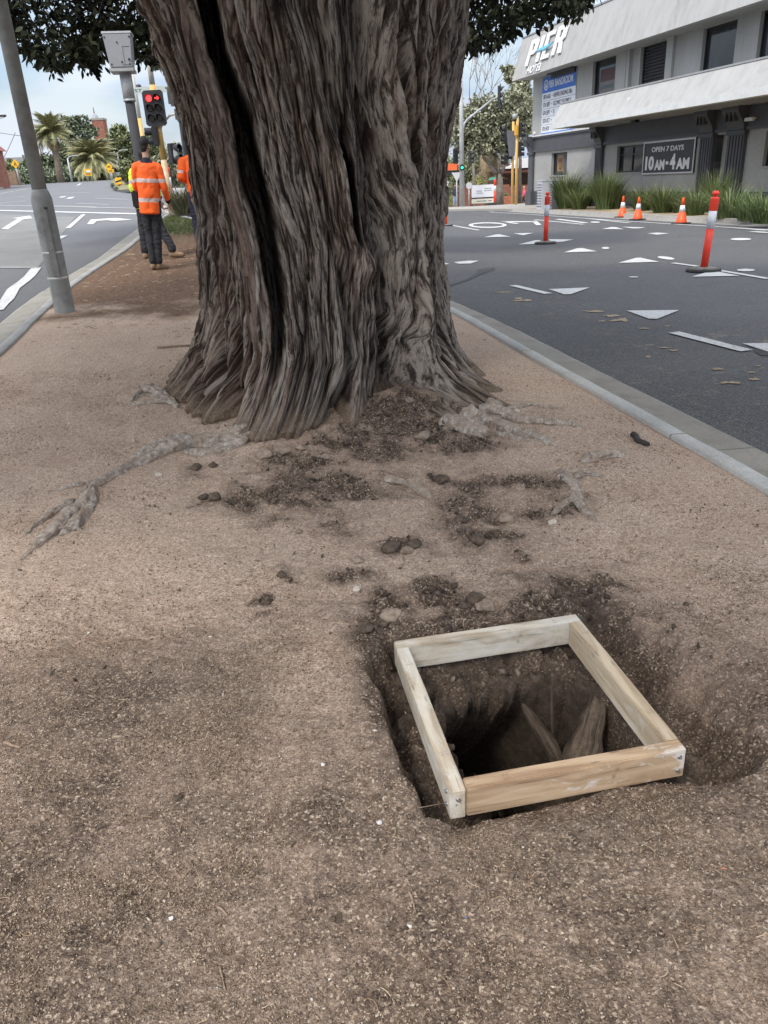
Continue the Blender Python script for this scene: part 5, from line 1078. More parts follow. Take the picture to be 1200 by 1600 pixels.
# ------------------------------------------------------------------ cones and bollards
ORG=simple('safety_orange',(.90,.10,.018),.45,.06,3,0); ORL=simple('safety_orange_bollard',(.88,.055,.025),.45,.06,3,0); REFL=simple('reflective_white',(.74,.75,.77),.35,.10,14,.1); RUB=simple('rubber_base',(.035,.035,.035),.85,.3,8,.4); RUBT=simple('dusty_rubber',(.20,.185,.16),.9,.3,10,.3)
def cone(px,py,h,lab,rz=.3):
    t=thing('traffic_cone',lab,'traffic cone',gp(px,py,RD),rz,'orange traffic cones on the road edge'); s=h/.7
    e=MB(); e.box((0,0,.02*s),(.40*s,.40*s,.04*s),bev=.01*s); e.build('base',RUB,t)
    e=MB(); e.lathe([(.155*s,.04*s),(.15*s,.06*s),(.088*s,.33*s)],28); e.lathe([(.058*s,.50*s),(.030*s,.68*s),(.02*s,.70*s)],28); e.build('body',ORG,t)
    e=MB(); e.lathe([(.089*s,.33*s),(.059*s,.50*s)],28); e.build('band',REFL,t)
cone(972,340,.72,'left cone of the close pair'); cone(996,344,.72,'right cone of the close pair'); cone(1064,350,.72,'lone cone left of the nearest bollard')
def bollard(px,py,h,lab,lean=(0,0),base=True,hat='knob',dz=RD,top=ORL,Y=None):
    loc=gp(px,py,dz) if Y is None else Vector((aty(px,py,Y).x,Y,gz(aty(px,py,Y).x,Y)+dz)); t=thing('bollard',lab,'bollard',loc,0,'orange and white bollards'); s=h/1.15
    if base: e=MB(); e.lathe([(.255*s,0),(.26*s,.02*s),(.245*s,.045*s)],28); b0=e.build('base',RUB,t); e=MB(); e.lathe([(.243*s,.045*s),(.10*s,.066*s),(.06*s,.068*s)],28); e.build('base_cover',RUBT,t)
    T=lambda p:p; st=MB(); st.lathe([(.054*s,.06*s),(.056*s,.62*s)],24); lo=st.build('lower_tube',top,t)
    e=MB(); e.lathe([(.0585*s,.62*s),(.0585*s,.87*s)],24); bd=e.build('band',REFL,t)
    e=MB()
    if hat=='knob': e.lathe([(.056*s,.87*s),(.062*s,.885*s),(.062*s,1.03*s),(.064*s,1.045*s),(.055*s,1.06*s),(.022*s,1.065*s),(.022*s,1.085*s),(.050*s,1.09*s),(.052*s,1.12*s),(.03*s,1.15*s)],24)
    else: e.lathe([(.06*s,.87*s),(.06*s,1.10*s),(.045*s,1.15*s)],24)
    hd=e.build('head',top,t)
    for o in (lo,bd,hd): o.rotation_euler=(lean[0],lean[1],0)
    return t
bollard(1099,424,1.17,'nearest bollard, leaning right, with a smudged white band and grey rubber base',(-.01,.055)); bollard(852,381,1.13,'bollard in the middle of the road with a dirty silver band',(0,.015)); bollard(697,353,1.12,'plain orange bollard half hidden beside the big trunk',hat='flat',top=ORG)
bollard(773,323,1.6,'red and white bollard standing at the right end of the notice board',hat='flat',base=False,Y=55,dz=-.03)
# ------------------------------------------------------------------ people
def evalmesh(o):
    bpy.context.view_layer.update(); me=bpy.data.meshes.new_from_object(o.evaluated_get(bpy.context.evaluated_depsgraph_get())); return me
def blobmesh(parts,voxel=.009,smooth=4,name='blob'):
    """parts: tapered capsules (p0,r0,p1,r1) and ellipsoids (c,(rx,ry,rz),rotz) fused to one continuous skin"""
    mb=MB()
    for p in parts:
        if len(p)==4:
            a,ra,b_,rb=p; a=Vector(a);b_=Vector(b_); mb.ball(a,ra,2); mb.ball(b_,rb,2)
            if (b_-a).length>1e-4: mb.cyl(a,b_,ra,rb,20)
        else:
            c,r,rz=p; rr=bmesh.ops.create_icosphere(mb.b,subdivisions=3,radius=1); Mx=Matrix.Translation(c)@(rz if isinstance(rz,Matrix) else Matrix.Rotation(rz,4,'Z'))@Matrix.Diagonal((*r,1))
            for v in rr['verts']: v.co=Mx@v.co
    me=mb.mesh(); o=bpy.data.objects.new('tmp',me); COL.objects.link(o)
    md=o.modifiers.new('r','REMESH'); md.mode='VOXEL'; md.voxel_size=voxel; md.use_smooth_shade=True
    if smooth: s_=o.modifiers.new('s','SMOOTH'); s_.iterations=smooth; s_.factor=.5
    r=evalmesh(o); bpy.data.objects.remove(o); bpy.data.meshes.remove(me); r.name=name
    return r
SKIN=simple('skin',(.42,.24,.17),.6,.1,20,.1); HAIR=simple('dark_hair',(.016,.012,.010),.75,.3,60,.6,200,.004); NAVY=simple('navy_cloth',(.018,.018,.035),.85,.15,20,.3,90,.003)
HIVIS=simple('orange_hi_vis',(1.0,.13,.012),.75,.05,6,.3,30,.006); TAPE=simple('reflective_tape',(.62,.47,.42),.4,.06,30,.1); TROU=simple('black_trousers',(.022,.022,.026),.85,.3,12,.5,40,.008); BOOT=simple('tan_boot',(.26,.17,.10),.85,.25,20,.5,80,.004); YEL=simple('yellow_hi_vis',(.72,.85,.06),.75,.05,6,.3,30,.006)
def folds(me,amp,seed,fz=14,fx=9):
    n=len(me.vertices); co=np.empty(n*3,np.float32); me.vertices.foreach_get('co',co); co=co.reshape(-1,3); nn=np.empty(n*3,np.float32); me.vertex_normals.foreach_get('vector',nn); nn=nn.reshape(-1,3)
    d=amp*(ridgedf(co[:,0]*fx+seed,co[:,1]*fx,co[:,2]*fz)+.6*pn(co[:,0]*22,co[:,1]*22+seed,co[:,2]*26)); co=co+nn*d[:,None]; me.vertices.foreach_set('co',co.ravel()); me.update()
def byheight(me,rules):
    """assign material index by polygon centre"""
    for p in me.polygons:
        c=p.center
        for i,f in rules:
            if f(c): p.material_index=i
def hand(w_,dirv,side,curl=.5,sc_=1.):
    """capsules of a relaxed hand: wrist at w_, fingers along dirv"""
    d=Vector(dirv).normalized(); s=Vector(side).normalized(); n=d.cross(s).normalized(); P=[]
    pc=w_+d*.05; 
    for k in range(4):
        o=s*(.030-.020*k)*sc_; a=w_+d*.015+o*.6; b_=w_+d*.088+o; P.append((a,.014,b_,.0125))
        L_=[.072,.080,.075,.058][k]; j=b_; dd=d.copy()
        for seg,fr in enumerate((.45,.32,.23)):
            dd=(dd+n*curl*(.35+.3*seg)).normalized(); e=j+dd*L_*fr; P.append((j,.0098-.0008*seg,e,.0090-.0010*seg)); j=e
    t0=w_+d*.025+s*.034; t1=t0+(d*.6+s*.7+n*.25).normalized()*.038; t2=t1+(d*.85+s*.15+n*.5).normalized()*.032; P+= [(w_+d*.01+s*.015,.015,t0,.014),(t0,.0130,t1,.0115),(t1,.0112,t2,.0095)]
    return P
def person(label,loc,rz,J,jmat,tmat,scale=1.,tapes=(1.24,.98),head_turn=0.,collar=True,jz=.80,hands=(True,True),hat=None,bmat=None,hmat=None,sleeve=.78,tip=0.):
    root=thing('person',label,'person',loc,rz,tilt=(0,tip,rz)); root.scale=(scale,)*3
    V=Vector; hc=V(J['head']); nk=V(J['neck']); ch=V(J['chest']); pv=V(J['pelvis'])
    sh=[V(J['shL']),V(J['shR'])]; el=[V(J['elL']),V(J['elR'])]; wr=[V(J['wrL']),V(J['wrR'])]; hp=[V(J['hipL']),V(J['hipR'])]; kn=[V(J['knL']),V(J['knR'])]; an=[V(J['anL']),V(J['anR'])]; to=[V(J['toL']),V(J['toR'])]
    Rh=Matrix.Rotation(head_turn,4,'Z'); f=Rh@V((0,1,0)); r=Rh@V((1,0,0)); up=V((0,0,1))
    P=[(hc+up*.03-f*.01,(.076,.095,.098),head_turn),(hc-up*.045+f*.028,(.058,.068,.070),head_turn),(hc+f*.095-up*.012,.014,hc+f*.112-up*.038,.017),(hc+f*.083-up*.075,.022,hc+f*.088-up*.068,.02),
       (hc+f*.075+up*.012,.022,hc+f*.075+up*.012+r*.03,.02),(hc+f*.075+up*.012,.022,hc+f*.075+up*.012-r*.03,.02),
       (hc+r*.078-up*.01,(.012,.022,.034),head_turn),(hc-r*.078-up*.01,(.012,.022,.034),head_turn),
       (hc-up*.06-f*.01,.058,nk,.062),(nk,.065,ch,.10),(ch,(.17,.11,.20),0),(ch,.12,pv,.12),(pv,(.155,.11,.12),0)]
    for i in(0,1):
        P+=[(nk-up*.05,.05,sh[i]-up*.035,.045),(sh[i]-up*.035,.048,el[i],.042),(el[i],.042,wr[i],.027),(hp[i],.09,kn[i],.062),(kn[i],.062,an[i]+up*.12,.048),(an[i]+up*.12,.046,an[i],.040),(an[i],.042,to[i],.030)]
        if hands[i]:
            d=(wr[i]-el[i]).normalized(); sd_=V((0,1,0)); P+=hand(wr[i]+d*.01,d,sd_ if i==1 else sd_,.45)
    link('body',blobmesh(P,.0085,2,'body'),root,SKIN)
    # hair
    hm=blobmesh([(hc+up*.042-f*.018,(.083,.098,.092),head_turn),(hc-f*.055-up*.02,(.066,.048,.070),head_turn)],.010,3)
    if hat: link('cap',hm,root,hat)
    else: link('hair',hm,root,hmat or HAIR)
    if J.get('beard'): link('beard',blobmesh([(hc-up*.072+f*.040,(.056,.058,.042),head_turn)],.009,2),root,HAIR)
    # jacket
    P=[(ch+up*.02,(.205,.135,.20),0),(ch-up*.12,(.185,.135,.20),0),(pv+up*.10,(.190,.165,.18),0),(V((pv.x,pv.y,jz+.01)),(.190,.165,.11),0),(nk-up*.07,.085,nk-up*.02,.078)]
    for q_ in(-.045,.045): P.append((ch+V((q_,0,-.05)),.150,V((pv.x+q_,pv.y,jz)),.150))
    for i in(0,1):
        ce=el[i].lerp(wr[i],sleeve); P+=[(nk-up*.055,.075,sh[i]-up*.025,.070),(sh[i]-up*.025,.078,el[i],.062),(el[i],.062,ce,.052)]
    jm=blobmesh(P,.011,3,'jacket')
    for v in jm.vertices:
        if v.co.z<jz and abs(v.co.x-pv.x)<.26 and (v.co-V((pv.x,pv.y,v.co.z))).length<.28: v.co.z=jz+(v.co.z-jz)*.15
    folds(jm,.0045,hash(label)%17)
    for mm in (jmat,TAPE,NAVY): jm.materials.append(mm)
    def ontorso(c): return abs(c.x-(pv.x+ch.x)/2)<.235
    rules=[(1,lambda c:ontorso(c) and any(abs(c.z-t)<.026 for t in tapes))]
    for i in(0,1):
        ce=el[i].lerp(wr[i],sleeve); a=sh[i];b_=el[i]
        rules.append((1,lambda c,a=a,b_=b_:(not ontorso(c) or c.z>1.3) and .62<((c-a).dot(b_-a))/((b_-a).length_squared)<.78 and (c-a.lerp(b_,.7)).length<.12 and abs(c.x-pv.x)>.17))
        rules.append((2,lambda c,ce=ce,i=i:(c-ce).length<.060+.0))
    if collar: rules.append((2,lambda c:c.z>nk.z-.045 and (c-nk).length<.115))
    rules.append((2,lambda c:c.x-pv.x>.135 and c.z<.97 and (c-V((pv.x,pv.y,c.z))).length<.24 and abs(c.y-pv.y)<.09))
    byheight(jm,rules); link('jacket',jm,root)
    # trousers
    P=[(pv,(.165,.125,.13),0),(pv-up*.05,(.165,.125,.12),0)]
    for i in(0,1): P+=[(hp[i],.108,kn[i],.080),(kn[i],.080,an[i]+up*.10,.064),(an[i]+up*.10,.066,an[i]+up*.05,.068)]
    tm=blobmesh(P,.011,3,'trousers'); folds(tm,.008,3,18,7); link('trousers',tm,root,tmat)
    for i in(0,1):
        d=(to[i]-an[i]); d.z=0; d.normalize(); a=an[i]; hz=a.z
        bm_=blobmesh([(a+up*.06,.052,a,.050),(a-d*.02-up*.03,.048,a+d*.08-up*.035,.046),(a+d*.08-up*.038,.046,a+d*.155-up*.045,.040)],.009,2,'boot')
        for v in bm_.vertices: v.co.z=max(v.co.z,hz-.078)
        byheight(bm_,[]); bo=link('boot',bm_,root,bmat or BOOT)
    return root
def Jst(**k):
    J=dict(head=(0,.02,1.68),neck=(0,-.005,1.52),chest=(0,0,1.30),pelvis=(0,0,.96),shL=(-.195,0,1.43),shR=(.195,0,1.43),elL=(-.25,-.02,1.14),elR=(.25,-.02,1.14),wrL=(-.24,.10,.90),wrR=(.24,.10,.90),hipL=(-.09,0,.90),hipR=(.09,0,.90),knL=(-.10,.02,.50),knR=(.10,.02,.50),anL=(-.11,-.02,.08),anR=(.11,-.02,.08),toL=(-.12,.10,.05),toR=(.12,.10,.05)); J.update(k); return J
def pl(px,py,dz=0.,soil=True): return sp(px,py) if soil else gp(px,py,dz)
p1=sp(243,421); 
person('man in an orange hi vis jacket and black trousers seen from behind on the mulch',p1,rad(10),Jst(head=(-.01,.03,1.70),elR=(.275,-.03,1.15),wrR=(.335,.10,.93),elL=(-.24,.08,1.16),wrL=(-.10,.28,1.10),knL=(-.055,.03,.50),knR=(.085,.01,.50),anL=(-.035,-.04,.08),anR=(.075,-.02,.08),toL=(-.06,.10,.05),toR=(.19,.05,.05),hipL=(-.085,0,.92),hipR=(.085,0,.92),beard=1),HIVIS,TROU,scale=.955,head_turn=rad(-28),jz=.80,tip=rad(4.5)).scale=(.78,.88,.965)
p2=sp(262,403)
person('worker in a yellow hi vis jacket mostly hidden behind the man in orange',p2+Vector((-.16,.0,0)),rad(-12),Jst(head=(.03,.02,1.56),neck=(.02,0,1.42),chest=(-.02,0,1.24),pelvis=(-.04,0,.94),shL=(-.19,0,1.36),shR=(.15,0,1.36),elL=(-.25,.0,1.10),elR=(.17,-.02,1.12),wrL=(-.22,.18,1.0),wrR=(.15,.1,.90),hipL=(-.12,0,.90),hipR=(.04,0,.90),knL=(-.19,.02,.50),knR=(.12,.0,.50),anL=(-.20,-.02,.08),anR=(.30,-.04,.09),toL=(-.2,.1,.05),toR=(.42,.0,.05)),YEL,TROU,scale=.97,tapes=(1.2,.95))
p3=sp(322,388)
person('worker in an orange hi vis jacket half hidden behind the left side of the trunk',p3,rad(20),Jst(shL=(-.20,0,1.43),elL=(-.28,-.06,1.16),wrL=(-.14,.14,1.10),pelvis=(.02,0,.96)),HIVIS,simple('navy_trousers',(.022,.025,.05),.85,.2,10,.4,40,.006),scale=1.0,tapes=(),jz=.78,collar=False)
bg_=MB(); bg_.box((0,0,.13),(.10,.12,.24),bev=.02); q=p1+Vector((-.17,.20,.83)); bo=bg_.build('tool_pouch',simple('black_nylon',(.02,.02,.022),.8,.2,10),loc=q); bo.rotation_euler.z=rad(10); tag(bo,'black pouch held at the left hip of the man in orange','pouch')
CHILD=simple('pink_coat',(.75,.10,.17),.8,.06,8,.2); 
_w=aty(818.5,318.5,84); wk=person('distant walker in a pink coat and black trousers by the yellow signal pole',(_w.x,84,_w.z),rad(95),Jst(anL=(-.10,.18,.09),anR=(.10,-.18,.10),toL=(-.1,.30,.05),toR=(.1,-.06,.05),knL=(-.09,.14,.50),knR=(.09,.02,.50)),CHILD,TROU,scale=.92,tapes=(),collar=False,jz=.82,hmat=simple('blonde_hair',(.62,.45,.35),.7,.1,20))
_w=aty(711.5,322.5,66); person('distant person in dark top and pale jeans, left of the mast pole',(_w.x,66,_w.z),rad(170),Jst(),simple('dark_top',(.03,.035,.05),.8,.1,8,.2),simple('pale_jeans',(.25,.36,.55),.8,.1,8,.2),scale=.92,tapes=(),collar=False,jz=.86)
# ------------------------------------------------------------------ poles on the left
GALV=simple('weathered_grey_steel',(.30,.30,.285),.6,.22,1.6,.3,40,.003,c2=(.17,.165,.15)); GALV2=simple('light_galvanised',(.42,.43,.43),.5,.15,4,.1,metal=.2); DPOLE=simple('charcoal_pole',(.045,.045,.048),.8,.12,2,.1); YPOLE=simple('yellow_pole_paint',(.68,.38,.06),.6,.22,3,.3,30,.003,c2=(.50,.40,.26)); YWORN=simple('worn_yellow_paint',(.58,.50,.38),.7,.25,2.2,.4,30,.003,c2=(.62,.33,.05)); BLK=simple('signal_black',(.030,.031,.034),.55,.15,6,.1); STEELB=simple('steel_strap',(.62,.60,.56),.4,.1,20,metal=.5)
pp=sp(102,487); lp=thing('lamp_post','thick weathered grey steel lamp post at the left kerb with two steel straps','lamp post',pp)
r_=.106
e=MB(); e.lathe([(r_*1.0,-.2),(r_*1.0,.0),(r_*.99,1.13),(r_*.97,1.16),(r_*.80,1.22),(r_*.70,1.24)],40); e.build('base_section',GALV,lp)
e=MB(); e.lathe([(r_*.69,1.235),(r_*.665,3.5),(r_*.52,7.5)],36); sh=e.build('shaft',GALV,lp); sh.rotation_euler.y=0.
e=MB(); e.tube([(0,0,7.4),(.1,.0,8.2),(.9,-.3,8.7),(2.0,-.7,8.8)],[.06,.05,.04,.035],12); e.build('outreach_arm',GALV,lp)
for z in (.36,.62): e=MB(); e.lathe([(r_*1.005,z-.012),(r_*1.02,z-.010),(r_*1.02,z+.010),(r_*1.005,z+.012)],36); e.build('strap',STEELB,lp)
e=MB(); dd=Vector((.30,-.95,0)).normalized(); s_=Vector((.95,.30,0)); e.box(Vector((0,0,.72))+dd*r_*1.01,(.065,.012,.68),rz=math.atan2(s_.y,s_.x),bev=.004); e.build('hatch_door',GALV,lp)
e=MB(); e.box(Vector((0,0,1.06))+dd*r_*1.06+s_*.03,(.03,.02,.02)); e.build('hatch_lock',BLK,lp)
# camera pole
cpx=aty(241,396,13.6); cb=Vector((cpx.x,13.6,gz(cpx.x,13.6)))
def upz(px,py,Y): return aty(px,py,Y).z
cp=thing('camera_pole','tall charcoal pole carrying a grey tapered camera cabinet, left of the trunk','camera pole',cb)
z1=upz(203,147,13.6)-cb.z; z2=upz(196,111,13.6)-cb.z; z3=upz(188,56,13.6)-cb.z
e=MB(); e.lathe([(.082,-.1),(.074,z1)],32); e.build('shaft',DPOLE,cp); e=MB(); e.lathe([(.090,z1-.1),(.090,z2)],32); e.lathe([(.094,z1-.105),(.094,z1-.07)],32); e.build('collar',GALV2,cp)
e=MB(); hw=.255; pr=[(-.185,z2+.03),(.14,z2+.03),(.185,z3),(-.225,z3)]; e.prism(pr,.34,Matrix.Translation((0,-.19,0))); bmesh.ops.bevel(e.b,geom=list(e.b.edges),offset=.008,segments=2,affect='EDGES'); hs=e.build('housing',simple('cabinet_paint_grey',(.34,.345,.36),.5,.06,3,.05),cp); hs.rotation_euler.z=rad(9)
e=MB(); e.box((-.025,0,z2+.0),(.36,.38,.05),rz=rad(9),bev=.005); e.build('housing_base',GALV2,cp); e=MB(); e.box((-.02,0,z3+.02),(.43,.38,.03),rz=rad(9),bev=.004); e.build('housing_lid',simple('pale_lid',(.55,.56,.58),.5,.06,3,.05),cp)
e=MB(); zz_=z3-z2
for (x,z) in [(-.20,z3-.04),(.16,z3-.04),(-.155,z2+.07),(.11,z2+.07),(-.03,z3-.11),(.0,z2+.10)]: e.cyl((x,-.192,z),(x,-.200,z),.012,.012,8)
e.build('rivet',BLK,hs)
e=MB(); 
for a_ in [(.09,.0,z2+.30,.10,.004),(.04,.0,z2+.18,.004,.24)]: e.box((a_[0],-.1915,a_[2]),(a_[3],.004,a_[4]))
e.box((.05,-.1915,z2+.06),(.10,.004,.004)); e.build('door_seam',BLK,hs); e=MB(); e.cyl((.11,-.19,z2+.13),(.11,-.205,z2+.13),.016,.016,10); e.build('lock',BLK,hs)
# traffic signal lamps
def lamp(name,c,e_): return simple(name,c,.3,.05,8,0,emit=e_)
REDL=lamp('red_lens_lit',(1,.03,.03),2.6); DARKL=simple('unlit_lens',(.05,.04,.03),.25,.3,20,0); GRNL=lamp('green_lens_lit',(.02,.75,.45),2.5)
def signal_head(parent,c,rz,cols,rows,lit,s=1.,back=True,name='signal_head'):
    """target board with hooded lenses facing local -Y"""
    Mh=Matrix.Translation(c)@Matrix.Rotation(rz,4,'Z'); W=(.30*cols+.10)*s; Ht=(.30*rows+.18)*s; e=MB()
    if back:
        e.prism([(x,z) for x,z in [(-W/2+.06,-Ht/2),(W/2-.06,-Ht/2),(W/2,-Ht/2+.06),(W/2,Ht/2-.06),(W/2-.06,Ht/2),(-W/2+.06,Ht/2),(-W/2,Ht/2-.06),(-W/2,-Ht/2+.06)]],.03,Mh)
    e.box(Mh@Vector((0,.09,0)),(.28*cols*s,.14,.30*rows*s),M=Matrix.Rotation(rz,4,'Z')); h=e.build(name,BLK,parent)
    for i in range(cols):
        for j in range(rows):
            x=(i-(cols-1)/2)*.28*s; z=((rows-1)/2-j)*.30*s; v=e=MB(); n=14; A=[];Bv=[]
            for k in range(n):
                t=rad(-35)+rad(250)*k/(n-1); A.append(e.b.verts.new(Mh@Vector((x+.115*s*math.cos(t),-.0,z+.115*s*math.sin(t)))));Bv.append(e.b.verts.new(Mh@Vector((x+.115*s*math.cos(t),-.20*s*(.35+.65*max(0,math.sin(t))),z+.115*s*math.sin(t)))))
            for k in range(n-1): e.b.faces.new((A[k],A[k+1],Bv[k+1],Bv[k]))
            e.build('visor',BLK,h)
            e=MB(); e.cyl(Mh@Vector((x,-.004,z)),Mh@Vector((x,-.020,z)),.100*s,.085*s,24); e.build('lens',lit.get((i,j),DARKL),h)
    return h
yb=gp(268,332,.02); yp=thing('traffic_signal','yellow and white signal pole left of the trunk with a lit red twin signal','traffic signal',yb); Yy_=yb.y
zt=upz(222,80,Yy_)-yb.z; zy=upz(232,133,Yy_)-yb.z; zm=upz(255,250,Yy_)-yb.z
e=MB(); e.cyl((0,0,-.1),(0,0,zm),.085,.085,20); e.build('lower_pole',YWORN,yp); e=MB(); e.cyl((0,0,zm),(0,0,zy),.084,.08,20); e.build('mid_pole',YPOLE,yp); e=MB(); e.cyl((0,0,zy),(0,0,zt),.079,.07,20); e.build('upper_pole',simple('cream_pole',(.50,.48,.42),.6,.1,3),yp)
sg=upz(238,170,Yy_)-yb.z
ARW=simple('dark_mask',(.02,.0,.0),.4,0,1,0)
hd_=signal_head(yp,Vector((-.01,-.14,sg)),0,2,3,{(0,0):REDL},.84)
# right hand red arrow: black disc with lit chevron
e=MB(); e.prism([(.108-.07,sg+.237),(.108+.01,sg+.237),(.108+.01,sg+.267),(.108-.07,sg+.267)],.006,Matrix.Translation((0,-.172,0))); e.prism([(.108,sg+.195),(.108+.062,sg+.252),(.108,sg+.309),(.108,sg+.276),(.108+.025,sg+.252),(.108,sg+.228)],.006,Matrix.Translation((0,-.173,0))); e.build('arrow_lens',REDL,hd_)
# side mounted heads lower down, seen from behind
def backhead(parent,c,rz,rows=3,s=1.,name='signal_head'):
    e=MB(); Mh=Matrix.Rotation(rz,4,'Z')
    e.box(Vector(c),(.32*s,.16,.30*rows*s),M=Mh,bev=.02); h=e.build(name,BLK,parent)
    for j in range(rows):
        z=((rows-1)/2-j)*.30*s; e=MB(); d=Mh@Vector((0,-1,0)); e.cyl(Vector(c)+Vector((0,0,z))+d*.08,Vector(c)+Vector((0,0,z))+d*.27,.115*s,.125*s,16,caps=False); e.build('visor',BLK,h)
        e=MB(); e.cyl(Vector(c)+Vector((0,0,z))+d*.075,Vector(c)+Vector((0,0,z))+d*.09,.1*s,.1*s,16); e.build('lens',DARKL,h)
    return h
za=upz(247,212,Yy_)-yb.z; zb_=upz(257,232,Yy_)-yb.z
backhead(yp,(-.13,-.08,za-.02),rad(-75),2,.85); backhead(yp,(.32,-.05,zb_-.15),rad(60),2,.9)
e=MB(); e.box((.42,-.14,zb_-.15),(.16,.12,.30),bev=.03); e.build('push_button_box',GALV2,yp)
zar=upz(249,200,Yy_)-yb.z; e=MB(); e.tube([(0,0,zar-.1),(.12,.0,zar+.10),(.35,.02,zar+.30),(.95,.1,zar+.45),(1.4,.1,zar+.52)],[.03]*5,10); e.build('bracket_arm',simple('cream_arm',(.55,.50,.36),.6,.1,3),yp)
SIGNG=simple('street_blade_white',(.58,.62,.60),.5,.06,4,0); STG=simple('street_blade_green',(.03,.16,.11),.5,.06,4,0)
zs_=upz(240,140,Yy_)-yb.z
for sgn,x0,ln_,tx in ((1,.1,.82,None),(-1,-.1,.75,'Y ST')):
    st=bpy.data.objects.new('street_name_blade',None)
    e=MB(); e.box((x0+sgn*ln_/2,0,zs_),(ln_,.02,.16)); bl=e.build('street_blade',SIGNG,yp)
    if tx is None:
        e=MB(); [e.box((x0+.26+.052*q_,-.0115,zs_+.025),(.036,.003,.055 if q_%3 else .045)) for q_ in range(9)]; e.box((x0+.48,-.0115,zs_-.045),(.36,.003,.02)); e.build('print',STG,bl); bpy.data.objects.remove(st); continue
    me=text_mesh(tx,.40,.075,.004,.0)
    for v in me.vertices: v.co+=Vector((x0+(sgn*ln_/2)-.24,-.0115,zs_-.04))
    link('lettering',me,bl,STG); bpy.data.objects.remove(st)
# second thin pole behind
y2=aty(226,235,30.); yb2=Vector((y2.x,30.,gz(y2.x,30))); p_=thing('thin_pole','thin cream and yellow pole just right of the camera pole','pole',yb2); za=upz(208,118,30)-yb2.z; zb2=upz(219,185,30)-yb2.z
e=MB(); e.cyl((0,0,0),(0,0,zb2),.075,.07,14); e.build('lower_pole',YPOLE,p_); e=MB(); e.cyl((0,0,zb2),(0,0,za),.065,.055,14); e.build('upper_pole',simple('cream_pole',(.5,.48,.42),.6,.1,3),p_); e=MB(); e.ball((.15,0,za-.35),.09,2); e.cyl((0,0,za-.30),(.15,0,za-.3),.02,.02,8); e.build('dome_camera',BLK,p_)
q=aty(297,270,20.); qb=Vector((q.x,20.,gz(q.x,20))); zz1=upz(284,180,20)-qb.z; t_=thing('dark_pole','dark grey pole standing just left of the trunk behind the workers','pole',qb); e=MB(); e.cyl((0,0,-.1),(0,0,zz1),.11,.10,20); e.build('shaft',simple('slate_pole',(.11,.12,.125),.55,.1,2),t_); e=MB(); e.box((-.05,-.02,zz1+.02),(.2,.2,.3),bev=.04); e.build('cap',GALV2,t_); e=MB(); e.box((-.15,-.02,upz(270,150,20)-qb.z),(.22,.2,.42),bev=.05); e.build('lamp_housing',GALV2,t_)
# ------------------------------------------------------------------ right hand signals, signs and board
def Zat(px,py,Y): return aty(px,py,Y).z
def stand(px,py,Y,dz=-.03): 
    a=aty(px,py,Y); return Vector((a.x,Y,gz(a.x,Y)+dz))
k=54.; b0=stand(722,322,k); ms=thing('mast_pole','tall pale galvanised mast pole with an outreach arm and hanging signal right of the trunk','mast pole',b0)
e=MB(); e.cyl((0,0,0),(0,0,Zat(722,70,k)-b0.z),.17,.10,18); e.build('shaft',GALV2,ms)
pz=lambda px,py:Vector((aty(px,py,k).x-b0.x,0,Zat(px,py,k)-b0.z))
e=MB(); e.tube([pz(723,205),pz(725,194),pz(730,187),pz(771,154)],[.08,.08,.075,.06],10); e.build('outreach_arm',GALV2,ms)
signal_head(ms,pz(782,150),rad(75),1,3,{},1.25)
e=MB(); e.tube([pz(771,155),pz(781,150)],.04,8); e.build('bracket',GALV2,ms)
signal_head(ms,pz(712,244),0,1,3,{},.85); backhead(ms,pz(734,246),rad(70),3,.85); signal_head(ms,pz(721.5,262)+Vector((0,-.2,0)),0,1,1,{(0,0):GRNL},.75)
k=50.; b0=stand(806,326,k); ys_=thing('traffic_signal','front yellow signal pole at the hotel corner hung with black signal heads','traffic signal',b0); pz=lambda px,py:Vector((aty(px,py,k).x-b0.x,0,Zat(px,py,k)-b0.z))
e=MB(); e.cyl((0,0,0),(0,0,Zat(805,185,k)-b0.z),.085,.08,16); e.build('pole',YPOLE,ys_); e=MB(); e.box(pz(806,204)+Vector((0,-.15,0)),(.22,.16,.60),bev=.05); e.build('controller_box',simple('yellow_box',(.78,.42,.05),.5,.08,3),ys_)
backhead(ys_,pz(813,203),rad(90),3,.85); backhead(ys_,pz(812,233),rad(95),3,.9)
e=MB(); e.cyl(pz(805,186),pz(804,178),.12,.16,12); e.build('detector',GALV2,ys_)
k=52.; b0=stand(800,322,k); y3=thing('traffic_signal','rear yellow signal pole beside the front one, with heads facing left','traffic signal',b0); pz=lambda px,py:Vector((aty(px,py,k).x-b0.x,0,Zat(px,py,k)-b0.z))
e=MB(); e.cyl((0,0,0),(0,0,Zat(801,190,k)-b0.z),.08,.075,16); e.build('pole',YPOLE,y3)
backhead(y3,pz(790,210),rad(-80),3,.95); backhead(y3,pz(797,237),rad(-60),3,.95); backhead(y3,pz(790,250),rad(-80),2,.9); e=MB(); e.prism([(-.14,-.70),(.20,-.70),(.30,.70),(-.32,.70)],.04,Matrix.Translation(pz(797,225)+Vector((0,-.55,0)))@Matrix.Rotation(rad(0),4,'Z')); e.build('target_board',simple('grey_board',(.14,.145,.16),.5,.1,3),y3)
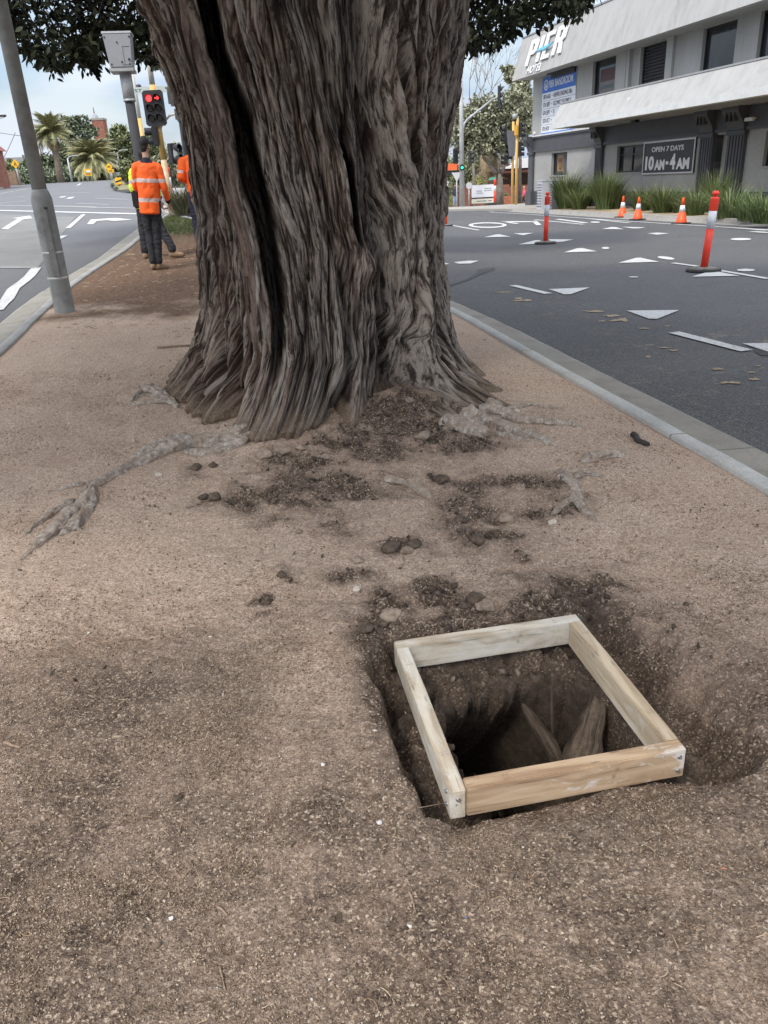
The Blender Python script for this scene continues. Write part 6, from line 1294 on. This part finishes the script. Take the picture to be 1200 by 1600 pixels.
def post_sign(px,pt,pb,Y,label,shape,size,cat='sign',mat_=None,face=None,pmat=None,name='road_sign',rz=0,dz=-.03):
    b0=stand(px,pb,Y,dz); t=thing(name,label,cat,b0,rz); h=Zat(px,pt,Y)-b0.z; e=MB(); e.cyl((0,0,0),(0,0,h+ (0 if shape=='none' else .1)),.035*Y/40,.035*Y/40,10); e.build('post',pmat or GALV2,t)
    M_=Matrix.Translation((0,-.05*Y/40,h))
    if shape=='disc': pts=[(size*math.cos(a),size*math.sin(a)) for a in [2*math.pi*i/20 for i in range(20)]]
    elif shape=='tri': pts=[(-size,size*.75),(0,-size*.95),(size,size*.75)]
    elif shape=='diamond': pts=[(0,-size),(size,0),(0,size),(-size,0)]
    else: pts=[(-size,-size*.5),(size,-size*.5),(size,size*.5),(-size,size*.5)]
    e=MB(); e.prism(pts,.03,M_); pn_=e.build('panel',mat_ or GALV2,t); return t,M_,h,pn_
WSIG=simple('sign_back_grey',(.55,.56,.57),.5,.06,4,0); YSIG=simple('warning_yellow',(.85,.45,.02),.5,.06,4,0)
post_sign(714,276,322,58,'white triangular give way sign seen from behind left of the mast pole','tri',.36,mat_=WSIG); post_sign(733,290,322,56,'small round pale sign left of the notice board','disc',.21,mat_=WSIG)
post_sign(700,285,322,62,'plain pale post left of the give way sign','none' if 0 else 'rect',.10,mat_=WSIG,cat='post')
t,M_,h,pn_=post_sign(774,279,318,60,'small green street name blade above the red and white bollard','none' if 0 else 'rect',.01,mat_=STG,cat='street sign',name='street_name_sign'); e=MB(); e.prism([(-.50,-.10),(0,-.06),(0,.12),(-.48,.06)],.03,M_); e.build('blade',simple('mint_green',(.12,.42,.32),.5,.06,4,0),t)
# notice board
k=56.; a=aty(737,316,k); c=aty(771,318,k); b0=Vector(((a.x+c.x)/2,k,gz(a.x,k))); nb=thing('notice_board','white notice board on short legs between the round sign and the red and white bollard','notice board',b0); wB=c.x-a.x; zt=Zat(754,289.5,k)-b0.z; zb=Zat(754,317.5,k)-b0.z; zm_=Zat(754,309,k)-b0.z
e=MB(); e.box((0,0,(zt+zm_)/2+.03),(wB,.06,zt-zm_)); e.build('upper_panel',BWHITE,nb); e=MB(); e.box((0,0,(zm_+zb)/2-.03),(wB,.06,zm_-zb-.06)); e.build('lower_panel',simple('cream_panel',(.74,.73,.60),.6,.05,2,0),nb); e=MB(); e.box((0,.0,zm_),(wB+.04,.08,.07)); e.build('rail',BLK,nb)
for sx_ in(-1,1): e=MB(); e.box((sx_*wB*.4,.04,zb/2),(.08,.08,zb)); e.build('leg',GALV,nb)
e=MB(); g_=random.Random(3)
for (x0,x1,z0,n) in [(-.42,-.05,zm_+.30,2),(.12,.58,zt-.34,2)]:
    for r in range(n):
        x=x0*1.0
        while x<x1: w_=g_.uniform(.04,.1); e.box((x+w_/2,-.034,z0+r*.13),(w_*.8,.006,.06)); x+=w_+.02
for x,w_ in [(-.25,.3),(.1,.35),(.5,.25)]: e.box((x,-.034,zb+.14),(w_,.006,.05))
e.build('print',simple('grey_print',(.16,.16,.19),.6,.1,9,0),nb)
# orange awning banner beyond, black hoarding
k=70.; a=aty(694,261,k); c=aty(716,261,k); b0=Vector(((a.x+c.x)/2,k,gz(a.x,k))); ab=thing('orange_banner','orange banner over a dark frame showing just right of the trunk','banner',b0); e=MB(); e.box((0,0,Zat(700,261,k)-b0.z),(c.x-a.x,.06,.50)); e.build('banner_panel',simple('orange_fabric',(.85,.16,.05),.6,.06,4),ab)
for q_ in (-.45,.45): e=MB(); e.box((q_*(c.x-a.x),0,(Zat(700,258,k)-b0.z)/2),(.07,.07,Zat(700,258,k)-b0.z)); e.build('post',BLK,ab)
e=MB(); e.box((.3,.1,Zat(705,270,k)-b0.z),(c.x-a.x+.6,.06,.30)); e.build('dark_rail',BLK,ab)
k=62.; b0=stand(793,320,k); od=MB(); od.prism([(-.26,0),(.26,0),(.24,.62),(-.24,.62)],.3); o=od.build('orange_bin',simple('faded_orange',(.75,.26,.14),.7,.2,6),loc=b0); tag(o,'small faded orange crate left of the yellow signal poles','crate')
od=MB(); od.lathe([(.30,.0),(.34,.05),(.34,.12),(.25,.16),(.20,.16)],24); o=od.build('rubber_hose_coil',RUB,loc=stand(768,321,54)); tag(o,'black coil lying at the foot of the red and white bollard','hose')
# ------------------------------------------------------------------ timber shed and fence behind the signals
BRN=simple('red_brown_timber',(.22,.085,.055),.8,.25,3,.3,c2=(.11,.05,.035)); BRN2=simple('dark_brown_timber',(.09,.05,.035),.8,.2,3)
k=92.; a=aty(783,318,k); c=aty(832,318,k); bx=(a.x+c.x)/2; wv2=c.x-a.x+3; b0=Vector((bx+1.2,k,gz(bx,k)-.1)); sh_=thing('timber_pavilion','red brown timber pavilion behind the yellow signal poles','building',b0); Zk=lambda py:Zat(805,py,k)-b0.z
e=MB(); n=int(wv2/.2)
for i in range(n): e.box((-wv2/2+wv2*(i+.5)/n,0,Zk(292)/2),(wv2/n*.93,.06,Zk(292)))
e.build('fence_boards',BRN,sh_); e=MB(); e.box((0,.3,Zk(268)),(wv2+.4,.4,.26)); e.box((0,.3,Zk(291)),(wv2,.2,.18)); e.build('beam',BRN,sh_); e=MB(); e.box((0,2.0,(Zk(292)+Zk(262))/2+.2),(wv2,.1,Zk(255)-Zk(292))); e.build('dark_interior',BRN2,sh_)
for i in range(4): e=MB(); e.box((-wv2/2+wv2*i/3,.25,Zk(262)/2),(.2,.2,Zk(262))); e.build('post',BRN,sh_)
e=MB(); e.prism([(-wv2/2-.3,Zk(263)),(wv2/2+.3,Zk(263)),(wv2/2+.3,Zk(248)),(-wv2/2+2.6,Zk(248)),(-wv2/2+1.4,Zk(259))],4,Matrix.Translation((0,-.3,0))); e.build('roof',simple('white_roofing',(.62,.60,.58),.6,.08,1),sh_)
def hedge(name,px0,px1,ptop,pbot,Y,dep,label,mat_,n=5000,ls=.16,cat='hedge'):
    a=aty(px0,pbot,Y).x; c=aty(px1,pbot,Y).x; z0=gz((a+c)/2,Y); zt=Zat((px0+px1)/2,ptop,Y); o=thing(name,label,cat,((a+c)/2,Y,z0)); P=np.stack([rng.uniform(a,c,n),Y+rng.uniform(0,dep,n),z0+rng.uniform(0,1,n)**.6*(zt-z0)*(1+.25*pn(np.linspace(0,30,n),1.,2.))],-1); P[:,0]+=0
    hh=(zt-z0)*(.85+.3*pn(P[:,0]*1.3,P[:,1]*1.3,1.)); P[:,2]=z0+(P[:,2]-z0)/(zt-z0)*hh; D=rng.normal(size=(n,3)); D[:,2]+=.4; leafobj('foliage',P,D,ls,mat_,o,.9); return o
k=78.; a=aty(690,320,k);c=aty(795,320,k); b0=Vector(((a.x+c.x)/2,k,gz((a.x+c.x)/2,k))); fn=thing('timber_fence','red brown paling fence behind the notice board','fence',b0); e=MB(); L_=c.x-a.x; n=int(L_/.15); hF=Zat(740,291,k)-b0.z
for i in range(n): e.box((-L_/2+L_*(i+.5)/n,0,hF/2-.2),(L_/n*.92,.03,hF+.4))
e.build('palings',BRN,fn); e=MB(); e.box((0,.05,hF*.8),(L_,.06,.1)); e.build('rail',BRN2,fn)
LG_Y=leafmat('yellow_green_leaf',(.13,.15,.035),(.30,.30,.09)); LG_G=leafmat('mid_green_leaf',(.075,.095,.042),(.20,.215,.10)); LG_D=leafmat('deep_green_leaf',(.065,.085,.05),(.165,.19,.11)); LG_S=leafmat('silver_green_leaf',(.11,.12,.075),(.30,.30,.20)); PALML=leafmat('palm_frond',(.12,.13,.05),(.36,.34,.17)); PALMD=leafmat('dry_palm_frond',(.16,.12,.07),(.36,.27,.16)); TRK=simple('grey_tree_bark',(.20,.17,.14),.9,.3,3,.6,20,.02)
hedge('hedge',738,770,277,300,81,1.5,'yellow green hedge top behind the notice board',LG_Y,2500,.22); hedge('shrub',786,794,300,320,64,.6,'small leafy shrub left of the orange crate',LG_Y,500,.14,'shrub'); hedge('shrub',690,708,286,322,74,1.5,'dark green shrubs behind the signs beside the trunk',LG_G,1800,.2,'shrub')
hedge('shrub',698,712,305,322,68,.6,'low yellow flecked shrub behind the dark topped pedestrian',LG_Y,500,.12,'shrub')
# ------------------------------------------------------------------ trees
def tree_obj(px,pbase,Y,label,trunks,blobs,mat_,n,ls,cat='tree',name='tree',tr=.25,dens=1.,tm=None,holes=.5,bm_=None):
    """blobs in picture px: (cx,cy,rx,ry); trunks: lists of picture points"""
    b0=stand(px,pbase,Y,-.1); t=thing(name,label,cat,b0); mpp=Y/1290.
    for pts in trunks:
        e=MB(); q=[Vector((aty(x,y,Y).x-b0.x,random.uniform(-.3,.3)*(i>0),Zat(x,y,Y)-b0.z)) for i,(x,y) in enumerate(pts)]; q[0].z=min(q[0].z,0) if pts[0][1]>=pbase-1 else q[0].z; r0=tr if pts is trunks[0] else tr*.6
        e.tube(q,[r0*(1-.75*i/(len(q)-1)) for i in range(len(q))],9); e.build('trunk' if pts is trunks[0] else 'limb',tm or TRK,t)
    P=[];Dr=[]
    tot=sum(b_[2]*b_[3] for b_ in blobs)
    for (cx,cy,rx,ry) in blobs:
        m_=int(n*rx*ry/tot); c=aty(cx,cy,Y); R_=np.array([rx*mpp,(rx+ry)/2*mpp*.9,ry*mpp])
        nc=max(6,m_//26); cc_=rng.normal(size=(nc,3)); cc_/=np.linalg.norm(cc_,axis=1)[:,None]; cc_*=(rng.uniform(.25,1,(nc,1)))**.5
        idx=rng.integers(0,nc,m_); p=cc_[idx]+rng.normal(size=(m_,3))*.115; P.append(p*R_+np.array([c.x,Y,c.z])); d=rng.normal(size=(m_,3)); Dr.append(d)
    P=np.concatenate(P);D=np.concatenate(Dr); V,F,a=leaves(P,D,ls,1.2); a=np.clip(a*.7+.3*np.repeat(.5+1.4*pn(P[:,0]*.9,P[:,1]*.9,P[:,2]*.9),8),0,1); link('crown',npmesh('crown',V-np.array(b0),F,smooth=False,attrs={'rnd':a}),t,mat_); return t
def palm(px,ptop,pbase,Y,label,rpx,nf,hang=1.,trr=.35,dry=True,seed=0,flat=1.,skirt=.8,skn=.34):
    b0=stand(px,pbase,Y,-.1); x0=aty(px,ptop,Y); b0.x=x0.x; b0.z=gz(b0.x,Y)-.1; t=thing('palm_tree',label,'palm tree',b0); h=x0.z-b0.z; Rm=rpx*Y/1290.; g=np.random.default_rng(seed+5)
    e=MB(); e.tube([(0,0,0),(.05,0,h*.5),(0,0,h*.95)],[trr*1.15,trr*.9,trr],14); e.ball((0,0,h*.96),trr*1.5,2,sc3=(1,1,1.3)); e.build('trunk',simple('palm_trunk',(.24,.19,.14),.9,.3,4,.8,12,.03),t)
    def fronds(n,e0,e1,L0,mat_,name):
        V=[];F=[];A=[];o=0
        for i in range(n):
            az=g.uniform(0,2*np.pi); el=g.uniform(e0,e1); L_=L0*g.uniform(.85,1.1); m_=14; ds=L_/m_; p=np.array([0,0,h]); rc=g.uniform()*.7
            for k in range(m_):
                tt=k/m_; a=el-(1.15+.5*g.uniform()*0)*hang*tt**1.3; d=np.array([math.cos(az)*math.cos(a),math.sin(az)*math.cos(a),math.sin(a)]); q=p+d*ds; s=np.array([-math.sin(az),math.cos(az),0]); u=np.cross(d,s)
                lw=.03*Rm/3; V+= [p-s*lw,p+s*lw,q+s*lw*.7,q-s*lw*.7]; F.append((o,o+1,o+2,o+3));A+=[rc]*4;o+=4
                if k>0:
                    ll=Rm*.26*math.sin(math.pi*min(1,.22+tt*.85))
                    for sg_ in(-1,1):
                        for jj in (0,.5):
                            pp_=p+d*ds*jj; tip=pp_+(s*sg_*.80+d*.62-u*.0+np.array([0,0,-.25-.2*g.uniform()]))*ll; w3=d*Rm*.021
                            V+=[pp_-w3,pp_+w3,tip+w3*.15,tip-w3*.15]; F.append((o,o+1,o+2,o+3)); A+=[min(1,max(0,rc+g.uniform(-.15,.3)))]*4; o+=4
                p=q
        o_=link(name,npmesh(name,V,F,smooth=False,attrs={'rnd':A}),t,mat_)
    fronds(nf,rad(-25)*flat,rad(82),Rm*1.12,PALML,'crown')
    if dry: fronds(int(nf*skn),rad(-84),rad(-45),Rm*skirt,PALMD,'dead_fronds')
    return t
palm(80,207,277,96,'tall slender palm right of the near lamp post',35,100,1.15,.38,seed=1); palm(147,250,276,88,'shorter wide palm with a full round crown beside the white van',44,150,1.25,.55,seed=2); palm(281,256,290,70,'distant palm between the yellow signal pole and the trunk',24,40,1.1,.3,seed=3)
tree_obj(60,272,110,'dark spreading tree behind the tall palm',[[(64,276),(66,250),(60,225)],[(66,250),(80,235)]],[(70,262,26,18),(95,262,22,20),(50,262,20,14),(110,250,20,26),(36,268,16,12)],LG_D,9000,.42)
tree_obj(118,276,125,'tall layered dark conifer between the two palms',[[(118,276),(119,240),(117,190)],[(119,230),(135,215)],[(119,222),(104,208)]],[(112,192,14,8),(126,196,20,9),(105,206,18,8),(136,209,20,9),(112,222,20,9),(140,224,16,8),(108,236,18,10),(133,240,22,12),(120,255,24,14),(100,188,8,5),(128,184,10,4)],LG_D,9000,.40)
tree_obj(188,270,100,'rounded olive green tree behind the worker in orange',[[(186,278),(187,250),(184,225)],[(187,250),(196,232)]],[(186,212,15,13),(196,224,20,16),(176,226,12,12),(206,238,20,20),(184,244,16,14),(232,235,22,26),(250,252,18,24),(215,262,22,16),(190,205,9,5)],LG_G,11000,.40)
tree_obj(196,276,60,'dark rounded bush at the island nose beyond the workers',[[(199,282),(200,268)]],[(199,263,11,12),(206,270,10,12),(197,277,9,9)],LG_G,3500,.17,'bush','bush')
tree_obj(255,290,50,'yellow green bushes behind the yellow signal pole',[[(262,300),(262,280)]],[(262,262,18,24),(246,272,14,18),(278,275,14,20),(270,240,14,12),(262,288,24,12)],LG_S,7000,.24,'bush','bush')
tree_obj(14,272,120,'low dark hedge of trees beyond the diamond sign at the left edge',[[(20,276),(20,268)]],[(14,261,14,10),(28,266,14,9),(40,270,10,7)],LG_G,3000,.4)
tree_obj(744,318,60,'pale silvery tree with a forked bare trunk behind the notice board',[[(781,320),(780,296),(781,278),(779,272)],[(780,274),(768,262),(757,248),(750,225),(740,205),(735,200)],[(780,273),(787,262),(790,248)],[(780,278),(778,255),(772,235)]],[(760,180,30,26),(790,200,24,32),(745,205,26,28),(728,190,20,26),(775,222,34,20),(805,170,22,30),(735,230,22,18),(715,200,14,34)],LG_S,17000,.24,tr=.33,holes=.6)
tree_obj(812,318,66,'tall sparse tree rising beside the hotel corner',[[(812,322),(812,250),(811,180),(808,130)],[(811,190),(800,165)],[(811,170),(822,150)]],[(812,140,14,16),(800,120,12,10),(818,118,12,10),(806,160,18,18),(822,175,12,24),(792,108,8,5),(815,200,16,18),(820,150,10,16)],LG_S,12000,.25,tr=.18)
palm(764,208,318,65,'shaggy palm with a skirt of hanging dry fronds behind the notice board',40,60,1.5,.30,seed=4,skirt=2.0,skn=1.)
bt=thing('bare_tree','leafless twiggy treetop beside the mast pole','tree',stand(738,318,75)); e=MB(); Z0=bt.location.z
def br(p,d,L_,r,dep):
    q=p+d*L_; e.tube([p,(p+q)/2+Vector((random.uniform(-1,1),random.uniform(-1,1),0))*L_*.06,q],[r,r*.85,r*.6],5)
    if dep: 
        for _ in range(3): dd=(d+Vector((random.uniform(-.7,.7),random.uniform(-.5,.5),random.uniform(-.2,.5)))).normalized(); br(q,dd,L_*.72,r*.55,dep-1)
br(Vector((0,0,0)),Vector((0,0,1)),4.6,.16,5); e.build('branches',simple('twig_grey',(.20,.165,.14),.9,.2,4),bt)
# ------------------------------------------------------------------ left background
BRICK=simple('red_brick',(.30,.12,.085),.9,.2,3,.3); k=190.; c=aty(156,203,k); b0=Vector((c.x,k,gz(c.x,k))); tw_=thing('brick_tower','red brick tower with a grey dome and finial behind the trees','tower',b0); zT=Zat(156,188,k)-b0.z; m_=k/1290.
e=MB(); e.box((1*m_,0,zT/2),(17*m_,17*m_,zT)); e.build('brick_shaft',BRICK,tw_); e=MB(); e.box((1*m_,0,zT+.15),(18.5*m_,18.5*m_,.4)); e.build('cornice',simple('stone_cornice',(.32,.29,.26),.8,.1,1),tw_)
e=MB(); e.lathe([(6*m_,zT+.3),(5.4*m_,zT+3*m_),(3.6*m_,zT+7*m_),(1*m_,zT+9.5*m_)],20,c=(-4*m_,0,0)); e.build('dome',simple('lead_dome',(.30,.31,.32),.6,.1,1),tw_); e=MB(); e.cyl((-4*m_,0,zT+9*m_),(-4*m_,0,zT+18*m_),.12,.05,8); e.build('finial',DPOLE,tw_)
def lampst(px,pt,pb,Y,label,arm):
    b0=stand(px,pb,Y,-.1); h=Zat(px,pt,Y)-b0.z; t=thing('street_lamp',label,'street lamp',b0); m_=Y/1290.; e=MB(); e.cyl((0,0,0),(0,0,h),.11,.07,10); e.build('column',simple('pale_column',(.5,.5,.5),.5,.06,2),t); e=MB(); e.tube([(0,0,h-.1),(arm*4*m_,0,h+2.2*m_),(arm*11*m_,0,h+3*m_)],[.06,.05,.05],8); e.build('arm',GALV2,t); e=MB(); e.box((arm*12*m_,0,h+3*m_),(.7,.25,.12),bev=.03); e.build('lantern',GALV2,t)
lampst(111,247,276,84,'pale street lamp between the two palms',1); lampst(187,238,262,90,'pale street lamp above the white van',1)
# van
k=88.; c=aty(187,266,k); b0=Vector((c.x,k,gz(c.x,k)+RD)); vn=thing('white_van','small white van coming over the crest of the road','van',b0); vn.scale=(.68,.68,.68); 
e=MB(); e.prism([(-.95,.35),(.95,.35),(.97,1.3),(.85,2.05),(-.85,2.05),(-.97,1.3)],4.6); bmesh.ops.bevel(e.b,geom=list(e.b.edges),offset=.06,segments=2,affect='EDGES'); e.build('body',simple('van_white',(.75,.76,.77),.35,.04,2,0),vn); e=MB(); e.prism([(-.82,1.28),(.82,1.28),(.74,1.90),(-.74,1.90)],.05,Matrix.Translation((0,-.03,0))); e.build('windscreen',GLASS,vn)
e=MB(); e.box((0,-.02,.62),(1.3,.05,.24)); e.build('grille',BLK,vn)
for s_ in(-1,1):
    e=MB(); e.box((s_*.76,-.03,.85),(.28,.06,.18),bev=.02); e.build('headlight',simple('headlight',(.8,.8,.78),.2,.05,3,0),vn)
    e=MB(); e.cyl((s_*.85-.1,.7,.33),(s_*.85+.1,.7,.33),.33,.33,18); e.build('wheel',RUB,vn)
    e=MB(); e.box((s_*1.08,.3,1.35),(.16,.08,.26),bev=.02); e.build('mirror',BLK,vn)
# signs on the left
def panel_sign(px0,px1,pt,pb,Y,label,mat_,name='road_sign',marks=None,foot=None,cat='sign'):
    a=aty(px0,pb,Y);c=aty(px1,pb,Y); b0=Vector(((a.x+c.x)/2,Y,gz(a.x,Y)+RD)); t=thing(name,label,cat,b0); zt=Zat(px0,pt,Y)-b0.z;zb=Zat(px0,pb,Y)-b0.z; w_=c.x-a.x
    for s_ in(-1,1): e=MB(); e.cyl((s_*w_*.35,.03,0),(s_*w_*.35,.03,zt),.03,.03,8); e.build('leg',GALV2,t)
    e=MB(); e.box((0,0,(zt+zb)/2),(w_,.03,zt-zb),bev=.005); p=e.build('panel',mat_,t); return t,w_,zb,zt,p
t,w_,zb,zt,p=panel_sign(133,144,264,275,80,'orange and white roadwork board at the crest in front of the short palm',YSIG,cat='roadwork sign'); e=MB(); e.box((w_*.1,-.02,(zb+zt)/2+.08),(w_*.55,.02,(zt-zb)*.3)); e.build('white_patch',BWHITE,p)
for s_ in (-1,1): pass
e=MB(); 
for i in range(3): e.box((0,-.02,zb+.1+.09*i),(w_*.7,.012,.03))
e.build('print',BLK,p)
t,M_,h,p=post_sign(29,256,278,82,'yellow diamond crossing sign at the far left kerb','diamond',.42,mat_=YSIG,dz=RD); e=MB(); [e.prism(q,.01,M_@Matrix.Translation((0,-.012,0))) for q in ([(-.06,.02),(.06,.02),(.02,.2),(-.03,.2)],[(-.15,-.15),(-.1,-.17),(0,.02),(-.05,.04)],[(.14,-.14),(.08,-.18),(-.01,.02),(.05,.05)])]; e.build('pictogram',BLK,p)
t,M_,h,p=post_sign(173,261,276,78,'upper of two yellow warning signs left of the white van','diamond',.36,mat_=YSIG,dz=RD); e=MB(); e.prism([(-.14,-.03),(.0,.0),(.14,-.03),(.14,.04),(0,.10),(-.14,.04)],.01,M_@Matrix.Translation((0,-.012,0))); e.build('pictogram',BLK,p)
t,M_,h,p=post_sign(175,267,276,77,'lower of two yellow warning signs left of the white van','rect',.28,mat_=YSIG,dz=RD); e=MB(); e.prism([(-.15,-.04),(.15,-.04),(.15,.04),(-.15,.04)],.01,M_@Matrix.Translation((0,-.012,0))); e.build('pictogram',BLK,p)
# hazard marker on the far island
k=56.; c=aty(187,294,k); b0=Vector((c.x,k,gz(c.x,k)+RD+.1)); hz=thing('hazard_marker','yellow and black striped hazard marker on the far island nose','hazard marker',b0); hh=Zat(187,277,k)-b0.z; e=MB(); e.cyl((0,.05,0),(0,.05,hh*.3),.04,.04,8); e.build('post',GALV2,hz); e=MB(); e.box((0,0,hh*.55),(.42,.06,hh*.85),bev=.02); e.build('panel',YSIG,hz); e=MB(); e.prism([(-.205,hh*.42),(.205,hh*.60),(.205,hh*.78),(-.205,hh*.60)],.01,Matrix.Translation((0,-.038,0))); e.prism([(-.205,hh*.2),(-.02,hh*.14),(.205,hh*.22),(.205,hh*.30)],.01,Matrix.Translation((0,-.038,0))); e.build('stripe',BLK,hz)
isl=[tuple(gp(x,y,RD)[:2]) for x,y in [(183,299),(177,294),(174,288),(178,281),(186,277),(215,278),(240,290),(240,300),(205,302)]]
drape('far_island',[isl],RD+.11,SOIL if False else simple('grassy_soil',(.20,.17,.09),.95,.4,1.5,.5,30,.02,c2=(.10,.12,.04)),maxl=1.5,thick=.2)
def edge_strip(name,pts,w_,dz,h,mat_):
    e=MB(); 
    for (x0,y0),(x1,y1) in zip(pts[:-1],pts[1:]):
        a=Vector((x0,y0,gz(x0,y0)+dz)); b_=Vector((x1,y1,gz(x1,y1)+dz)); d=(b_-a); c=(a+b_)/2; e.box((c.x,c.y,c.z),(d.length+.04,w_,h),rz=math.atan2(d.y,d.x))
    return e.build(name,mat_,kind='structure')
edge_strip('kerb',isl+[isl[0]],.2,RD+.06,.15,KTOP)
# far left: red building, white wall, poles, brick wall
def pbox(name,label,cat,px0,px1,pt,pb,Y,dep,mat_,roof=None):
    a=aty(px0,pb,Y);c=aty(px1,pb,Y); b0=Vector(((a.x+c.x)/2,Y,gz((a.x+c.x)/2,Y)-.1)); t=thing(name,label,cat,b0); zt=Zat((px0+px1)/2,pt,Y)-b0.z; e=MB(); e.box((0,dep/2,zt/2),(c.x-a.x,dep,zt)); e.build('wall',mat_,t); return t,c.x-a.x,zt
t,w_,zt=pbox('red_house','red brick house with white trim at the left edge','house',-150,-62,232,285,66,9,BRICK); e=MB(); e.prism([(-w_/2-.3,zt),(w_/2+.3,zt),(w_/2-1.5,zt+1.6),(-w_/2+1.5,zt+1.6)],9.4,Matrix.Translation((0,-.2,0))); e.build('roof',simple('red_roof',(.28,.10,.08),.8,.15,2),t); e=MB(); e.box((w_/2-.02,.0,zt*.62),(.12,.1,zt*.35)); e.build('window_frame',WTRIM,t)
# white tapering wall stepping up the road
P0=gp(-8,292,0); P1=gp(27,281.5,0)
if (P1-P0).length>60: P1=P0+(P1-P0).normalized()*30
e=MB(); d=(P1-P0); n=6; ww=bpy.data.objects.new('white_wall',None); COL.objects.link(ww); ww.location=P0; tag(ww,'white rendered wall with a red end panel along the far left kerb','wall')
for i in range(n):
    a=P0.lerp(P1,i/n)-P0;b_=P0.lerp(P1,(i+1)/n)-P0; c=(a+b_)/2; e.box((c.x,c.y,gz(P0.x+c.x,P0.y+c.y)-P0.z+.55),((b_-a).to_2d().length+.02,.2,1.25),rz=math.atan2(d.y,d.x))
e.build('wall_panels',WTRIM,ww)
pt_=[tuple(gp(x,y,0)[:2]) for x,y in [(-60,320),(-60,300),(-8,293),(20,284.5),(26,283.2),(40,283.6),(5,292),(-20,300)]]
drape('footpath',[pt_],-.02,PATH,maxl=2.5,thick=.2)
t,w_,zt=pbox('low_brick_wall','low brown brick wall beyond the white wall at far left','wall',14,26,268,280,84,1,simple('brown_brick',(.26,.17,.11),.9,.2,3))
t,w_,zt=pbox('far_house','distant flat grey roofline above the trees at the left edge','house',4,42,246,278,170,12,simple('far_grey_roof',(.30,.30,.29),.8,.1,1))
b0=stand(6,283,76,-.1); t=thing('power_pole','leaning timber power pole at the left edge carrying wires','power pole',b0); e=MB(); e.tube([(0,0,0),(-.25,0,Zat(2,225,76)-b0.z),(-.5,0,Zat(-3,190,76)-b0.z)],[.17,.14,.12],12); e.build('timber_pole',simple('pole_timber',(.27,.23,.18),.9,.2,3),t); e=MB(); e.box((-.5,0,Zat(-3,195,76)-b0.z),(2.0,.12,.12)); e.build('crossarm',BRN2,t)
for (a_,b__,sag,lab) in [((-30,176),(9,182),.3,'short black wire at the left edge above the palms'),((-5,207),(240,214),.5,'long thin overhead wire crossing behind the lamp post'),((-3,262),(24,207),.1,'slanting stay wire at the left edge')]:
    A=aty(*a_,76);Bq=aty(*b__,90 if b__[0]>100 else 76); o0=A.copy(); e=MB(); e.tube([A.lerp(Bq,i/10)-Vector((0,0,sag*4*(i/10)*(1-i/10)))-o0 for i in range(11)],.022,5); o=e.build('overhead_wire',BLK,loc=o0); tag(o,lab,'wire')
e=MB(); e.box((0,0,0),(.75,.3,.16),bev=.05); o=e.build('hanging_lantern',DPOLE,loc=aty(3,181,76)); tag(o,'dark lantern hung on the wire at the left edge','lantern')
# things between the yellow pole and the trunk
bollard(270,321,1.25,'red and white bollard left of the white boards beyond the workers',hat='flat',base=True,Y=27.,dz=.0)
k=30.; a=aty(274,306,k);c=aty(302,306,k); b0=Vector(((a.x+c.x)/2,k,gz(a.x,k)+RD)); t=thing('white_barrier','white plank barrier behind the red and white bollard left of the trunk','barrier',b0); zt=Zat(285,292,k)-b0.z
for i in range(3): e=MB(); e.box((0,0,zt-.14-.27*i),(c.x-a.x+.3,.04,.22),bev=.005); e.build('plank',BWHITE,t)
for s_ in(-1,1): e=MB(); e.box((s_*(c.x-a.x)*.45,.04,zt/2),(.07,.06,zt)); e.build('leg',GALV2,t)
clump(288,334,.95,.75,700,77,'dry arching grass clump left of the trunk beyond the workers',DRYG,1.,.05)
rock(288,337,.36,simple('grey_slab',(.24,.22,.19),.9,.2,3,.5),'flat grey slab of rock under the dry grass clump','rock',.35,0.,3,'rock')
drape('concrete_apron',[[tuple(gp(x,y,RD)[:2]) for x,y in [(250,330),(262,318),(300,314),(330,330),(300,341),(270,343)]]],RD+.10,PATH,maxl=1.,thick=.15)
# island grass
def grassfn():
    n=16000; X=rng.uniform(-5.8,-1.2,n);Y=rng.uniform(15.2,24,n); k=(X>XL(Y)+.1)&(X<XR(Y)-.1)&(rng.uniform(size=n)<ss(15.5,18.5,Y+.8*fbm(X,Y,8.,3))); X=X[k];Y=Y[k]; n=len(X); Z=soil_z(X[None],Y[None],False)[0]; a=rng.uniform(0,6.28,n); h=rng.uniform(.03,.09,n); w_=.006; dx=np.cos(a)*w_;dy=np.sin(a)*w_; lx=rng.normal(size=n)*.03;ly=rng.normal(size=n)*.03
    V=np.stack([np.stack([X-dx,Y-dy,Z],-1),np.stack([X+dx,Y+dy,Z],-1),np.stack([X+lx,Y+ly,Z+h],-1)],1).reshape(-1,3); F=np.arange(n*3).reshape(-1,3); o=link('grass',npmesh('grass',V,F,smooth=False,attrs={'rnd':np.repeat(rng.uniform(size=n),3)}),mats=gravmat('grass_blade',[(0,(.05,.08,.02)),(.6,(.13,.17,.05)),(1,(.30,.28,.13))])); tag(o,'patchy short grass at the far end of the island','grass',kind='stuff')
grassfn()

hedge('hedge',-40,150,263,284,104,5,'long low hedge of trees along the road crest below the palms',LG_D,9000,.42)
hedge('hedge',150,300,262,286,98,5,'scrub along the crest behind the white van and signals',LG_G,7000,.38)

hedge('hedge',686,800,236,322,98,6,'tall dark belt of greenery behind the brown fence and pavilion',LG_G,9000,.42)
